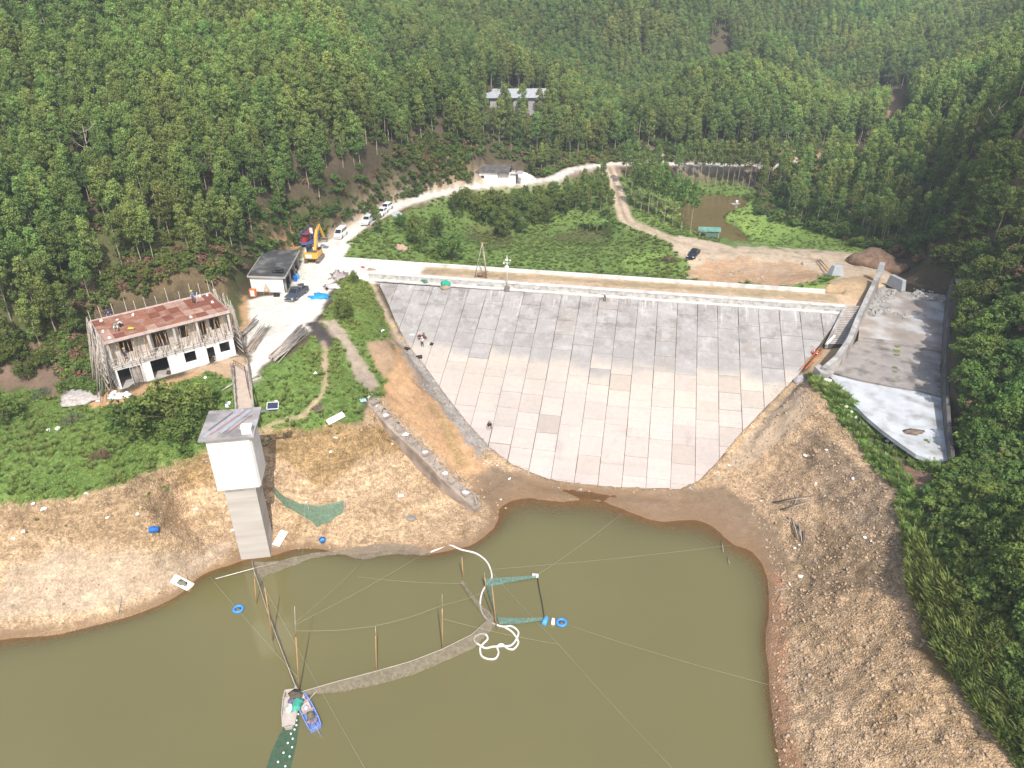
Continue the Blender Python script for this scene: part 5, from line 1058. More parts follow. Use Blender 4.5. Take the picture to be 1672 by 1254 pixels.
OPG = [(.35, 1.75, 0, 2.5), (1.78, 2.95, .02, 2.45), (4.15, 6.2, 0, 2.55), (8.2, 9.6, .95, 2.35), (11.0, 11.95, 0, 2.2), (12.65, 13.95, 1.0, 2.35)]
w = MB(); wall(w, BL - .3, -.6, 2.75, .12, .34, OPG, .15); w.build('ground_floor_wall', WHITE, site)
w = MB(); w.prism([(.15, .345), (.37, .345), (.37, BD - .25), (.15, BD - .25)], -.6, 2.75); w.prism([(BL - .37, .345), (BL - .15, .345), (BL - .15, BD - .25), (BL - .37, BD - .25)], -.6, 2.75); w.prism([(.15, BD - .245), (BL - .15, BD - .245), (BL - .15, BD), (.15, BD)], -.6, 2.75)
w.build('end_wall', mat('rendered_wall', (.62, .58, .54), .9, .12), site)
w = MB(); [w.prism([(x, .35), (x + .15, .35), (x + .15, BD - .3), (x, BD - .3)], 0, 2.74) for x in (3.6, 7.2, 10.6)]; w.build('partition', mat('bare_brick', (.30, .24, .21), .9, .2), site)
w = MB(); w.prism([(0, 0), (BL, 0), (BL, BD), (0, BD)], 2.755, 3.05); w.build('floor_slab', mat('slab_edge', (.66, .62, .58), .9, .1), site)
w = MB(); w.prism([(-.1, -.1), (BL + .1, -.1), (BL + .1, BD), (-.1, BD)], -.3, .05); w.build('ground_slab', GREYC, site)
OPU = [(1.55, 2.9, 3.9, 5.6), (5.3, 7.1, 3.1, 5.7), (8.5, 9.55, 3.9, 5.6), (10.95, 11.8, 3.1, 5.5), (12.35, 13.6, 3.9, 5.6)]
w = MB(); wall(w, BL - .4, 3.055, 6.25, 1.25, 1.45, OPU, .2); w.build('upper_wall', mat('fresh_render', (.60, .55, .50), .9, .14, 1.5, .2, stain=(.36, .28, .22)), site)
w = MB(); w.prism([(.2, 1.455), (.4, 1.455), (.4, BD - .3), (.2, BD - .3)], 3.055, 6.25); w.prism([(BL - .4, 1.455), (BL - .2, 1.455), (BL - .2, BD - .3), (BL - .4, BD - .3)], 3.055, 6.25); w.prism([(.2, BD - .295), (BL - .2, BD - .295), (BL - .2, BD - .1), (.2, BD - .1)], 3.055, 6.25)
w.build('end_wall', mat('rendered_wall', (.62, .58, .54)), site)
for x in (.05, 4.6, 7.6, 10.4, BL - .3):
    w = MB(); w.box((x + .13, .2, 4.65), (.26, .26, 3.2)); w.build('balcony_column', mat('fresh_render', (.6, .55, .5)), site)
w = MB(); w.prism([(1.8, .5), (2.93, .5), (2.93, .58), (1.8, .58)], .02, 2.45); [w.box((2.36, .47, .25 + i * .32), (1.12, .03, .05)) for i in range(7)]; w.build('plank_infill', PLANK, site)
# formwork deck in sheets with an edge board
w = MB(); rnd = random.Random(4); nx_, ny_ = 12, 4
for i in range(nx_):
    for j in range(ny_):
        x0, x1 = BL * i / nx_ + .03, BL * (i + 1) / nx_ - .02; y0, y1 = BD * j / ny_ + .02, BD * (j + 1) / ny_ - .02; h = rnd.uniform(-.015, .02) - (.05 if i in (3, 6, 9) else 0)
        w.mi = 1 if rnd.random() < .16 else (2 if rnd.random() < .25 else 0); w.prism([(x0, y0), (x1, y0), (x1, y1), (x0, y1)], 6.42, 6.52 + h)
w.build('roof_formwork', [FORM, mat('dusty_formwork', (.40, .25, .19), .9, .2, 1.5, .1), mat('dark_formwork', (.22, .08, .05), .9, .2, 1.5, .1)], site)
w = MB(); w.prism([(-.08, -.08), (BL + .08, -.08), (BL + .08, BD + .08), (-.08, BD + .08)], 6.28, 6.40); [w.prism([(a, b), (c, b), (c, d), (a, d)], 6.28, 6.66) for a, b, c, d in ((-.12, -.14, BL + .12, -.085), (-.12, BD + .085, BL + .12, BD + .14), (-.14, -.08, -.085, BD + .08), (BL + .085, -.08, BL + .14, BD + .08))]
w.build('edge_board', mat('pinkish_board', (.56, .44, .40), .9, .15, 2, .1), site)
def poles_thing(name, loc, rz, segs, m_, label, cat, r=.05, part='pole'):
    e = empty(name, loc, rz, label, cat)
    for a, b in segs:
        w = MB(); w.tube(a, b, r, 5, r * .75); w.build(part, m_, e)
    return e
SO = (cA.x, cA.y, gz0); rnd = random.Random(9); U = rnd.uniform
seg = []
for k in range(30): y = U(-.6, BD + .3); seg.append(((-.25 - U(0, 1.9), y, -.9), (-.3 + U(-.25, .1), y + U(-.7, .7), 7.2 + U(-.7, .9))))
for k in range(16): z = U(.8, 6.2); x = -.5 - (6.5 - z) * .12; seg.append(((x, -1.0 + U(-.4, .3), z), (x + U(-.3, .3), BD + .5 + U(-.4, .4), z + U(-.4, .4))))
for k in range(10): seg.append(((-2.2 + U(-.3, .3), U(-.5, 5), -.8), (-.4, U(0, BD), 6.8)))
poles_thing('bamboo_scaffold', SO, BA, seg, BAMBOO, 'dense leaning grey pole scaffold on the left end of the unfinished building', 'scaffold')
seg = []
for k in range(34): x = .2 + (BL - .4) * k / 33 + U(-.2, .2); seg.append(((x, U(-.1, .9), 3.1), (x + U(-.4, .4), U(.1, 1.0), 6.25)))
poles_thing('roof_props', SO, BA, seg, BAMBOO2, 'row of raw timber props holding up the formwork over the balcony', 'props', .045, 'prop')
seg = []
for k in range(17): x = BL * k / 16 + U(-.3, .3); seg.append(((x, -.22, 2.9 + U(-.3, .1)), (x + U(-.15, .15), -.25, 4.5 + U(-.4, .9))))
for z in (3.35, 3.75, 4.2): 
    for k in range(4): seg.append(((k * 3.7 - .2, -.3, z + U(-.1, .1)), (k * 3.7 + 4.2, -.3, z + U(-.1, .1))))
for x in (2.1, 2.6, 3.0): seg.append(((x, -.45, -.2), (x - .1, -.3, 3.6)))
poles_thing('balcony_scaffold', SO, BA, seg, BAMBOO, 'low grey pole railing along the balcony edge of the unfinished building', 'scaffold', .04)
seg = []
for k in range(22): y = U(-.8, BD + .4); seg.append(((BL + .5 + U(0, .9), y, -.5), (BL + .35 + U(-.2, .3), y + U(-.5, .5), 7.4 + U(-.8, 1.0))))
for k in range(9): z = U(.6, 6.8); seg.append(((BL + .55, -.9, z), (BL + .55 + U(-.2, .2), BD + .5, z + U(-.4, .4))))
poles_thing('bamboo_scaffold', SO, BA, seg, BAMBOO, 'upright grey pole scaffold on the right end of the unfinished building', 'scaffold')
seg = [((.2 + BL * k / 11, BD + .35, -.3), (.1 + BL * k / 11 + U(-.25, .25), BD + .45 + U(-.1, .2), 7.9 + U(-.3, .8))) for k in range(12)] + [((-.3, BD + .4, z), (BL + .3, BD + .4, z + U(-.1, .1))) for z in (2.0, 4.2, 6.1)]
poles_thing('bamboo_scaffold', SO, BA, seg, BAMBOO, 'thin row of poles sticking up behind the formwork roof', 'scaffold')
for k, (x, y) in enumerate([(1.0, 6.5), (4.6, 5.9), (.5, 3.0), (13.2, 6.9), (14.1, 6.6), (10.2, .7), (13.9, 3.8), (.7, .6)]):
    w = MB(); w.box((0, 0, .1), (.34, .26, .2), U(0, 3)); w.box((0, 0, .24), (.22, .18, .1), U(0, 3)); tag(w.build('foam_block', WPL, None, .02, BW(x, y, 6.55)), 'small white block lying on the red-brown formwork roof', 'block', 'white blocks on the formwork roof')
# --- black-roofed hut
h0, h1, h2 = P(404, 451, 16.1), P(465, 453, 16.1), P(489, 409, 16.1); HA = math.atan2((h1 - h0).y, (h1 - h0).x); HL = (h1 - h0).length; hb = (h2 - h1); HD = hb.length
hut = empty('white_hut', (h0.x, h0.y, 13.35), HA, 'white single-storey hut with a flat black mossy roof beside the parked pickup', 'hut')
sk = hb.normalized(); hy = Vector((math.cos(-HA) * sk.x - math.sin(-HA) * sk.y, math.sin(-HA) * sk.x + math.cos(-HA) * sk.y)); off = hy * HD
def sh(x, y): return (x + off.x * y, off.y * y)
w = MB(); w.prism([sh(.2, .02), sh(HL - .5, .02), sh(HL - .5, .045), sh(.2, .045)], -.5, 2.55); w.build('front_wall', WHITE, hut)
w = MB(); w.prism([sh(.2, .046), sh(.45, .046), sh(.45, .97), sh(.2, .97)], -.5, 2.55); w.prism([sh(HL - 1.55, .046), sh(HL - 1.3, .046), sh(HL - 1.3, .97), sh(HL - 1.55, .97)], -.5, 2.55); w.prism([sh(.2, .971), sh(HL - .5, .971), sh(HL - .5, .99), sh(.2, .99)], -.5, 2.55); w.build('side_wall', GREYC, hut)
w = MB(); w.prism([sh(0, 0), sh(HL, 0), sh(HL, 1), sh(0, 1)], 2.56, 2.74); w.build('roof', DARKROOF, hut)
w = MB(); [w.prism([sh(a, b), sh(c, b), sh(c, d), sh(a, d)], 2.57, 2.84) for a, b, c, d in ((-.06, -.008, HL + .06, -.001), (HL + .002, 0, HL + .1, 1), (-.1, 0, -.002, 1))]; w.build('roof_kerb', GREYC, hut)
for k in range(4):
    w = MB(); q = sh(HL - .35, .08 + k * .28); w.box((q[0], q[1], 1.2), (.25, .25, 2.7)); w.build('veranda_post', GREYC, hut)
for k in range(3):
    w = MB(); q = sh(HL - 1.27, .2 + k * .27); w.box((q[0], q[1], 1.1), (.06, .9, 1.9)); w.build('door', mat('dark_door', (.06, .06, .07), .7), hut)
HW = lambda x, y, z: Vector((h0.x, h0.y, 13.35)) + Matrix.Rotation(HA, 3, 'Z') @ Vector((*sh(x, y), z))
w = MB(); [w.box((x, 0, .25), (.06, .06, .5)) for x in (-.9, .9)]; w.box((0, 0, .5), (2.0, .5, .05)); w.blob((.3, .1, .75), (.7, .35, .3), 4, 2, .5); tag(w.build('rubbish_table', mat('dark_netting', (.05, .055, .05), .9, .3), None, 0, HW(HL - 1.4, .12, 2.76), HA), 'dark netting heaped on a low rack on the black hut roof', 'rack')
def boxthing(name, loc, rz, parts, label, cat, group=None):
    e = empty(name, tuple(loc), rz, label, cat, group)
    for nm, m_, fn in parts:
        w = MB(); fn(w); w.build(nm, m_, e, .01)
    return e
p = HW(.9, -.12, 0); boxthing('orange_cabinet', p, HA, [('body', ORANGEP, lambda w: w.box((0, 0, .62), (.95, .6, 1.2))), ('door', WPL, lambda w: w.box((0, -.31, .62), (.6, .03, .95))), ('foot', BLACK, lambda w: [w.box((x, 0, .0), (.12, .5, .1)) for x in (-.35, .35)])], 'orange metal cabinet with a pale door against the white hut front', 'cabinet')
p = HW(3.1, -.10, 0); poles_thing('timber_trestle', tuple(p), HA, [((-.7, 0, 0), (-.1, .1, 2.0)), ((.5, 0, 0), (-.1, .1, 2.0)), ((-.5, .5, 0), (-.1, .3, 1.9)), ((.4, .6, 0), (-.1, .3, 1.9)), ((-.45, .05, .8), (.3, .05, .8)), ((-.3, .05, 1.3), (.1, .05, 1.3))], BAMBOO2, 'timber trestle standing in front of the white hut wall', 'trestle', .05, 'leg')
p = HW(4.6, -.10, 0); boxthing('black_crate', p, HA + .2, [('crate', BLACK, lambda w: [w.box((0, 0, .06), (.9, .6, .1)), w.box((0, .28, .3), (.9, .05, .5)), w.box((0, -.28, .3), (.9, .05, .5)), w.box((.43, 0, .3), (.05, .55, .5)), w.box((-.43, 0, .3), (.05, .55, .5))])], 'black open crate on the ground before the white hut', 'crate')
for k, (x, y, r, h, m_, lb) in enumerate([(HL + .3, .42, .32, .95, BLUEP, 'bright blue barrel under the veranda of the hut, nearer of the two'), (HL + .5, .5, .30, .9, LBLUE, 'paler blue barrel beside the hut veranda, farther of the two')]):
    w = MB(); q = HW(x, y, 0); w.path([(0, 0, 0), (0, 0, .05), (0, 0, h * .33), (0, 0, h * .36), (0, 0, h * .66), (0, 0, h * .69), (0, 0, h - .04), (0, 0, h)], r, 16, [r * .94, r, r, r * 1.04, r, r * 1.04, r, r * .93]); tag(w.build('barrel', m_, None, 0, q), lb, 'barrel')
# --- far cottage and shed
c0 = P(779, 298, 13.2); cot = empty('white_cottage', (c0.x, c0.y, 13.0), R(-8), 'small white cottage with a dark low-pitched roof far behind the dam', 'cottage'); cot.scale = (.66, .66, .8)
w = MB(); wall(w, 7.6, -.8, 3.4, 0, .25, [(1.4, 2.7, 1.5, 2.4)]); w.build('front_wall', WHITE, cot)
w = MB(); wall(w, 6.5, -.8, 3.4, .9, 1.15, [(1.6, 2.8, 0, 2.4)], 7.65); w.build('front_wall', WHITE, cot)
w = MB(); w.prism([(0, .26), (.25, .26), (.25, 8), (0, 8)], -.8, 3.4); w.prism([(0, 8.01), (14, 8.01), (14, 8.2), (0, 8.2)], -.8, 3.4); w.prism([(13.9, 1.2), (14.15, 1.2), (14.15, 8), (13.9, 8)], -.8, 3.4); w.build('side_wall', mat('shade_dark_wall', (.13, .11, .10), .9, .3), cot)  # side walls coloured dark to stand for their shaded side
w = MB(); w.extr([(-.7, 3.42), (4.1, 4.7), (8.9, 3.42), (8.9, 3.6), (4.1, 4.9), (-.7, 3.6)], -.7, 12.0); w.build('roof', mat('grey_tile_roof', (.10, .09, .09), .9, .25, 1.2, .4, 5, stain=(.2, .18, .17)), cot)
w = MB(); w.box((2.05, .12, 1.95), (1.28, .05, .88)); w.build('window', GLASS, cot); w = MB(); w.box((9.85, 1.05, 1.2), (1.18, .06, 2.38)); w.build('door', mat('dark_door', (.06, .06, .07)), cot)
w = MB(); w.prism([(12.2, .4), (16.5, .4), (16.5, 5), (12.2, 5)], 3.0, 3.2); w.build('porch_roof', GREYC, cot)
s0 = G(800, 177); shd = empty('long_shed', (s0.x, s0.y, H(s0.x + 7, s0.y + 2)), R(2), 'long low shed with a pale metal roof half hidden in the far plantation', 'shed')
w = MB(); wall(w, 15.5, -2, 2.9, 0, .25, [(2, 2.8, 1.6, 2.5), (6, 6.8, 1.6, 2.5), (10, 11, 0, 2.3), (13, 13.8, 1.6, 2.5)]); w.prism([(0, .26), (.2, .26), (.2, 7), (0, 7)], -2, 2.9); w.prism([(15.3, .26), (15.5, .26), (15.5, 7), (15.3, 7)], -2, 2.9); w.prism([(0, 7), (15.5, 7), (15.5, 7.2), (0, 7.2)], -2, 2.9); w.build('wall', mat('shed_concrete', (.40, .38, .38), .9, .15), shd)
w = MB(); w.extr([(-.8, 2.95), (8, 4.2), (8, 4.3), (-.8, 3.05)], -1.2, 16.6); [w.box((x, 3.6, 3.72), (.05, 8.6, .06), 0, Matrix.Rotation(math.atan2(1.25, 8.8), 3, 'X')) for x in range(0, 17)]; w.build('roof', mat('zinc_roof', (.44, .47, .52), .5, .1, .5, .05, stain=(.5, .42, .38), stain_scale=.3), shd)
# --- heaps by the cottage
def heap(name, px, py, r, m_, label, cat, seed=1, z0=None, amp=.25, sub=3, group=None, lift=0, fr=1.6):
    p = G(px, py) if not lift else Pdam(px, py); w = MB(); w.blob((0, 0, 0), r, seed, sub, amp, fr, flat=-.3); o = w.build(name, m_, None, 0, (p.x, p.y, p.z + lift)); return tag(o, label, cat, group)
WS = mat('white_powder', (.78, .77, .74), .9, .08, 1, .2, 5)
heap('white_heap', 842, 292, (4.0, 2.4, 1.9), WS, 'larger white covered heap beside the cottage', 'heap', 3); heap('white_heap', 856, 294, (3.0, 1.8, 1.0), WS, 'smaller white heap right of the larger one by the cottage', 'heap', 5)
heap('soil_heap', 1424, 428, (4.0, 3.4, 2.3), mat('dug_soil', (.22, .14, .09), .95, .25, 1.5, .6, 4, stain=(.33, .22, .15), stain_scale=.8), 'brown dug soil heap at the far end of the spillway', 'soil heap', 8, amp=.18)
heap('soil_heap', 1453, 440, (3.0, 2.6, 1.6), mat('dug_soil', (.22, .14, .09)), 'lower reddish soil heap behind the concrete blocks of the spillway', 'soil heap', 9, amp=.3)
heap('bare_rock', 655, 407, (1.1, .7, 1.1), mat('reddish_rock', (.48, .33, .26), .9, .2), 'reddish bare boulder on the grass slope behind the dam', 'boulder', 10)
heap('boulder', 1306, 622, (.85, .6, .9), mat('pale_rock', (.42, .40, .41), .9, .15), 'big pale boulder in the grass at the right toe of the dam', 'boulder', 11)
heap('flat_rock', 670, 846, (.62, .45, .12), mat('grey_rock', (.27, .25, .23), .9, .15), 'flat grey stone lying alone on the sandy left shore', 'stone', 12)
heap('green_net_heap', 695, 460, (.75, .55, .4), netmat('green_net', (.07, .20, .15), .95), 'left of two green netting heaps on the top slabs of the dam', 'net heap', 13, lift=.12); heap('green_net_heap', 728, 465, (.85, .6, .65), mat('bright_green_net', (.02, .30, .19), .8, .25, 4, .5), 'brighter right one of two green netting heaps on the dam slabs', 'net heap', 14, lift=.12)
heap('sack_pile', 727, 470, (.9, .5, .35), mat('brown_sacks', (.30, .24, .18), .9, .3), 'brown sacks under the brighter green netting heap', 'sacks', 15, lift=.1)
o = heap('blue_tarpaulin', 522, 486, (1.5, 1.0, .55), TARP, 'crumpled bright blue tarpaulin on the pale road by the round bush', 'tarpaulin', 16, amp=.5, fr=2.3)
heap('debris_heap', 543, 470, (1.3, .8, .5), mat('pale_debris', (.60, .56, .55), .9, .35, 5, .8, 4), 'pale rubble heap behind the blue tarpaulin', 'debris', 17, amp=.6, fr=3)
heap('scrap_heap', 553, 452, (1.2, 1.6, .6), mat('mixed_scrap', (.36, .30, .28), .9, .5, 6, .9, 4, stain=(.62, .58, .55), stain_scale=3), 'heap of broken boards and scrap at the left end of the dam road', 'scrap', 18, amp=.7, fr=3.2)
heap('red_bucket_heap', 592, 437, (.35, .3, .25), RED, 'small red object lying on the pale left end of the dam crest', 'bucket', 19); heap('brown_bundle', 606, 441, (.9, .3, .25), mat('brown_sacks', (.3, .24, .18)), 'brown bundle of sticks on the crest near the left dam end', 'bundle', 20, amp=.6)
heap('rubble_pile', 138, 645, (2.6, 2.2, .6), mat('grey_rubble', (.42, .38, .36), .9, .3, 3, .8, 3), 'grey rubble spread at the foot of the left scaffold', 'rubble', 22, amp=.4)
# --- concrete blocks around the spillway head
def block(px, py, z, sz, rz, taper, label, tilt=0, m_=None):
    p = P(px, py, z); w = MB(); w.box((0, 0, sz[2] / 2), sz, taper=taper); o = w.build('concrete_block', m_ or mat('pale_block', (.40, .42, .44), .85, .12, .8, .2, stain=(.33, .33, .34)), None, .04, (p.x, p.y, z)); o.rotation_euler = (0, tilt, rz); return tag(o, label, 'concrete block')
block(1363, 452, 12.4, (2.6, 1.6, 2.1), .2, .55, 'stubby tapered concrete block on the dirt at the right end of the dam crest')
block(1462, 470, 10.9, (.9, 3.6, 1.9), .30, .8, 'long grey concrete block standing beyond the spillway wall end')
block(1560, 475, 12.0, (1.2, 4.6, 3.0), -.35, .8, 'tall pale concrete block at the foot of the shaded right slope')
block(1436, 447, 12.6, (1.1, 1.6, 1.9), -.5, .8, 'pale block capping the far end of the spillway side wall')
# kerb stones along the apron
KP = [(1346, 617), (1352, 623), (1360, 634), (1368, 645), (1376, 655), (1384, 664), (1392, 672), (1401, 682), (1410, 690), (1420, 698), (1431, 706), (1441, 713), (1451, 720), (1462, 728), (1473, 735), (1484, 743), (1496, 749), (1508, 753)]
for k, (a, b) in enumerate(KP):
    p = G(a - 2, b + 1); w = MB(); s_ = .62 if k < 2 else U(.24, .42); w.blob((0, 0, s_ * .3), (s_, s_ * .7, s_ * .6), 50 + k, 2, .3); tag(w.build('kerb_stone', mat('white_stone', (.66, .64, .60), .9, .12), None, 0, p), 'small white stone in the row edging the white spillway apron' if k > 1 else ('larger white stone at the top of the row edging the apron' if k == 0 else 'second largest white stone in the row edging the apron'), 'stone', 'white stones edging the apron' if k > 1 else None)
# rubble on the spillway bed, stones on the shores (uncountable)
def rockmesh(seed, m_):
    w = MB(); w.blob((0, 0, 0), (.5, .38, .3), seed, 1, .5); return w.mesh('rock', m_)
R_G = [rockmesh(i, mat('broken_concrete', (.36, .345, .33), .9, .2)) for i in range(3)]; R_T = [rockmesh(5 + i, mat('tan_stone', (.47, .335, .215), .9, .25, 1.5)) for i in range(3)] + [rockmesh(9, mat('pale_stone', (.44, .35, .26), .9, .15)), rockmesh(10, mat('dark_stone', (.27, .20, .14), .9, .2))]
def rubble(name, label, meshes, poly, n, s0, s1, seed, z, patch=None, y1=999, pw=2.2, onbed=None):
    x, y, zz, wa, wb, a, b = sample(poly, n, 0, y1, z, seed, 4); k = inpoly(wa, wb, poly)
    if patch: k &= fbm(x * patch[0], y * patch[0], 3, seed) > patch[1]
    s_ = (x - DO.x) * DU.x + (y - DO.y) * DU.y; d_ = (x - DO.x) * DN.x + (y - DO.y) * DN.y; k &= ~inpoly(s_, d_, [(-1, -.5)] + list(FACE_SD) + [(DLEN + 1, -.5)])
    if onbed is None: k &= ~inpoly(x, y, SP) & (zz > -.1)
    r = np.random.RandomState(seed); x, y, zz = x[k], y[k], zz[k]; m = len(x); print(name, m)
    if onbed is not None: zz = np.full(m, onbed)
    o = scatter(name, meshes, np.c_[x, y, zz + .02], r.random(m) * 6.28, s0 + (s1 - s0) * r.random(m) ** pw, r.randint(0, len(meshes), m), r.normal(size=(m, 2)) * .5); return tag(o, label, 'rubble' if onbed else 'stones')
rubble('rubble', 'broken grey concrete rubble strewn over the upper spillway bed', R_G, [(1415, 478), (1460, 478), (1460, 505), (1440, 520), (1412, 520)], 3500, .25, 1.4, 31, 10.8, onbed=10.86, pw=1.5)
rubble('rubble', 'low drift of grey rubble across the middle of the upper spillway bed', R_G, [(1450, 512), (1500, 500), (1520, 520), (1480, 530)], 3200, .2, 1.2, 32, 10.8, (.3, -.1), onbed=10.86, pw=1.5)
rubble('rubble', 'grey rubble line along the far edge of the spillway bed', R_G, [(1485, 480), (1545, 480), (1545, 500), (1490, 498)], 2500, .2, 1.1, 33, 10.8, onbed=10.86, pw=1.5)
RSH = [(1180, 770), (1305, 620), (1345, 655), (1385, 705), (1440, 770), (1460, 870), (1490, 960), (1520, 1040), (1650, 1240), (1690, 1300), (1690, 1400), (1290, 1400), (1262, 1180), (1258, 1000), (1262, 930), (1250, 880)]
rubble('stones', 'stones and clods covering the dry right bank of the reservoir', R_T, RSH, 56000, .07, .42, 34, 4., (.25, -.45), y1=112, pw=3.6)
LSH = [(-60, 830), (100, 820), (290, 752), (335, 738), (430, 702), (592, 688), (640, 640), (650, 560), (700, 610), (815, 760), (812, 860), (600, 900), (390, 912), (200, 1005), (-60, 1045)]
rubble('stones', 'small stones scattered over the sandy left shore', R_T, LSH, 22000, .07, .42, 35, 4., (.3, -.2), y1=112, pw=3.5)
rubble('stones', 'line of rubble stones along the foot of the dam slabs', R_T[3:4] + R_G[:1] + R_T[:1], [(770, 700), (865, 768), (960, 794), (1140, 796), (1180, 760), (1190, 775), (1140, 806), (960, 806), (860, 785), (790, 760)], 3500, .15, .6, 36, .5, y1=100, pw=3)
rubble('stones', 'stones and lumps on the bare dirt behind the right half of the dam', R_T[3:4] + R_G, [(1125, 425), (1300, 425), (1350, 445), (1350, 465), (1140, 455)], 500, .25, 1.3, 37, 10, (.3, .1), pw=3)
# --- old retaining wall with block cells down the left shore
ra, rb = P(590, 640, 10.2), P(783, 828, 1.1); rw = empty('retaining_wall', (0, 0, 0), 0, 'old grey stone wall with a broken cell top running down the left shore', 'wall')
N_ = 18; t_ = (rb - ra); tn = Vector((t_.x, t_.y, 0)).normalized(); nn = Vector((tn.y, -tn.x, 0)); nn = nn if nn.y < 0 else -nn
w = MB(); fr_ = []
for i in range(N_ + 1):
    q = ra.lerp(rb, i / N_) + Vector((0, 0, .15 * math.sin(i * .8))); q.z = max(q.z, H(q.x, q.y) + .25) if i > 1 else q.z; fr_.append(q)
for q, e in zip(fr_[:-1], fr_[1:]):
    c = [q + nn * .9, e + nn * .9, e - nn * .5, q - nn * .5]
    w.prism([(p.x, p.y) for p in c], 0, 0, ([min(H(p.x, p.y), p.z) - .9 for p in c], [q.z, e.z, e.z, q.z]))
w.build('wall_body', mat('old_masonry', (.34, .28, .23), .95, .25, .8, .5, 4, stain=(.16, .12, .095), stain_amt=.7), rw)
for i in range(1, N_):
    q = fr_[i]; w = MB(); L = .95; rot = Matrix.Rotation(math.atan2(tn.y, tn.x), 3, 'Z')
    for dx, dy, sx_, sy_ in ((-.45, 0, .16, 1.3), (.45, 0, .16, 1.3), (0, -.58, .75, .16), (0, .58, .75, .16)):
        w.box(q + rot @ Vector((dx, dy + .05, .12 + U(-.1, .08))), (sx_ * U(.7, 1.3), sy_ * U(.6, 1.05), .3), U(-.2, .2), None if i % 2 else rot)
    if i % 3 == 1: w.mi = 1; w.blob(q + Vector((0, 0, .15)), (.45, .3, .22), i, 2, .4)
    w.build('coping_cell', [mat('cell_block', (.36, .31, .27), .9, .2), WS], rw)
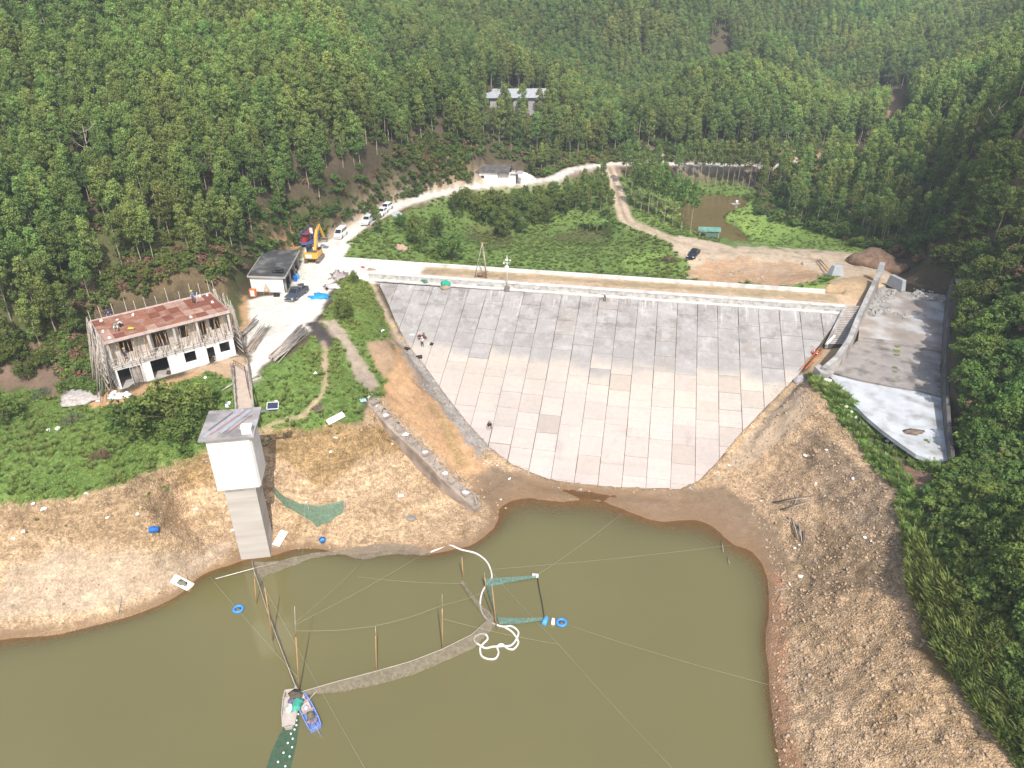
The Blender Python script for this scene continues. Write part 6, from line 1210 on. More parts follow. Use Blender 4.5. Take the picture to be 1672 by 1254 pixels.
# ------------------------------------------------------------------ vehicles
def paint(name, c): return mat(name, c, .35, .05, 1, 0, spec=.5)
def wheel(parent, x, y, r, wd=.22):
    w = MB(); w.tube((x - wd / 2, y, r), (x + wd / 2, y, r), r, 18); t = w.build('wheel', BLACK, parent, .015)
    w = MB(); sx = 1 if x > 0 else -1; w.tube((x + sx * wd * .45, y, r), (x + sx * (wd * .5 + .02), y, r), r * .6, 14); [w.box((x + sx * (wd * .5 + .02), y, r), (.03, r * 1.1, .05), 0, Matrix.Rotation(k * math.pi / 3, 3, 'X')) for k in range(3)]; w.build('rim', STEEL, t)
def car(loc, rz, L, Wd, Ht, col, label, kind='sedan'):
    """nose at +y. body lofted through cross sections, then greenhouse, glass, lights, wheels"""
    e = empty({'sedan': 'parked_car', 'van': 'parked_van', 'pickup': 'pickup_truck', 'suv': 'parked_car'}[kind], tuple(loc), rz, label, {'sedan': 'car', 'van': 'van', 'pickup': 'pickup truck', 'suv': 'car'}[kind]); e.scale = (.92,) * 3
    pm = paint('paint_' + '_'.join('%02d' % int(c * 99) for c in col), col); h2 = L / 2
    belt = {'sedan': .62, 'van': .55, 'pickup': .60, 'suv': .60}[kind] * Ht; gr = .2; r = .33 if kind != 'pickup' else .38
    if kind == 'van': secs = [(-h2, .8, belt, .93), (-h2 * .97, .97, belt, 1), (h2 * .55, 1, belt, 1), (h2 * .86, .98, belt * .93, .98), (h2 * .97, .93, belt * .8, .93), (h2, .84, belt * .62, .85)]
    elif kind == 'pickup': secs = [(-h2, .98, belt * .98, 1), (-h2 * .15, 1, belt, 1), (h2 * .35, 1, belt, 1), (h2 * .45, 1, belt * .97, 1), (h2 * .95, .95, belt * .9, .96), (h2, .88, belt * .72, .9)]
    else: secs = [(-h2, .82, belt * .82, .85), (-h2 * .95, .93, belt * 1.0, .93), (-h2 * .55, 1, belt * 1.03, 1), (h2 * .3, 1, belt, 1), (h2 * .45, 1, belt * .96, 1), (h2 * .9, .92, belt * .80, .94), (h2, .8, belt * .6, .84)]
    w = MB(); vs = []; n = 10
    for (y, wt, zt, wb) in secs:
        a, b = Wd / 2 * wt, Wd / 2 * wb
        vs += [(-b * .94, y, gr), (-b, y, gr + .14), (-b * 1.0, y, zt * .62 + .05), (-a * .97, y, zt * .93), (-a * .84, y, zt), (a * .84, y, zt), (a * .97, y, zt * .93), (b, y, zt * .62 + .05), (b, y, gr + .14), (b * .94, y, gr)]
    fs = [(k * n + i, (k + 1) * n + i, (k + 1) * n + (i + 1) % n, k * n + (i + 1) % n) for k in range(len(secs) - 1) for i in range(n)]
    fs += [tuple(range(n)), tuple(reversed([(len(secs) - 1) * n + i for i in range(n)]))]
    fs = [tuple(reversed(f)) for f in fs]
    w._add(vs, fs, False); w.build('body', pm, e, .03)
    if kind == 'van': cb0, cb1, ct0, ct1 = -h2 * .96, h2 * .80, -h2 * .90, h2 * .40
    elif kind == 'pickup': cb0, cb1, ct0, ct1 = -h2 * .14, h2 * .50, -h2 * .10, h2 * .20
    elif kind == 'suv': cb0, cb1, ct0, ct1 = -h2 * .93, h2 * .42, -h2 * .75, h2 * .08
    else: cb0, cb1, ct0, ct1 = -h2 * .78, h2 * .42, -h2 * .42, h2 * .05
    wb_, wt_ = Wd / 2 * .86, Wd / 2 * (.80 if kind == 'van' else .70); zt = Ht - .04; zb = belt - .02
    w = MB(); w._add([(-wb_, cb0, zb), (wb_, cb0, zb), (wb_, cb1, zb), (-wb_, cb1, zb), (-wt_, ct0, zt), (wt_, ct0, zt), (wt_, ct1, zt), (-wt_, ct1, zt)], [(0, 3, 2, 1), (4, 5, 6, 7), (0, 1, 5, 4), (1, 2, 6, 5), (2, 3, 7, 6), (3, 0, 4, 7)]); w.build('cabin', pm, e, .04)
    w = MB(); w._add([(-wt_ * .98, ct0 + .02, zt + .004), (wt_ * .98, ct0 + .02, zt + .004), (wt_ * .98, ct1 - .02, zt + .004), (-wt_ * .98, ct1 - .02, zt + .004), (-wt_ * .9, ct0 + .12, zt + .05), (wt_ * .9, ct0 + .12, zt + .05), (wt_ * .9, ct1 - .12, zt + .05), (-wt_ * .9, ct1 - .12, zt + .05)], [(4, 5, 6, 7), (0, 1, 5, 4), (1, 2, 6, 5), (2, 3, 7, 6), (3, 0, 4, 7)]); w.build('roof', pm, e)
    def quad(nm, pts, m_):
        w = MB(); w._add(pts, [(0, 1, 2, 3)]); w.build(nm, m_, e)
    def pt(side, f, g):       # on a side: f along, g up
        yb, yt = cb0 + (cb1 - cb0) * f, ct0 + (ct1 - ct0) * f; return (side * ((wb_ + (wt_ - wb_) * g) + .008), yb + (yt - yb) * g, zb + (zt - zb) * g)
    nw = 3 if kind in ('van', 'suv') else 2
    for sd in (-1, 1):
        for k in range(nw):
            f0, f1 = .06 + k * .9 / nw, .06 + (k + 1) * .9 / nw - .04; q = [pt(sd, f0, .14), pt(sd, f1, .14), pt(sd, f1, .86), pt(sd, f0, .86)]; quad('side_window', q if sd > 0 else q[::-1], GLASS)
    def fr(y0, y1, g, x, o): return (x * (wb_ + (wt_ - wb_) * g), y0 + (y1 - y0) * g + o, zb + (zt - zb) * g)
    quad('windscreen', [fr(cb1, ct1, .12, .88, .01), fr(cb1, ct1, .12, -.88, .01), fr(cb1, ct1, .9, -.88, .01), fr(cb1, ct1, .9, .88, .01)], GLASS)
    quad('rear_window', [fr(cb0, ct0, .2, -.84, -.01), fr(cb0, ct0, .2, .84, -.01), fr(cb0, ct0, .86, .84, -.01), fr(cb0, ct0, .86, -.84, -.01)], GLASS)
    for sd in (-1, 1):
        w = MB(); w.box((sd * Wd * .35, h2 * .985, belt * .62), (.36, .12, .15)); w.build('headlight', mat('lamp_glass', (.75, .76, .78), .2, .02, 1, 0), e, .02)
        w = MB(); w.box((sd * Wd * .38, -h2 * .985, belt * .7), (.22, .1, .2)); w.build('tail_light', mat('tail_red', (.4, .02, .02), .3, .05), e, .02)
        w = MB(); w.box((sd * (Wd / 2 + .06), cb1 - .25, belt + .06), (.16, .1, .13)); w.build('mirror', pm, e, .02)
        for yy in (h2 * .60, -h2 * .60): wheel(e, sd * (Wd / 2 - .09), yy, r)
    w = MB(); w.box((0, h2 - .0, belt * .42), (Wd * .8, .12, .2)); w.build('grille', BLACK, e); w = MB(); w.box((0, h2 + .04, gr + .13), (Wd * .9, .14, .2)); w.build('bumper', pm if kind != 'pickup' else STEEL, e, .02)
    if kind == 'pickup':
        w = MB(); w.box((0, -h2 * .57, belt - .02), (Wd * .78, h2 * .74, .06)); w.build('load_bed', BLACK, e)
        w = MB(); [w.tube((sx * Wd * .36, -h2 * .2, belt), (sx * Wd * .36, -h2 * .3, belt + .5), .04) for sx in (-1, 1)]; w.tube((-Wd * .36, -h2 * .3, belt + .5), (Wd * .36, -h2 * .3, belt + .5), .04); w.build('roll_bar', STEEL, e)
        w = MB(); w.blob((0, -h2 * .62, belt + .22), (.62, .8, .35), 4, 2, .8, 2.5); w.build('load', mat('dark_load', (.08, .08, .085), .9, .4), e)
    return e
def cardir(a, b, z):           # heading from one photo point to another
    p, q = P(*a, z), P(*b, z); d = q - p; return math.atan2(d.y, d.x) - math.pi / 2
def at(px, py, z=None):
    p = G(px, py); return p
car(at(485, 484), cardir((503, 470), (472, 493), 13.4), 5.2, 1.85, 1.75, (.065, .075, .095), 'dark grey-blue pickup truck loaded with dark stuff, parked by the white hut', 'pickup')
car(at(557, 386), cardir((566, 374), (546, 391), 13.5), 4.1, 1.65, 1.88, (.80, .80, .79), 'boxy white minivan parked at the bend of the pale road', 'van')
car(at(600, 364), cardir((608, 353), (594, 367), 13.8), 4.4, 1.75, 1.6, (.62, .65, .68), 'silver car parked on the road verge just behind the white minivan', 'suv')
car(at(610, 356), cardir((618, 347), (600, 364), 13.8), 4.5, 1.78, 1.45, (.03, .032, .035), 'black car wedged between the silver car and the two white cars', 'sedan')
car(at(624, 350), cardir((632, 343), (614, 358), 13.9), 4.5, 1.78, 1.45, (.78, .78, .78), 'white car on the road verge half hidden by a light green tree', 'sedan')
car(at(631, 343), cardir((640, 338), (622, 350), 13.9), 4.4, 1.75, 1.6, (.74, .75, .77), 'farther white car at the end of the parked row on the road', 'suv')
car(at(1132, 418), cardir((1140, 407), (1124, 423), 9.4), 4.7, 1.8, 1.45, (.018, .02, .03), 'glossy black car alone on the pale dirt track behind the dam', 'sedan')
# excavator
ex = empty('excavator', tuple(at(514, 425)), R(-4), 'yellow excavator with raised boom standing on the pale road beside the hut', 'excavator'); ex.scale = (.9,) * 3
YEL = paint('digger_yellow', (.72, .38, .05)); TRK = mat('track_steel', (.25, .22, .20), .8, .3, 4, .3)
for s in (-1, 1):
    w = MB(); prof = [(-2.0, .25), (-1.7, 0), (1.7, 0), (2.0, .25), (2.0, .6), (1.7, .85), (-1.7, .85), (-2.0, .6)]; w.extr(prof, s * 1.15 - .3, s * 1.15 + .3)
    for k in range(13): w.box((s * 1.15, -1.65 + k * .275, .87), (.66, .14, .06)); w.box((s * 1.15, -2.02, .42), (.66, .06, .3))
    w.build('crawler_track', TRK, ex)
w = MB(); w.box((0, 0, .55), (1.6, 1.6, .5)); w.tube((0, 0, .8), (0, 0, 1.1), .7, 20); w.build('undercarriage', TRK, ex)
w = MB(); w.prism([(-1.35, -1.6), (1.35, -1.6), (1.35, 1.5), (-1.35, 1.5)], 1.1, 1.45); w.box((1.0, -.3, 1.75), (.7, 2.4, .6)); w.build('upper_deck', YEL, ex, .03)
w = MB(); pr = [(-1.42, -1.5), (1.42, -1.5), (1.42, -2.0), (1.1, -2.35), (-1.1, -2.35), (-1.42, -2.0)]; w.prism(pr, 1.1, 2.15); w.build('counterweight', YEL, ex, .08)
w = MB(); w.box((-.25, -2.37, 1.65), (1.2, .04, .62)); w.build('rear_panel', WPL, ex)
w = MB(); w.box((.1, -1.0, 2.0), (1.7, 1.1, .45)); w.build('engine_cover', mat('dark_grey_metal', (.10, .10, .10), .6), ex, .03)
w = MB(); w.box((-.95, .55, 2.15), (.85, 1.5, 1.5), taper=.92); w.build('cab', mat('cab_frame', (.05, .05, .055), .5), ex, .05)
w = MB(); w.box((-.95, .55, 2.3), (.87, 1.2, .8)); w.box((-.95, .55, 2.3), (.65, 1.53, .9)); w.build('cab_glass', GLASS, ex)
w = MB(); w.box((.95, .7, 1.9), (.6, .9, .9)); w.tube((1.2, -.6, 2.2), (1.2, -.6, 2.8), .07); w.tube((1.38, .9, 1.5), (1.38, .9, 2.5), .03); w.build('side_gear', BLACK, ex)
w = MB(); bp = [(.1, 1.0, 1.7), (.12, 1.9, 3.9), (.14, 3.0, 5.0), (.16, 4.6, 5.6)]
for a, b, wd, hh in ((bp[0], bp[1], .5, .62), (bp[1], bp[2], .5, .72), (bp[2], bp[3], .46, .55)):
    a, b = Vector(a), Vector(b); d = b - a; Mx = d.to_track_quat('Y', 'Z').to_matrix(); w.box((a + b) / 2, (wd, d.length + .25, hh), 0, Mx)
w.build('boom', YEL, ex, .03)
a, b = Vector((.16, 4.55, 5.6)), Vector((.5, 5.6, 2.9)); w = MB(); d = b - a; Mx = d.to_track_quat('Y', 'Z').to_matrix(); w.box((a + b) / 2, (.34, d.length + .5, .42), 0, Mx); w.build('stick', YEL, ex, .03)
w = MB(); w.extr([(-.5, 0), (.5, -.1), (.75, -.6), (.35, -1.0), (-.4, -.9), (-.1, -.5)], -.55, .55); w.v = [(x + .5, y + 5.6, z + 2.8) for x, y, z in w.v]; w.build('bucket', TRK, ex)
w = MB(); [w.tube((.1 + s * .32, 1.3, 1.9), (.12 + s * .32, 2.4, 4.0), .08, 8) for s in (-1, 1)]; w.tube((.15, 2.9, 5.45), (.16, 4.4, 6.0), .08, 8); w.build('hydraulic_ram', STEEL, ex)
# flatbed truck behind the excavator, loaded with red panels
tk = empty('cargo_truck', tuple(at(509, 398)), R(-8), 'blue-framed cargo truck loaded with dark red panels behind the excavator', 'truck'); tk.scale = (.88,) * 3
TB = paint('truck_blue', (.10, .14, .35)); w = MB(); w.box((0, .2, .85), (2.2, 6.5, .2)); w.box((0, .2, 1.05), (2.35, 6.0, .12)); w.build('load_bed', TB, tk)
for s in (-1, 1):
    w = MB(); [w.box((s * 1.15, y, 2.1), (.08, .08, 2.1)) for y in (-2.7, -1.2, .3, 1.8, 3.1)]; [w.box((s * 1.15, .2, z), (.06, 6.0, .08)) for z in (1.6, 2.3, 3.15)]; w.build('side_frame', TB, tk)
w = MB(); w.box((0, -2.8, 3.15), (2.3, .08, .1)); w.box((0, 3.1, 3.15), (2.3, .08, .1)); w.build('end_frame', TB, tk)
w = MB(); w.box((0, 4.2, 1.75), (2.1, 1.5, 2.0), taper=.9); w.build('cab', TB, tk, .08); w = MB(); w.box((0, 4.95, 2.1), (1.7, .06, .75)); w.build('windscreen', GLASS, tk)
for s in (-1, 1):
    for y in (-1.9, -.9, 3.9): wheel(tk, s * .95, y, .45, .35)
w = MB(); rr = random.Random(3); [w.box((-.35 + rr.uniform(-.1, .1), .3, 1.2 + k * .14), (1.3, 5.0 + rr.uniform(-.4, .4), .1), rr.uniform(-.04, .04)) for k in range(12)]; w.build('panel_stack', mat('maroon_panel', (.22, .05, .055), .8, .25, 2), tk)
w = MB(); [w.box((.45 + k * .05, -.6, 2.9 + k * .09), (.5, 3.2, .05), .5, Matrix.Rotation(.45, 3, 'Z') @ Matrix.Rotation(.3, 3, 'Y')) for k in range(4)]; w.build('white_panel', WPL, tk)
w = MB(); w.box((-.5, -2.2, 1.5), (.9, .8, .8)); w.build('red_box', RED, tk)
# motorcycles by the white heap
def moto(px, py, rz, label):
    e = empty('motorcycle', tuple(G(px, py)), rz, label, 'motorcycle')
    for y in (-.62, .62):
        w = MB(); w.torus((0, y, .3), .25, .055, 18, 6, Matrix.Rotation(R(90), 3, 'Y')); w.build('wheel', BLACK, e)
    w = MB(); w.path([(0, -.6, .3), (0, -.3, .62), (0, .35, .66), (0, .62, .3)], .05, 6); w.blob((0, .12, .74), (.16, .3, .14), 2, 2, 0); w.box((0, -.1, .4), (.24, .4, .3)); w.build('frame', RED, e)
    w = MB(); w.blob((0, -.35, .74), (.13, .38, .07), 1, 2, 0); w.build('seat', BLACK, e); w = MB(); w.path([(-.34, .42, 1.0), (-.1, .5, .95), (.1, .5, .95), (.34, .42, 1.0)], .02, 5); w.path([(0, .5, .95), (0, .62, .3)], .03, 5); w.build('handlebar', STEEL, e)
moto(829, 296, 1.1, 'red motorcycle in front of the white heap, left of the pair'); moto(836, 295, .7, 'red motorcycle in front of the white heap, right of the pair')

# ------------------------------------------------------------------ people
SKIN = mat('skin', (.42, .26, .18), .7, .05, 3, 0)
POSES = {
 'stand': dict(pel=(0, 0, .95), che=(0, .02, 1.28), nek=(0, .02, 1.47), sh=(.19, .0, 1.41), el=(.27, .02, 1.14), wr=(.24, .16, .92), hip=(.1, 0, .90), kn=(.13, .03, .50), an=(.15, -.01, .09), toe=(.17, .17, .04), head=(0, .04, 1.61)),
 'bend': dict(pel=(0, -.12, .90), che=(0, .14, 1.14), nek=(0, .28, 1.24), sh=(.18, .24, 1.2), el=(.22, .38, .96), wr=(.16, .5, .74), hip=(.1, -.1, .86), kn=(.13, .02, .48), an=(.15, -.05, .09), toe=(.16, .14, .04), head=(0, .38, 1.32)),
 'squat': dict(pel=(0, -.2, .28), che=(0, .0, .58), nek=(0, .12, .76), sh=(.18, .08, .72), el=(.24, .3, .52), wr=(.14, .46, .36), hip=(.1, -.18, .26), kn=(.2, .22, .50), an=(.16, .0, .09), toe=(.18, .18, .04), head=(0, .2, .90))}
def person(loc, rz, pose, shirt, trousers, label, hat=None, tool=None, sc=1.0):
    Q = POSES[pose]; V, E, Rd, T = [], [], [], []
    def add(p, r, par=None, tg=0):
        V.append(Vector(p)); Rd.append(r); T.append(tg)
        if par is not None: E.append((par, len(V) - 1))
        return len(V) - 1
    pel = add(Q['pel'], .14, None, 1); che = add(Q['che'], .155, add(tuple((Vector(Q['pel']) + Vector(Q['che'])) / 2), .13, pel, 0), 0); nk = add(Q['nek'], .06, che, 2)
    hd = Vector(Q['head']); h1 = add(hd - Vector((0, .01, .06)), .075, nk, 2); h2 = add(hd + Vector((0, 0, .04)), .092, h1, 2); add(hd + Vector((0, -.005, .11)), .07, h2, 2)
    for s in (-1, 1):
        m_ = lambda k: (Q[k][0] * s, Q[k][1], Q[k][2])
        a = add(m_('sh'), .065, che, 0); b = add(m_('el'), .047, a, 0); c = add(m_('wr'), .032, b, 2)
        d = (Vector(m_('wr')) - Vector(m_('el'))).normalized(); pm_ = Vector(m_('wr')) + d * .06; hnd = add(pm_, .036, c, 2)
        side = Vector((1, 0, 0)); fw = d.cross(side).normalized()
        for k, (o, l) in enumerate(((-.03, .06), (-.01, .075), (.011, .072), (.031, .055))):
            f1 = add(pm_ + side * o + d * .045, .010, hnd, 2); add(pm_ + side * o * 1.2 + d * (.045 + l * .6) + fw * .02, .008, f1, 2)
        t1 = add(pm_ - side * s * .04 + d * .01, .011, hnd, 2); add(pm_ - side * s * .06 + d * .05, .009, t1, 2)
        h = add(m_('hip'), .095, pel, 1); k_ = add(m_('kn'), .062, h, 1); an = add(m_('an'), .042, k_, 1); add(m_('toe'), .04, an, 3)
    me = bpy.data.meshes.new('sk'); me.from_pydata([tuple(v) for v in V], E, []); ob = bpy.data.objects.new('sk', me); COL.objects.link(ob)
    md = ob.modifiers.new('s', 'SKIN'); sv = me.skin_vertices[0].data
    for i, r in enumerate(Rd): sv[i].radius = (r, r)
    sv[0].use_root = True; md.use_smooth_shade = True; sb = ob.modifiers.new('b', 'SUBSURF'); sb.levels = 1; sb.render_levels = 1
    bpy.context.view_layer.update(); dg = bpy.context.evaluated_depsgraph_get(); bm_ = bpy.data.meshes.new_from_object(ob.evaluated_get(dg)); bpy.data.objects.remove(ob)
    bm_.name = 'person'; bm_.materials.clear()
    for mm in (shirt, trousers, SKIN, BLACK): bm_.materials.append(mm)
    segs = [(V[a], V[b], T[b]) for a, b in E]
    for p in bm_.polygons:
        c = p.center; best = 1e9; t = 0
        for a, b, tg in segs:
            ab = b - a; u_ = max(0, min(1, (c - a).dot(ab) / max(ab.length_squared, 1e-9))); dd = (c - a - ab * u_).length
            if dd < best: best, t = dd, tg
        p.material_index = t
    o = bpy.data.objects.new('person', bm_); COL.objects.link(o); o.location = loc; o.rotation_euler = (0, 0, rz); o.scale = (sc,) * 3; tag(o, label, 'person')
    w = MB(); w.blob(hd + Vector((0, .085, .0)), (.016, .022, .02), 1, 2, 0); [w.blob(hd + Vector((sx * .085, 0, .01)), (.014, .022, .032), 1, 2, 0) for sx in (-1, 1)]; w.build('nose_and_ears', SKIN, o)
    w = MB(); [w.blob(hd + Vector((sx * .033, .082, .03)), .011, 1, 1, 0) for sx in (-1, 1)]; w.box(hd + Vector((0, .088, -.045)), (.045, .008, .01)); w.build('eyes_and_mouth', BLACK, o)
    if hat is not None:
        w = MB(); w.blob(hd + Vector((0, -.01, .085)), (.125, .14, .095), 1, 2, 0, flat=-.02); w.prism([((.17 if i else .17) * math.cos(i * math.pi / 8), .04 + .19 * math.sin(i * math.pi / 8)) for i in range(16)], hd.z + .055, hd.z + .07); w.v[-32:] = [(x, y + hd.y - .03, z) for x, y, z in w.v[-32:]]; w.build('helmet', hat, o)
    else:
        w = MB(); w.blob(hd + Vector((0, -.025, .07)), (.10, .105, .085), 1, 2, .08); w.build('hair', BLACK, o)
    if tool: tool(o)
    return o
CL = lambda n, c: mat('cloth_' + n, c, .9, .15, 5, .2, 20)
bl, nv, gy, wh, dk = CL('bright_blue', (.03, .24, .60)), CL('navy', (.03, .07, .22)), CL('grey', (.30, .31, .34)), CL('white', (.72, .74, .74)), CL('dark', (.035, .035, .04))
face_cam = R(180)
person(BW(12.0, 5.4, 6.55), R(160), 'stand', bl, dk, 'person in bright blue shirt and yellow helmet standing on the formwork roof', mat('helmet_yellow', (.80, .62, .05), .5, .05))
w = MB(); w.tube((0, 0, 0), (.25, .1, 1.5), .03, 6); tag(w.build('shovel_pole', WPL, None, 0, BW(12.25, 5.0, 6.55)), 'pale pole held in front of the person on the formwork roof', 'pole')
person(BW(1.9, 2.4, 6.55), R(200), 'squat', wh, gy, 'person in white shirt and green helmet crouching on the formwork roof', mat('helmet_green', (.10, .45, .32), .5, .05))
person(BW(2.6, 3.4, 6.55), R(120), 'squat', wh, dk, 'second person crouching in white just behind the green-helmeted person', wh)
w = MB(); w.blob((0, 0, .1), (.45, .25, .12), 3, 2, .5); tag(w.build('yellow_sack', mat('yellow_cloth', (.62, .55, .08), .8), None, 0, BW(3.4, 1.9, 6.55)), 'crumpled yellow sack beside the crouching people on the roof', 'sack')
person(BW(2.2, 8.0, 5.6), R(180), 'stand', nv, nv, 'person in dark blue standing on the rear scaffold behind the formwork roof', nv, None)
w = MB(); w.box((0, 0, -.04), (1.4, .5, .06)); tag(w.build('plank', PLANK, None, 0, BW(2.2, 8.0, 5.58), BA), 'plank under the dark blue figure on the rear scaffold', 'plank')
person(BW(1.85, 1.05, 3.06), R(200), 'stand', nv, dk, 'person in dark blue on the balcony before the leftmost upper window', mat('helmet_yellow', (.80, .62, .05)))
person(HW(HL + .25, .55, 0), R(200), 'stand', dk, nv, 'person in dark clothes standing by the blue barrels at the hut', None)
person(G(534, 474), R(120), 'squat', gy, dk, 'person in grey crouching at the edge of the pale rubble heap', None)
def onface(px, py, lift=.03): p = Pdam(px, py); return Vector((p.x, p.y, p.z + lift))
person(onface(987, 492), R(150), 'bend', gy, dk, 'person in grey shirt bending over on the upper right dam slabs', wh)
person(onface(690, 566), R(170), 'stand', wh, dk, 'person in white shirt with dark trousers at the left edge of the dam slabs', wh, sc=.95)
person(onface(800, 699), R(170), 'squat', dk, dk, 'person in dark clothes crouching on the lower left dam slabs', CL('ash', (.25, .25, .26)), sc=1.25)
c, t = broad(411, H0=1.3, Rm=1.0, nc=18, per=26, ln=.16, wd=.07, low=.1, mt=leaf_mat('rust_leaf', (.20, .06, .035), (.36, .13, .07), .1), stems=8, tr=.03)
e = empty('dead_bush', tuple(onface(689, 553, 0)), 0, 'rust-coloured dead bush on the left edge of the dam slabs', 'bush')
for nm, me in (('foliage', c), ('stem', t)): o = bpy.data.objects.new(nm, me); COL.objects.link(o); o.parent = e
for k, (a, b, lb) in enumerate([(664, 571, 'black plastic bag with white patch on the rock left of the dam slabs'), (686, 584, 'black bundle on the very edge of the left dam slabs'), (705, 563, 'small black scrap beside the dead bush on the dam')]):
    p = onface(a, b, .2) if k else G(a, b, .2); w = MB(); w.blob((0, 0, 0), (.5 - .1 * k, .3, .25), 60 + k, 2, .7, 2.2); tag(w.build('plastic_bag', BLACK, None, 0, p), lb, 'bag')
for k, (a, b, lb) in enumerate([(673, 548, 'white scrap lying above the dead bush on the dam edge'), (624, 541, 'white scrap on the grass beside the top left dam edge'), (643, 534, 'yellow scrap on the earth at the top left dam edge')]):
    w = MB(); w.box((0, 0, .06), (.75, .35, .12)); tag(w.build('scrap_sheet', WPL if k < 2 else mat('yellow_cloth', (.62, .55, .08)), None, .02, onface(a, b, .1) if k == 0 else G(a, b, .05), k), lb, 'scrap')

# ------------------------------------------------------------------ things on the dam
cp = D(20.6, .9, 0); p0 = Pdam(828, 474); e = empty('camera_mast', (p0.x, p0.y, p0.z), math.atan2(DU.y, DU.x), 'white mast with camera and instrument box standing at the top of the dam slabs', 'mast')
w = MB(); w.box((0, 0, .28), (.8, .8, .75)); w.build('base_block', mat('dark_block', (.20, .18, .17), .9, .2), e, .03)
w = MB(); w.path([(0, 0, .5), (0, 0, 5.2), (0, 0, 6.0)], .07, 8, [.09, .07, .03]); w.build('post', WPL, e)
w = MB(); w.box((0, -.15, 3.9), (.6, .3, .75)); w.build('instrument_box', WPL, e, .02)
w = MB(); w.tube((-.5, 0, 4.75), (.5, 0, 4.75), .03); w.tube((.5, 0, 4.75), (.5, 0, 5.2), .03); w.tube((-.5, 0, 4.75), (-.5, 0, 5.05), .03); w.blob((.5, 0, 5.2), .14, 1, 2, 0); w.box((-.5, -.1, 4.7), (.18, .34, .16)); w.box((0, -.1, 5.3), (.45, .3, .04), 0, Matrix.Rotation(R(30), 3, 'X')); w.build('camera_head', WPL, e)
q = D(16.9, -3.0, 13.08); e = empty('drilling_tripod', tuple(q), math.atan2(DU.y, DU.x), 'tall tripod of poles with a small drilling rig standing on the dam crest', 'tripod')
for a, b in (((-1.35, -.4, 0), (0, 0, 5.9)), ((.75, -.5, 0), (.05, 0, 5.9)), ((.2, 1.2, 0), (.02, 0, 5.9)), ((.55, .4, 0), (.3, .1, 4.4))):
    w = MB(); w.tube(a, b, .07, 6, .05); w.build('leg', mat('weathered_pole', (.42, .38, .30), .8), e)
w = MB(); w.box((0, 0, 5.95), (.55, .12, .14)); w.tube((0, 0, 5.9), (0.1, 0, .8), .02); w.build('crown_block', BAMBOO2, e)
w = MB(); w.box((-.5, 0, .35), (.9, .5, .5)); w.tube((-.8, -.3, .5), (-.2, -.3, .5), .22, 12); w.box((.4, 0, .45), (.5, .6, .7)); w.tube((.1, .1, .2), (.9, .2, 1.2), .05); w.build('drill_engine', mat('rusty_iron', (.24, .15, .10), .8, .3, 4), e, .02)
w = MB(); [w.tube((-1.3 + i * .2, -.2, .1), (-.9 + i * .2, .3, .7), .05) for i in range(4)]; w.build('drill_rod', STEEL, e)
# life ring, orange rails and white pipe at the stair foot
p = onface(1331, 577, .1); e = empty('life_ring', tuple(p), 0, 'red and white life ring lying at the foot of the dam stairs', 'life ring'); w = MB(); w.torus((0, 0, .1), .42, .12, 24, 8); w.build('ring', RED, e)
w = MB(); [w.torus((0, 0, .1), .42, .125, 24, 8) for _ in (0,)]; keep_ = [f for f in w.f if (f[0] // 8) % 6 == 0]; w.f = keep_; w.m = [0] * len(keep_); w.sm = [True] * len(keep_); w.build('white_band', WPL, e)
for k, (a, b, c_, d) in enumerate([(1306, 607, 1338, 572), (1314, 606, 1342, 576)]):
    w = MB(); w.tube(onface(a, b, .35), onface(c_, d, .45), .06, 6); tag(w.build('orange_rail', ORANGEP, None), ['left', 'right'][k] + ' of two orange rails running down beside the life ring', 'rail')
w = MB(); w.tube(onface(1347, 570, .75), onface(1361, 556, .8), .2, 10); tag(w.build('white_pipe', WPL, None), 'short thick white pipe lying beside the foot of the stairs', 'pipe')
# ------------------------------------------------------------------ piles of poles by the road
def pole_row(n, a0, a1, b0, b1, label, group, seed, m_=BAMBOO, z=.08):
    r = random.Random(seed); ws = []
    for k in range(n):
        f = k / (n - 1); p = P(a0[0] + (b0[0] - a0[0]) * f + r.uniform(-3, 3), a0[1] + (b0[1] - a0[1]) * f + r.uniform(-2, 2), 13.45); q = P(a1[0] + (b1[0] - a1[0]) * f + r.uniform(-5, 5), a1[1] + (b1[1] - a1[1]) * f + r.uniform(-4, 4), 13.45)
        p.z = max(13.46, H(p.x, p.y)) + z + r.uniform(0, .35); q.z = max(13.46, H(q.x, q.y)) + z + r.uniform(0, .35); w = MB(); w.tube(p, q, .055, 5, .035); tag(w.build('bamboo_pole', m_ if r.random() < .8 else mat('dark_pole', (.22, .18, .15), .85), None), label, 'pole', group)
pole_row(26, (440, 584), (493, 532), (452, 592), (503, 544), 'grey pole in the long stack on the right edge of the pale road', 'poles stacked on the right road edge', 1)
pole_row(12, (396, 574), (432, 537), (412, 578), (440, 535), 'brownish pole in the loose pile near the right end scaffold', 'poles in the pile between the scaffold and the road', 2, mat('brown_pole', (.33, .25, .19), .85))
pole_row(14, (384, 560), (420, 528), (400, 545), (418, 520), 'grey pole fanned out against the right end of the scaffolded building', 'poles fanned at the building corner', 3)
# white sacks
r_ = random.Random(8)
for k in range(22):
    p = G(192 + r_.uniform(-13, 20), 648 + r_.uniform(-4, 6)); w = MB(); w.blob((0, 0, 0), (.42, .26, .15), 70 + k, 2, .2); tag(w.build('white_sack', WPL, None, 0, (p.x, p.y, p.z + .12 + (.2 if k % 3 == 0 else 0)), r_.uniform(0, 3)), 'filled white sack in the heap below the left end of the unfinished building', 'sack', 'white sacks in the heap')
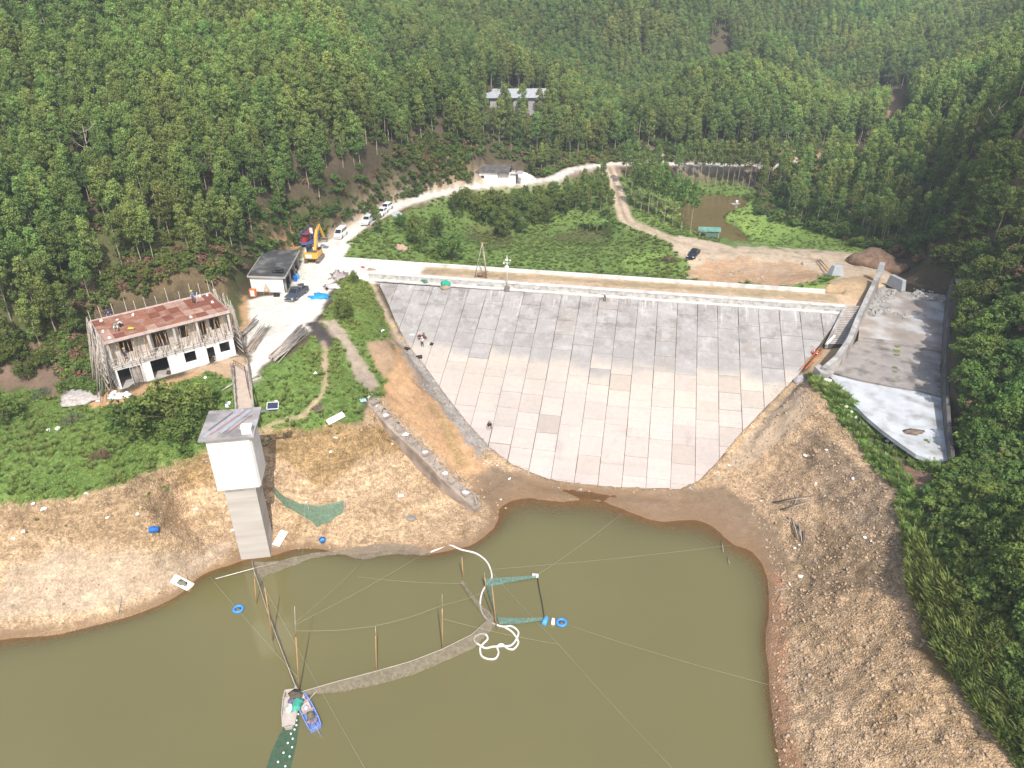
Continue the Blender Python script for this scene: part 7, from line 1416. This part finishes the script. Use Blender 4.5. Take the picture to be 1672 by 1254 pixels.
# scraps of foam and rubbish along the banks
LT = [(22, 880, .5), (40, 868, .5), (225, 840, .5), (320, 832, .55), (72, 832, .6), (55, 822, .4), (140, 806, .4), (380, 866, .45), (655, 810, .8), (548, 715, .5), (540, 738, .45), (487, 800, .4), (640, 725, .35), (175, 846, .4), (96, 700, .9), (80, 703, .7), (500, 820, .4), (424, 668, .4), (420, 706, .6), (515, 610, .6), (434, 817, .35), (742, 655, .35),
      (812, 760, .3), (832, 782, .4), (790, 758, .3), (818, 816, .35), (826, 830, .3), (1315, 745, .6), (1349, 735, .5), (1332, 790, .4), (1392, 782, .5), (1412, 878, .4), (1422, 884, .3), (1297, 895, .4), (1305, 890, .3), (1308, 942, .7), (1290, 955, .4), (1190, 760, .4), (1243, 818, .3), (200, 668, .6), (214, 662, .4), (160, 655, .5), (255, 640, .4), (335, 617, .5)]
for k, (a, b, s_) in enumerate(LT):
    p = G(a, b); w = MB(); w.blob((0, 0, 0), (s_ * .55, s_ * .4, s_ * .25), 90 + k, 1, .6); tag(w.build('foam_scrap', WPL, None, 0, (p.x, p.y, p.z + s_ * .12), k), 'small white scrap of foam or plastic lying on the left bank' if a < 860 else 'small white scrap lying on the rocky right bank', 'scrap', 'white scraps on the left bank' if a < 860 else 'white scraps on the right bank')
def board(px, py, sx, sy, rz, label, m_=WPL, th=.08, name='foam_board', parts=None):
    p = G(px, py); e = 1.2; hx = (H(p.x + e, p.y) - H(p.x - e, p.y)) / (2 * e); hy_ = (H(p.x, p.y + e) - H(p.x, p.y - e)) / (2 * e); nrm = Vector((-hx, -hy_, 1)).normalized(); q = Vector((0, 0, 1)).rotation_difference(nrm) @ Matrix.Rotation(rz, 3, 'Z').to_quaternion()
    w = MB(); w.box((0, 0, .16), (sx, sy, th)); o = w.build(name, m_, None, .015, p); o.rotation_euler = q.to_euler(); tag(o, label, 'board'); 
    if parts: parts(o)
    return o
board(458, 880, .95, 2.0, -.33, 'clean white rectangular foam board on the shore right of the tower')
board(297, 953, 2.3, 1.05, -.15, 'white foam board with a dark patch at the water edge left of the tower', parts=lambda o: (lambda w: (w.blob((0, 0, .215), (.55, .35, .03), 3, 2, .5), w.build('dark_patch', mat('mossy_stain', (.20, .21, .14), .9), o)))(MB()))
board(548, 684, 2.3, .8, .72, 'long white board on the grass edge between the tower and stone wall'); board(617, 670, 1.3, .4, -1.0, 'white panel at the head of the old stone wall'); board(592, 655, .5, .9, -.9, 'pale blue sheet on the grass beside the stone wall head', mat('light_blue_sheet', (.35, .55, .70), .6))
board(880 - 360, 668, 1.1, 1.1, .5, 'dark brown square of debris on the grass above the long white board', mat('dark_debris', (.14, .10, .08), .9, .4), .15)
board(648, 352, 1.4, 2.4, -.5, 'pale board leaning beside the far road verge', mat('pale_block', (.46, .48, .50)), .3)
def barrel(loc, r, h, m_, label, tilt, rz, name='barrel', cat='barrel'):
    w = MB(); w.path([(0, 0, -h / 2), (0, 0, -h / 2 + .03), (0, 0, -h * .18), (0, 0, -h * .15), (0, 0, h * .15), (0, 0, h * .18), (0, 0, h / 2 - .03), (0, 0, h / 2)], r, 18, [r * .9, r, r, r * 1.05, r * 1.05, r, r, r * .9]); o = w.build(name, m_, None, 0, loc); o.rotation_euler = (tilt, 0, rz); return tag(o, label, cat)
p = G(252, 868); barrel((p.x, p.y, p.z + .3), .32, .95, BLUEP, 'blue barrel lying on the dark cliff of the left bank', R(80), -1.2)
p = G(527, 885); e = empty('blue_basket', (p.x, p.y, p.z + .05), 0, 'round blue basket on the gravel shore right of the tower', 'basket'); w = MB(); w.path([(0, 0, 0), (0, 0, .35)], .3, 16, [.3, .38]); w.torus((0, 0, .36), .38, .035, 20, 6); w.build('bowl', BLUEP, e); w = MB(); w.blob((0, 0, .36), (.27, .27, .05), 3, 2, .5); w.build('content', LBLUE, e)

# ------------------------------------------------------------------ floating things, nets, lines
def ring(px, py, label, r=.44):
    e = empty('tyre_float', tuple(P(px, py, .06)), 0, label, 'float ring'); w = MB(); w.torus((0, 0, .05), r, .15, 28, 10); w.build('ring', mat('ring_blue', (.06, .27, .66), .5, .15, 4), e); w = MB(); w.blob((0, 0, .0), (.26, .26, .1), 2, 2, .4); w.build('core', mat('ring_core', (.16, .13, .10), .8), e)
ring(389, 995, 'blue ring float alone on the water below the left shore'); ring(917, 1017, 'blue ring float at the right of the barrels by the square net')
barrel(P(890, 1014, .15), .27, .95, LBLUE, 'pale blue barrel floating at the right corner of the square net', R(90), R(-20)); barrel(P(903, 1015, .13), .2, .7, WPL, 'white barrel floating between the blue barrel and the ring', R(90), R(-5))
p = P(874, 940, .15); e = empty('white_float_drum', tuple(p), R(80), 'white drum float at the far right corner of the square net', 'float'); w = MB(); w.path([(0, -.35, 0), (0, -.33, 0), (0, -.05, 0), (0, .05, 0), (0, .33, 0), (0, .35, 0)], .24, 14, [.2, .24, .24, .24, .24, .2]); w.build('drum', WPL, e); w = MB(); w.torus((0, 0, 0), .24, .02, 16, 5, Matrix.Rotation(R(90), 3, 'X')); w.build('band', STEEL, e)
NETB = netmat('brown_net', (.30, .25, .185), .5, 22); NETG = netmat('teal_net', (.13, .22, .18), .7, 8); NETD = netmat('deep_green_net', (.02, .17, .11), .85, 3)
def strip(w, top, bot, zt, zb, sub=6, wav=.08, seed=1):
    r = random.Random(seed); A = [P(a, b, zt) for a, b in top]; B = [P(a, b, zb) for a, b in bot]; n = len(A) - 1
    def f(u, v):
        k = min(int(u * n), n - 1); t = u * n - k; p = A[k].lerp(A[k + 1], t).lerp(B[k].lerp(B[k + 1], t), v); s = wav * math.sin(v * 3.1) * math.sin(u * 41 + seed) ; return (p.x + s, p.y + s * .6 - .25 * math.sin(math.pi * v) , max(p.z + wav * .6 * math.sin(u * 63 + v * 4), .015))
    return w.grid(f, n * sub, 5)
e = empty('fishing_net', tuple(P(650, 1080, 0)), 0, 'long brown fishing net fence curving from the boats to the square net', 'net'); e.location = (0, 0, 0)
T1 = [(490, 1130), (545, 1114), (613, 1096), (670, 1080), (722, 1060), (770, 1036), (806, 1004)]
w = MB(); strip(w, T1, [(a + 4, b + q) for (a, b), q in zip(T1, (6, 18, 22, 22, 20, 22, 18))], .7, .03, 8); w.build('net_wall', NETB, e)
w = MB(); w.path([tuple(P(a, b, .72)) for a, b in T1], .03, 5); w.build('head_rope', mat('rope', (.50, .45, .36), .9), e)
w = MB(); T2 = [(755, 948), (772, 972), (790, 992), (806, 1004)]; strip(w, T2, [(a - 5, b + q) for (a, b), q in zip(T2, (3, 5, 10, 24))], .6, .03, 6, .05, 5); w.build('side_wing', NETB, e)
e = empty('fishing_net', (0, 0, 0), 0, 'narrow brown net running from the tower foot down to the boats', 'net')
T3 = [(411, 912), (414, 930), (425, 962), (437, 1000), (450, 1036), (466, 1078), (484, 1124)]; w = MB(); strip(w, T3, [(a + q, b + 2) for (a, b), q in zip(T3, (7, 9, 8, 6, 6, 4, 3))], .9, .03, 8, .1, 3); w.build('net_wall', NETB, e); w = MB(); w.path([tuple(P(a, b, .92)) for a, b in T3], .03, 5); w.build('head_rope', mat('rope', (.5, .45, .36)), e)
e = empty('fishing_net', (0, 0, 0), 0, 'brown net draped from the tower foot along the shore to the hose', 'net')
T4 = [(415, 918), (450, 917), (500, 905), (550, 898), (600, 890), (640, 886), (680, 892), (704, 900)]; B4 = [(424, 944), (462, 930), (510, 912), (556, 905), (592, 914), (640, 905), (675, 906), (705, 908)]; w = MB(); strip(w, T4, B4, .45, .03, 8, .12, 7); w.build('net_sheet', NETB, e)
e = empty('shore_net', (0, 0, 0), 0, 'green net slung in a sagging curve over the sand right of the tower', 'net')
A5 = [(448, 803), (465, 818), (490, 830), (520, 834), (545, 830), (564, 824)]; B5 = [(450, 812), (468, 830), (492, 842), (518, 862), (540, 853), (560, 838)]; w = MB(); A_ = [G(a, b, .75) for a, b in A5]; B_ = [G(a, b, .12) for a, b in B5]
def f5(u, v): 
    k = min(int(u * 5), 4); t = u * 5 - k; p = A_[k].lerp(A_[k + 1], t).lerp(B_[k].lerp(B_[k + 1], t), v); return (p.x, p.y, p.z + .1 * math.sin(u * 30) * v)
w.grid(f5, 40, 6); w.build('net_sheet', netmat('faded_green_net', (.13, .22, .15), .75, 5), e)
for a, b in ((448, 806), (564, 830), (505, 838)): w = MB(); p = G(a, b); w.tube(p - Vector((0, 0, .3)), p + Vector((0, 0, 1.3)), .05, 5); w.build('stake', BAMBOO, e)
e = empty('square_net', (0, 0, 0), 0, 'square floating fish pen of green net hung between drums and poles', 'net pen')
for top, bot, sd in (([(790, 945), (820, 943), (850, 941), (876, 939)], [(794, 960), (822, 954), (850, 948), (876, 943)], 1), ([(812, 1008), (840, 1009), (866, 1009), (886, 1008)], [(816, 1020), (840, 1020), (866, 1016), (886, 1012)], 2), ([(790, 945), (797, 968), (804, 990), (810, 1010)], [(794, 945), (802, 968), (807, 990), (813, 1010)], 3)):
    w = MB(); strip(w, top, bot, .45, .02, 8, .05, sd); w.build('net_side', NETG, e)
w = MB(); w.path([tuple(P(a, b, .12)) for a, b in ((877, 941), (880, 960), (885, 985), (889, 1010))], .05, 5); w.build('dark_rope', BLACK, e)
# long trailing green net with white floats
e = empty('trailing_net', (0, 0, 0), 0, 'dark green net with white floats trailing from the two boats', 'net'); w = MB()
LA, LB_ = [(468, 1180), (456, 1200), (444, 1225), (434, 1256), (426, 1290)], [(488, 1140), (489, 1180), (484, 1215), (474, 1256), (464, 1290)]
A_ = [P(a, b, .04) for a, b in LA]; B_ = [P(a, b, .04) for a, b in LB_]
def f6(u, v):
    k = min(int(u * 4), 3); t = u * 4 - k; p = A_[k].lerp(A_[k + 1], t).lerp(B_[k].lerp(B_[k + 1], t), v); return (p.x, p.y, .035 + .02 * math.sin(v * 17 + u * 9))
w.grid(f6, 24, 8); w.build('net_sheet', netmat('sunken_green_net', (.045, .15, .10), .5, 2.5), e)
for a, b in [(489, 1154), (487, 1166), (484, 1176), (484, 1184), (481, 1191), (475, 1198), (478, 1206), (470, 1213), (477, 1220), (463, 1229), (473, 1235), (454, 1244), (466, 1251)]: w = MB(); w.blob((0, 0, 0), .095, 1, 2, 0); w.build('float', WPL, e, 0, P(a, b, .1))
# boats
def hull(name, bow, stern, wd, label, m_, inner, z=.0, ht=.55, foam=False):
    p, q = P(*bow, 0), P(*stern, 0); d = p - q; L = d.length; e = empty(name, ((p.x + q.x) / 2, (p.y + q.y) / 2, 0), math.atan2(d.y, d.x) - math.pi / 2, label, 'boat'); h = L / 2
    out = [(-.42, -h), (.42, -h), (.5, -h * .6), (.5, h * .2), (.42, h * .7), (.22, h), (-.22, h), (-.42, h * .7), (-.5, h * .2), (-.5, -h * .6)]; out = [(x * wd, y) for x, y in out]; inn = [(x * (1 - .2 / wd), y * (1 - .1 / h)) for x, y in out]; n = len(out)
    w = MB(); V = [(x * .86, y * .95, -.15) for x, y in out] + [(x, y, ht) for x, y in out] + [(x, y, ht) for x, y in inn] + [(x * .9, y * .96, .1) for x, y in inn]
    F = [(i + k * n, (i + 1) % n + k * n, (i + 1) % n + (k + 1) * n, i + (k + 1) * n) for k in range(3) for i in range(n)] + [tuple(3 * n + i for i in range(n)), tuple(reversed(range(n)))]
    w._add(V, F); w.build('hull', m_, e, .02); return e, h
bt1, h = hull('blue_boat', (489, 1136), (517, 1194), 1.25, 'blue flat-bottomed motor boat full of gear beside the grey raft boat', mat('boat_blue', (.20, .30, .66), .6, .2, 3, .1), None)
for y in (-h * .55, -h * .05, h * .45): w = MB(); w.box((0, y, .42), (1.1, .2, .06)); w.build('thwart', mat('boat_wood', (.42, .28, .22), .8), bt1)
w = MB(); w.box((0, h * .75, .35), (.6, .6, .3)); w.box((0, h * .2, .25), (.85, 1.0, .12)); w.build('deck_board', mat('pinkish_board', (.56, .44, .40)), bt1)
w = MB(); w.blob((.1, -h * .3, .32), (.4, .35, .2), 5, 2, .6); w.build('net_bundle', mat('green_brown_net', (.16, .16, .07), .9, .4, 5), bt1); w = MB(); w.blob((0, h * .15, .38), (.24, .3, .14), 6, 2, .4); w.build('plastic_bundle', mat('pale_lilac_bag', (.55, .52, .66), .6), bt1)
w = MB(); w.blob((.1, -h * .62, .4), (.35, .3, .2), 7, 2, .5); w.build('engine_cover', mat('engine_purple', (.22, .18, .26), .6), bt1); w = MB(); w.tube((0, -h * .55, .75), (.12, -h * 1.3, .12), .04); w.box((.12, -h * 1.32, .1), (.25, .08, .18)); w.build('tiller_shaft', STEEL, bt1)
w = MB(); w.tube((.55, h * .4, .55), (1.9, h * .75, .5), .04); w.build('oar', BAMBOO, bt1)
bt2, h = hull('raft_boat', (472, 1193), (477, 1130), 1.45, 'grey pointed raft boat with a white sack, left of the blue boat', mat('grey_foam_hull', (.47, .41, .36), .85, .12, 2, .1), None, ht=.5)
w = MB(); w.box((0, .3, .44), (1.15, h * 1.5, .1)); w.build('deck', mat('deck_boards', (.50, .43, .38), .85, .15, 3, .15), bt2, .02)
w = MB(); w.blob((-.05, .15, .6), (.36, .42, .12), 8, 2, .5); w.build('white_sack', WPL, bt2); w = MB(); w.box((-.45, -h * .8, .62), (.22, .8, .3)); w.build('engine_box', mat('pale_block', (.46, .48, .50)), bt2, .02)
for nm, px, py, r, m_, lb in (('green_net_pile', 484, 1152, (.55, .75, .35), mat('bright_teal_net', (.07, .36, .27), .8, .3, 4, .5), 'teal net pile lying between the raft boat and the blue boat'), ('dark_net_pile', 484, 1136, (.6, .45, .4), mat('dark_brown_net', (.11, .09, .06), .9, .4, 4, .5), 'dark brown net pile at the foot of the tallest pole'), ('cloth_bundle', 477, 1144, (.35, .3, .25), mat('purple_cloth', (.15, .12, .20), .9), 'dark purple cloth bundle on the raft boat deck')):
    w = MB(); w.blob((0, 0, 0), r, 12 + len(nm), 2, .6, 2.2); tag(w.build(nm, m_, None, 0, P(px, py, .55)), lb, 'net pile' if 'net' in nm else 'bundle')
# poles standing in the water
for k, (a, b, t, x2, up, lb) in enumerate([(487, 1130, 7.4, 481, 11.2, 'tallest orange bamboo pole standing by the two boats'), (614, 1102, 5.4, 613, 6.6, 'orange pole standing in the middle of the long net'), (722, 1064, 6.0, 722, 7.8, 'orange pole near the right third of the long net'),
      (757, 945, 2.9, 754, 3.2, 'short orange pole beside the hose'), (445, 1046, 7.2, 432, 7.4, 'leaning orange pole in the narrow net below the tower'), (417, 985, 3.6, 415, 4.6, 'orange pole close below the tower foot'), (812, 1026, 5.6, 803, 6.2, 'orange pole at the lower left corner of the square net'), (794, 962, 1.8, 791, 2.4, 'short pole at the upper left corner of the square net')]):
    p = P(a, b, 0); aa = R(PITCH); 
    def rise(x, zz): d = p.y * math.cos(aa) + (CAMZ - zz) * math.sin(aa); return Vector(((x - 836) / FPX * d, p.y, zz))
    e = empty('bamboo_pole', tuple(p), 0, lb, 'pole'); q = rise(a + (x2 - a) * t / up, t); r = rise(x2, up); w = MB(); w.tube((0, 0, -1), q - p, .07, 6, .055); w.build('lower_pole', mat('orange_bamboo', (.42, .25, .11), .8, .2), e); w = MB(); w.tube((q - p) * .96, r - p, .045, 6, .02); w.build('upper_pole', BAMBOO, e)
w = MB(); w.tube(P(352, 945, .15), P(455, 917, .3), .05, 6); tag(w.build('thin_pole', mat('pale_pole', (.66, .63, .55), .8), None), 'long thin white pole floating across the corner by the tower foot', 'pole')
# white hose
HP = [(702, 902), (718, 896), (735, 891), (752, 897), (775, 903), (790, 912), (799, 925), (803, 943), (793, 957), (787, 968), (784, 985), (787, 1000), (795, 1011), (807, 1019), (822, 1023), (836, 1023), (846, 1031), (844, 1042), (834, 1054), (818, 1055), (806, 1056), (793, 1058), (784, 1054), (775, 1047), (776, 1040), (785, 1035), (794, 1037), (796, 1044), (788, 1052), (784, 1058), (786, 1070), (796, 1076), (809, 1075), (814, 1066), (812, 1056), (820, 1052), (829, 1059), (838, 1060), (846, 1051), (844, 1042), (835, 1031), (822, 1023)]
pts = []; HPp = [P(a, b, .07) for a, b in HP]
for i in range(len(HPp) - 1):
    p0_, p1_, p2_, p3_ = HPp[max(i - 1, 0)], HPp[i], HPp[i + 1], HPp[min(i + 2, len(HPp) - 1)]
    for j in range(5):
        t = j / 5; pts.append(.5 * ((2 * p1_) + (-p0_ + p2_) * t + (2 * p0_ - 5 * p1_ + 4 * p2_ - p3_) * t * t + (-p0_ + 3 * p1_ - 3 * p2_ + p3_) * t ** 3))
w = MB(); w.path([(p.x, p.y, .08 + .02 * math.sin(i * .7)) for i, p in enumerate(pts)], .10, 8); tag(w.build('white_hose', mat('hose_white', (.74, .72, .66), .6, .08), None), 'thick white hose snaking from the shore and coiling beside the square net', 'hose')
# ropes
RP = mat('thin_rope', (.45, .46, .34), .8, .1, 3, 0)
for k, (pts_, lb) in enumerate([(((343, 942, .6), (490, 1110, .9)), 'thin line from the left shore board to the boats'), (((432, 960, 1.2), (600, 1262, .2)), 'thin line from the narrow net down to the bottom edge'), (((482, 1030, 5.6), (612, 1022, 4.6), (722, 988, 4.8), (800, 962, 2)), 'thin line strung from pole to pole above the long net'),
      (((480, 1018, 6), (590, 918, .6)), 'thin line from the tallest pole up to the shore net'), (((585, 942, .5), (760, 953, .5)), 'pale line floating between the shore net and hose'), (((800, 930, .4), (1195, 890, .3)), 'long pale line across to the right mud bank'),
      (((880, 937, .4), (1014, 840, .3)), 'thin line from the square pen toward the dam foot'), (((795, 925, .4), (912, 1052, .3), (1105, 1262, .2)), 'long thin line passing under the square pen to the bottom'), (((722, 1010, 3), (912, 1052, .2)), 'thin line from the right pole to the small knot'), (((925, 1020, .2), (1254, 1118, .5)), 'faint line from the ring float to the right bank'), (((482, 1020, 6), (690, 905, .4)), 'thin line from the tallest pole to the hose end'),
      (((500, 760, 8.0), (494, 905, .4)), 'thin dark line hanging down the slope right of the tower')]):
    w = MB(); pw_ = [P(*q) for q in pts_]; pp = []
    for a, b in zip(pw_[:-1], pw_[1:]):
        for j in range(9): t = j / 8; q = a.lerp(b, t); q.z = max(.05, q.z - .25 * math.sin(math.pi * t)); pp.append(q)
    w.path([tuple(q) for q in pp], .009, 4); tag(w.build('rope', RP, None), lb, 'line')
# driftwood twigs
for k, (a, b, c_, d, lb) in enumerate([(1178, 885, 1179, 912, 'upright twig in the water by the right mud bank'), (1186, 918, 1188, 936, 'small upright twig below the taller twig'), (1254, 970, 1285, 966, 'pale stick on the red shore at the right'), (1268, 985, 1280, 970, 'short stick below the pale stick on the red shore'), (1292, 838, 1305, 806, 'dark stick on the sandy slope right of the dam'), (193, 1008, 200, 978, 'brown stick leaning at the left water edge'), (1478, 930, 1492, 900, 'pale dead stick at the edge of the right bushes')]):
    p, q = G(a, b, .1), G(c_, d, .5); p.z = max(p.z, .05); q.z = max(q.z, .4); w = MB(); w.tube(p, q, .05, 5, .025); tag(w.build('dead_stick', BAMBOO, None), lb, 'stick')
for k in range(9):
    p = G(1262 + k * 6, 822 + k * 6 - (k % 2) * 5, .12); q = G(1330 - k * 3, 812 + k * 4, .3) if k < 4 else G(1288 + k * 3, 868 + k * 3, .2); w = MB(); w.path([p, p.lerp(q, .5) + Vector((0, 0, .15)), q], .07, 5, [.09, .07, .03]); tag(w.build('driftwood', BAMBOO if k % 2 else M_BARKD, None), 'grey driftwood branch in the tangle on the right mud bank', 'branch', 'driftwood on the mud bank')
# pond hut and raft, timbers on the dirt
p = G(1156, 388); e = empty('net_hut', tuple(p), R(-6), 'low hut roofed with green netting at the near edge of the pond', 'hut')
for x in (-2, 2):
    for y in (-1, 1): w = MB(); w.tube((x, y, -.8), (x, y, 1.9), .07, 6); w.build('post', BAMBOO, e)
w = MB(); w.extr([(-1.3, 1.7), (0, 2.3), (1.3, 1.7), (1.3, 1.78), (0, 2.38), (-1.3, 1.78)], -2.4, 2.4); w.build('roof', mat('teal_net_roof', (.13, .27, .22), .9, .35, 1.5, .3), e); w = MB(); w.box((.6, -1.05, 1.0), (2.6, .05, 1.3)); w.build('side_net', NETG, e); w = MB(); w.box((-1.2, -.6, .5), (.8, .8, .9)); w.build('dark_box', BLACK, e)
p = P(1201, 333, 5.05); e = empty('pond_raft', tuple(p), .3, 'tiny raft with a white bundle near the far edge of the brown pond', 'raft'); w = MB(); [w.tube((-1.1, -.5 + i * .2, .05), (1.1, -.5 + i * .2, .05), .09, 6) for i in range(6)]; w.build('log_deck', BAMBOO, e); w = MB(); w.blob((.3, 0, .5), (.4, .35, .5), 3, 2, .4); w.build('white_bundle', WPL, e)
for k, (a, b, c_, d, lb) in enumerate([(1334, 427, 1352, 448, 'long squared timber lying on the dirt, left of two'), (1338, 426, 1356, 446, 'long squared timber lying on the dirt, right of two')]): w = MB(); p, q = G(a, b, .3), G(c_, d, .4); w.tube(p, q, .13, 4); tag(w.build('timber', BAMBOO2, None), lb, 'timber')
# grass and a twig mess growing in the spillway joint
e = empty('joint_weeds', tuple(P(1465, 610, 10.6)), 0, 'line of small green weeds growing in the middle joint of the spillway bed', 'weeds')
for a, b, s_ in ((1465, 566, .8), (1464, 573, 1.0), (1464, 580, .9), (1461, 600, .7), (1461, 607, .7), (1460, 622, .4)): q = P(a, b, 10.62) - P(1465, 610, 10.6); o = bpy.data.objects.new('weed_tuft', TUF[0]); COL.objects.link(o); o.parent = e; o.location = q; o.scale = (s_ * .9,) * 3
dryshrub(1514, 724, .5, .8, 'small dark shrub growing on the white spillway apron', 405, M_BRD, 'apron_shrub')
w = MB(); p = P(1492, 706, 10.63); w.blob((0, 0, 0), (1.3, .6, .05), 5, 2, .8, 2); tag(w.build('mud_patch', mat('dry_mud', (.22, .17, .12), .95, .3), None, 0, p), 'brown dried mud patch on the lower part of the white apron', 'mud')
# ------------------------------------------------------------------ cloud that dims the right slope, and the air
m = bpy.data.materials.new('cloud_vapour'); m.use_nodes = True; nt = m.node_tree; nt.nodes.remove(nt.nodes['Principled BSDF']); out = nt.nodes['Material Output']; tc = node(nt, 'ShaderNodeTexCoord')
ln = node(nt, 'ShaderNodeVectorMath', operation='LENGTH'); sc_ = node(nt, 'ShaderNodeVectorMath', operation='MULTIPLY'); link(nt, tc.outputs['Object'], sc_.inputs[0]); sc_.inputs[1].default_value = (1, 1, 0); link(nt, sc_.outputs[0], ln.inputs[0])
nz = node(nt, 'ShaderNodeTexNoise'); nz.inputs['Scale'].default_value = 2.2; nz.inputs['Detail'].default_value = 4; link(nt, tc.outputs['Object'], nz.inputs['Vector'])
ad = node(nt, 'ShaderNodeMath', operation='MULTIPLY_ADD'); link(nt, nz.outputs[0], ad.inputs[0]); ad.inputs[1].default_value = -.8; link(nt, ln.outputs['Value'], ad.inputs[2])
mr = node(nt, 'ShaderNodeMapRange', interpolation_type='SMOOTHSTEP'); link(nt, ad.outputs[0], mr.inputs[0]); mr.inputs[1].default_value = .05; mr.inputs[2].default_value = .55; mr.inputs[3].default_value = .44; mr.inputs[4].default_value = 0
dd = node(nt, 'ShaderNodeBsdfDiffuse'); dd.inputs[0].default_value = (.85, .87, .9, 1); tt = node(nt, 'ShaderNodeBsdfTransparent'); ms = node(nt, 'ShaderNodeMixShader'); link(nt, mr.outputs[0], ms.inputs[0]); link(nt, tt.outputs[0], ms.inputs[1]); link(nt, dd.outputs[0], ms.inputs[2]); link(nt, ms.outputs[0], out.inputs[0])
w = MB(); w.blob((0, 0, 0), (1, 1, .12), 3, 4, .12, 1.5); cl_ = w.build('cloud', m, None); cz = 280.0; k = cz / math.tan(R(SUN_EL)) / math.hypot(sdir.x, sdir.y); cl_.location = (108 + sdir.x * k, 120 + sdir.y * k, 18 + cz); cl_.scale = (58, 78, 60); tag(cl_, kind='structure')
hz = MB(); hz.box((40, 220, 60), (620, 640, 140)); ho = hz.build('haze', [], None); mv = bpy.data.materials.new('haze_air'); mv.use_nodes = True; nt = mv.node_tree; nt.nodes.remove(nt.nodes['Principled BSDF']); pv = node(nt, 'ShaderNodeVolumePrincipled'); pv.inputs['Color'].default_value = (.80, .86, .92, 1); pv.inputs['Density'].default_value = .00065; pv.inputs['Anisotropy'].default_value = .2
link(nt, pv.outputs[0], nt.nodes['Material Output'].inputs['Volume']); ho.data.materials.append(mv); tag(ho, kind='stuff', label='thin pale haze in the air over the valley', cat='haze')
